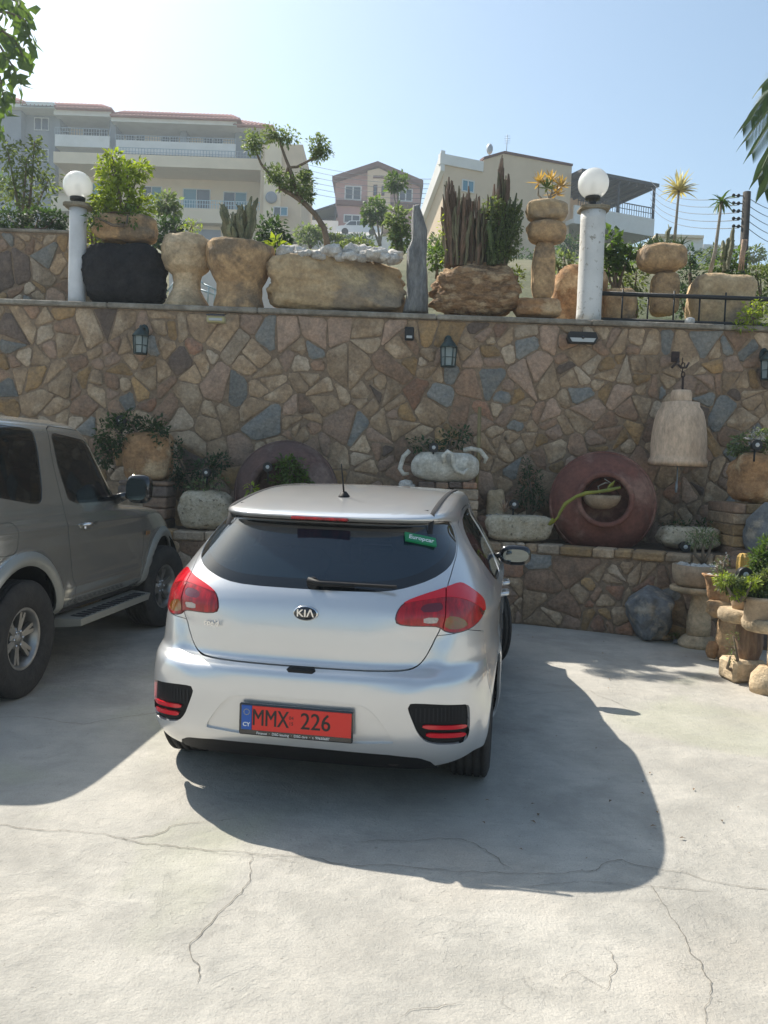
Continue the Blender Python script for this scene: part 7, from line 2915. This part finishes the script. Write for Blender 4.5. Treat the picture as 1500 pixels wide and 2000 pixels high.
bk = rock('stone_block', 'cream squared stone standing on the ledge behind the long pitted trough', 'stone block', 948, 985, 955, 1010, 9.42, 'carve_pale', 29, LT - .03, .16, sub=3, box=6, rough=.08)
ledge_rock('mossy_trough', 'mossy grey stone trough on the ledge, right of the right terracotta jar', 'planter', 1281, 1402, 1028, 1086, 8.75, 'pitted', 28, depth=.36, sub=4, box=3.6, rough=.14, fine=.05, top_flat=.93)
bush('low_plant', 'dark low plant in the mossy stone trough', 'plant', [(1320, 1026, 30, 9), (1375, 1028, 20, 10)], 8.75, 200, .045, 'leaf_dark', 80, (1340, 1034))
spotlight('small spotlight in front of the mossy stone trough', 1338, 1068, 8.48, 9)
bush('small_tree', 'tiny feathery tree in the gravel of the bowl on the pedestal', 'plant', [(1372, 1048, 26, 18), (1355, 1055, 14, 12), (1392, 1052, 12, 14)], 8.0, 420, .05, 'leaf_grey', 81, (1372, 1100), width=.2)

# stone bell
be = thing('stone_bell', 'pale carved stone bell hanging from a rusty hook on the wall', 'bell', at(1323, 913, 9.12))
f0 = at(1323, 913, 9.12)


def zz_(y):
    return at(1323, y, 9.12).z - f0.z


b = MB()
k_ = 9.12 / F
b.lathe([(50 * k_, zz_(905)), (55 * k_, zz_(911)), (55.5 * k_, zz_(900)), (52 * k_, zz_(894)), (52 * k_, zz_(890)), (52.5 * k_, zz_(870)), (51 * k_, zz_(845)), (47 * k_, zz_(820)), (42 * k_, zz_(803)), (36 * k_, zz_(795)), (35 * k_, zz_(786)), (20 * k_, zz_(784)), (.001, zz_(784))], n=48, wob=.02, seed=4)
b.lathe([(.001, zz_(870)), (.10, zz_(872)), (.22, zz_(890)), (50 * k_, zz_(905))], n=48)
b.build('body', 'bell', be)
b = MB()
b.lathe([(19 * k_, zz_(787)), (20 * k_, zz_(783)), (20 * k_, zz_(768)), (17 * k_, zz_(762)), (.001, zz_(761))], n=28, wob=.05, seed=9)
b.build('crown', 'bell', be)
b = MB()
b.tube([(0, 0, zz_(905)), (0.005, 0, zz_(935)), (0, 0, zz_(962))], .007, 6)
b.lathe([(.012, zz_(962)), (.016, zz_(950)), (.010, zz_(940))], n=8)
b.build('clapper', 'rail_metal', be)
hk = thing('iron_hook', 'rusty iron bracket and chain holding the stone bell', 'hook', at(1328, 715, 9.4))
f0 = at(1328, 715, 9.4)
b = MB()
b.tube([at(1333, 763, 9.12) - f0, at(1334, 735, 9.14) - f0], .012, 6)
b.build('rod', 'rust', hk)
for k in range(4):
    y = 705 + k * 9
    c = at(1333 + (k % 2), y, 9.14) - f0
    b = MB()
    n = 12
    b.tube([c + Vector((.022 * cos(2 * pi * q / n) * (1 if k % 2 else .3), .022 * cos(2 * pi * q / n) * (.3 if k % 2 else 1), .032 * sin(2 * pi * q / n))) for q in range(n + 1)], .006, 5)
    b.build('chain_link', 'rust', hk)
b = MB()
b.tube([at(1325, 700, 9.5) - f0, at(1325, 712, 9.2) - f0, at(1330, 718, 9.13) - f0, at(1340, 718, 9.13) - f0, at(1345, 708, 9.15) - f0], .013, 6)
b.build('hook', 'rust', hk)
b = MB()
c = at(1319, 697, 9.48) - f0
b.box(tuple(c), (.09, .03, .12), bev=.008)
b.tube([at(1326, 705, 9.48) - f0, at(1312, 718, 9.45) - f0], .014, 6)
b.build('wall_plate', 'rust', hk)

# right-hand end: brick pier, orange block, grey stone
pr = thing('brick_pier', 'stepped brown brick pier under the orange block at the far right', 'pier', (tx(1480, 8.6, 1010), 8.6, 0))
f0 = Vector((tx(1480, 8.6, 1010), 8.6, 0))
zt = at(1480, 983, 8.6).z
rng = random.Random(6)
zz = 0
row = 0
while zz < zt - .01:
    h = min(.115, zt - zz)
    for q in range(-1, 4):
        x0 = -.33 + q * .26 + (.13 if row % 2 else 0)
        x1 = min(x0 + .255, .75)
        x0 = max(x0, -.33)
        if x1 - x0 > .04:
            MB().slab(x0, x1 - .008, -.2 + rng.uniform(-.01, .01), .5, zz + .004, zz + h - .004, .01).build('brick', rng.choice(['stone_brown', 'stone_tan', 'stone_brown', 'stone_ochre']), pr)
    zz += h
    row += 1
MB().slab(-.32, .73, -.17, .49, .002, zt - .01).build('mortar_bed', 'mortar', pr)
rock('orange_block', 'rough orange sandstone block planter on the brick pier, right of the bell', 'planter', 1420, 1530, 884, 986, 8.6, 'carve_orange', 33, None, .45, sub=4, box=4.5, rough=.2, fine=.06, cuts=3)
bush('low_plant', 'green plant with pale leaves on the orange sandstone block', 'plant', [(1450, 868, 24, 18), (1485, 856, 26, 18), (1436, 880, 16, 10), (1505, 865, 20, 20)], 8.6, 600, .06, 'leaf_grey', 83, (1470, 888))
bush('white_flower', 'pale grey-white leafy plant on the orange sandstone block by the edge', 'plant', [(1482, 848, 16, 10), (1470, 860, 10, 8)], 8.35, 60, .05, 'white_rock', 84, (1475, 868), stems=0)
spotlight('spotlight in the plants on the orange sandstone block', 1478, 869, 8.3, 9)
rock('grey_stone', 'tall pale-veined grey stone leaning by the brick pier at the right edge', 'stone', 1452, 1530, 980, 1085, 8.3, 'grey_rock', 34, None, .35, sub=4, box=2.8, rough=.2, cuts=5, fine=.04)
rk = thing('stone_support', 'dark stone block under the leaning grey stone', 'stone block', (tx(1480, 8.3, 1085), 8.3, 0))
V = rock_mb((.6, .4, at(1490, 1080, 8.3).z + .03), 3, 3, .06, 6, fine=.02)
V.build('block', 'stone_brown', rk)

# blue-grey rock on the ground
rock('grey_rock', 'angular blue-grey rock on the concrete against the ledge wall', 'rock', 1214, 1308, 1144, 1247, 8.12, 'grey_rock', 51, 0, .45, sub=5, box=2.3, rough=.34, cuts=7, fine=.06)
for k, (x, y, w) in enumerate(((1300, 1252, 22), (1322, 1258, 16), (1285, 1250, 10), (1335, 1262, 12), (1345, 1255, 20))):
    c = ground_at(x, y)
    o = rock_mb((sz(w, c.y), sz(w, c.y), sz(w * .6, c.y)), 70 + k, 2, .25, 2.4).build('loose_stone', 'grey_rock' if k % 2 else 'carve', None, c)
    tag(o, ['grey loose stone nearest the blue-grey rock', 'largest', 'tiny brown', 'small grey', 'brown'][0] and ('tan loose stone right beside the blue-grey rock', 'grey loose stone left of the pedestal foot', 'tiny tan loose stone under the edge of the blue-grey rock', 'small grey loose stone touching the pedestal foot', 'tan loose stone behind the pedestal foot')[k], 'stone', 'loose stones by the pedestal')


def prof_part(name, m, parent, prof, c, n=36, wob=.02, seed=1, sy=1.0):
    b = MB()
    b.lathe(prof, c=c, n=n, wob=wob, seed=seed, sy=sy)
    return b.build(name, m, parent)


# pedestal with gravel bowl
G = ground_at(1362, 1262)
Y1 = G.y
k1 = Y1 / F
pdl = thing('stone_pedestal', 'pale turned stone pedestal table carrying the gravel bowl', 'pedestal', G)
zt = at(1357, 1145, Y1).z
xo = at(1357, 1145, Y1).x - G.x
prof_part('foot', 'carve_pale', pdl, [(37 * k1, 0), (38 * k1, .04), (30 * k1, .09), (24 * k1, .11)], (0, 0, 0))
prof_part('shaft', 'carve_pale', pdl, [(22 * k1, .10), (23.5 * k1, .22), (22 * k1, zt * .5), (16 * k1, zt * .78), (15 * k1, zt * .88), (20 * k1, zt * .90)], (0, 0, 0))
prof_part('table_top', 'carve_pale', pdl, [(30 * k1, zt * .885), (46 * k1, zt * .93), (47 * k1, zt * .98), (45 * k1, zt)], (xo, 0, 0))
gb = thing('gravel_bowl', 'low tan stone bowl full of pale gravel on the turned pedestal', 'planter', at(1358, 1146, Y1))
prof_part('bowl', 'clay_pot', gb, [(34 * k1, .003), (42 * k1, .05), (46 * k1, .14), (46 * k1, .21), (42 * k1, .215), (40 * k1, .18), (.001, .17)], (0, 0, 0), wob=.04, seed=5)
pebbles(gb, (0, 0, .20), (.19, .19), 60, .026, 'white_rock', 8)

# log-shaped stone column and rugged planter
G = ground_at(1412, 1290)
Y2 = G.y
k2 = Y2 / F
lc = thing('log_column', 'rugged log-like stone column with a knobbly cross piece and lumpy feet', 'column', G)
f0 = G


def lump(name, m, par, x0, x1, y0, y1, Y, f, seed, dpt=None, **kw):
    kw.setdefault('rough', .14)
    return on(x0, x1, y0, y1, Y, seed, f, m, par, name, dpt, **kw)


lump('shaft', 'carve', lc, 1396, 1440, 1196, 1292, Y2, f0, 41, box=3.4)
lump('cross_piece', 'carve', lc, 1379, 1432, 1170, 1206, Y2, f0, 42, box=2.6)
lump('cross_piece', 'carve_pale', lc, 1392, 1446, 1172, 1202, Y2 + .15, f0, 43, box=2.8)
lump('foot', 'carve_orange', lc, 1378, 1402, 1252, 1286, Y2, f0, 44, box=2.6)
lump('foot', 'carve_orange', lc, 1400, 1436, 1260, 1296, Y2 - .05, f0, 45, box=2.6)
rp = thing('rugged_pot', 'rugged orange-brown flared pot full of gravel on the log-like column', 'planter', at(1416, 1176, Y2 + .05))
b = MB()
b.lathe([(24 * k2, .0), (30 * k2, .05), (34 * k2, .14), (40 * k2, .21), (48 * k2, .245), (44 * k2, .25), (36 * k2, .21), (.001, .20)], n=36, wob=.25, seed=6)
b.build('bowl', 'carve_orange', rp)
pebbles(rp, (-.02, 0, .23), (.14, .14), 60, .022, 'white_rock', 9)

# first disc table with ribbed wooden column
G = ground_at(1448, 1328)
Y3 = G.y
k3 = Y3 / F
dt = thing('disc_table', 'round stone slab on a ribbed brown wooden column with a square stone base', 'pedestal', G)
zt = at(1450, 1190, Y3).z
MB().box((0, 0, .09), (70 * k3, 60 * k3, .18), .15, .025).build('base_block', 'carve_pale', dt)
b = MB()
b.lathe([(20 * k3, .18), (26 * k3, .26), (27 * k3, zt * .55), (24 * k3, zt * .8), (20 * k3, zt - .09)], c=(.04, 0, 0), n=18, wob=.12, seed=3)
b.sm = [False] * len(b.f)
b.build('column', 'wood_grain', dt)
xo = at(1447, 1190, Y3).x - G.x
prof_part('slab', 'carve_pale', dt, [(34 * k3, zt - .10), (42 * k3, zt - .075), (43 * k3, zt - .03), (40 * k3, zt)], (xo, 0, 0), wob=.04)
p1 = thing('conical_pot', 'clay conical pot with green succulents on the first disc table', 'planter', at(1452, 1192, Y3 + .02))
prof_part('bowl', 'clay_pot', p1, [(20 * k3, 0), (24 * k3, .06), (31 * k3, .17), (33 * k3, .19), (30 * k3, .19), (28 * k3, .16), (.001, .15)], (0, 0, 0))
# second disc table at the right edge
G = ground_at(1500, 1352)
Y4 = G.y
k4 = Y4 / F
d2 = thing('disc_table', 'round stone slab on a pale round column with a bulging base at the right edge', 'pedestal', G)
zt = at(1500, 1207, Y4).z
prof_part('base_block', 'carve_pale', d2, [(34 * k4, 0), (36 * k4, .06), (34 * k4, .13), (22 * k4, .19), (20 * k4, .20)], (0, 0, 0), wob=.06)
prof_part('column', 'carve_pale', d2, [(17 * k4, .19), (18 * k4, .3), (19 * k4, zt - .09)], (0.05, 0, 0))
xo = at(1500, 1207, Y4).x - G.x
prof_part('slab', 'carve_pale', d2, [(40 * k4, zt - .10), (47 * k4, zt - .075), (49 * k4, zt - .03), (46 * k4, zt)], (xo, 0, 0), wob=.03)
p2 = thing('cylinder_pot', 'straight-sided sandy clay pot on the second disc table', 'planter', at(1480, 1216, Y4 - .02))
prof_part('bowl', 'clay_pot', p2, [(24 * k4, 0), (26.5 * k4, .02), (27 * k4, .165), (29 * k4, .17), (29 * k4, .20), (26 * k4, .20), (25 * k4, .17), (.001, .165)], (0, 0, 0), wob=.0)
p3 = thing('tall_pot', 'tall pale pot cut by the right photo edge on the second disc table', 'planter', at(1520, 1214, Y4 + .12))
prof_part('bowl', 'carve_pale', p3, [(18 * k4, 0), (24 * k4, .06), (26 * k4, .3), (22 * k4, .36), (26 * k4, .40), (.001, .39)], (0, 0, 0))
bush('lime_succulent', 'yellow-green feathery succulent overflowing the pots at the right', 'plant', [(1425, 1140, 26, 16), (1450, 1150, 26, 18), (1480, 1145, 24, 20), (1500, 1130, 16, 20)], Y4 - .02, 2400, .04, 'leaf_olive', 85, (1455, 1172), width=.3)
bush('lime_succulent', 'pale green plant in front of the cylinder pot rim', 'plant', [(1462, 1160, 16, 14), (1492, 1158, 16, 14)], Y4, 700, .04, 'leaf_grey', 86, (1478, 1175), width=.3)
bush('spiky_plant', 'fresh green leafy plant at the right edge above the pots', 'plant', [(1482, 1095, 18, 30), (1498, 1075, 16, 30), (1470, 1120, 16, 16)], Y4 + .2, 1300, .045, 'leaf_green', 87, (1488, 1165), width=.3)
bush('spiky_plant', 'thin grey sprigs between the gravel bowl and the yellow cactus', 'plant', [(1412, 1100, 14, 12), (1400, 1112, 10, 10)], Y2, 70, .035, 'leaf_grey', 88, (1410, 1125), width=.4)
yc = thing('yellow_cactus', 'small ribbed yellow column cactus among the pots at the right', 'cactus', at(1449, 1130, Y3 + .1))
f0 = at(1449, 1130, Y3 + .1)
b = MB()
h = at(1449, 1080, Y3 + .1).z - f0.z
for q in (0,):
    N = 24
    prof = [(.035, -.02), (.045, h * .2), (.048, h * .55), (.044, h * .85), (.028, h * .97), (.001, h)]
    for i, (r_, z_) in enumerate(prof):
        for s_ in range(N):
            a = 2 * pi * s_ / N
            rr = r_ * (1.12 if s_ % 3 == 0 else .92)
            b.v.append((rr * cos(a), rr * sin(a), z_))
    for i in range(len(prof) - 1):
        for s_ in range(N):
            a, c = i * N + s_, i * N + (s_ + 1) % N
            b.f.append((a, c, c + N, a + N))
            b.sm.append(False)
b.build('column', 'cactus_yellow', yc)
spotlight('black spotlight facing the yard among the pots at the right', 1455, 1122, Y3 - .25, 12)
bush('dry_twigs', 'dry thin weed growing at the foot of the ribbed wooden column', 'weed', [(1430, 1250, 12, 30), (1425, 1285, 10, 14)], Y3 - .1, 90, .03, 'leaf_olive', 89, (1430, 1310), width=.25)
bush('dry_twigs', 'small green weeds at the wall foot beside the blue-grey rock', 'weed', [(1315, 1245, 12, 8), (1340, 1250, 12, 8)], 8.0, 70, .04, 'leaf_olive', 90, (1325, 1255), width=.4)
bush('lime_succulent', 'bright lime sprigs among the olive succulents of the right-hand pots', 'plant', [(1412, 1132, 18, 12), (1440, 1160, 16, 12), (1470, 1140, 16, 12)], Y4 - .1, 500, .035, 'leaf_lime', 92, (1440, 1172), width=.3)
bush('white_flower', 'pale dried flower heads above the gravel of the rugged pot', 'plant', [(1402, 1105, 14, 12), (1418, 1090, 10, 12)], Y2, 40, .022, 'white_rock', 93, (1410, 1130), stems=2, width=.9)
for k, (px, py, Yq, w, m_, lb) in enumerate(((1436, 1176, Y3 + .25, 15, 'terracotta', 'small dark terracotta pot behind the conical clay pot'), (1466, 1170, Y3 + .3, 17, 'clay_pot', 'small sandy pot between the conical and the cylinder pot'))):
    kk = Yq / F
    q_ = thing('small_pot', lb, 'pot', at(px, py, Yq))
    prof_part('bowl', m_, q_, [(w * kk * .7, 0), (w * kk, .12), (w * kk * 1.08, .13), (w * kk * 1.08, .155), (w * kk * .95, .155), (.001, .13)], (0, 0, 0))
# dry leaves and grit blown on to the concrete
rng = random.Random(21)
db = MB()
for k in range(150):
    x, y = rng.uniform(900, 1500), rng.uniform(1225, 1700)
    if y > 1330 and rng.random() < .75:
        continue
    p = ground_at(x, y)
    if p.y > 8.3:
        continue
    s_ = rng.uniform(.012, .035)
    a_ = rng.uniform(0, 6.28)
    db.leaf(Vector((p.x, p.y, .008)), Vector((cos(a_), sin(a_), .05)), Vector((0, 0, 1)), s_, s_ * .45, .15, .3)
o = db.build('leaf_litter', 'dry_leaf')
tag(o, 'thin scatter of dry leaf bits on the concrete near the ledge wall', 'litter', kind='stuff')

build_hatch()
build_suv()

# pale sea haze over the whole place
hz = MB()
hz.slab(-500, 500, -500, 500, -1.5, 48)
ho = hz.build('haze', 'mortar')
hm = bpy.data.materials.new('haze_air')
hm.use_nodes = True
hm.node_tree.nodes.clear()
_o = hm.node_tree.nodes.new('ShaderNodeOutputMaterial')
_v = hm.node_tree.nodes.new('ShaderNodeVolumePrincipled')
_v.inputs['Color'].default_value = (.80, .92, 1.0, 1)
_v.inputs['Density'].default_value = .0014
_v.inputs['Anisotropy'].default_value = .3
hm.node_tree.links.new(_v.outputs[0], _o.inputs['Volume'])
ho.data.materials[0] = hm
tag(ho, kind='stuff')
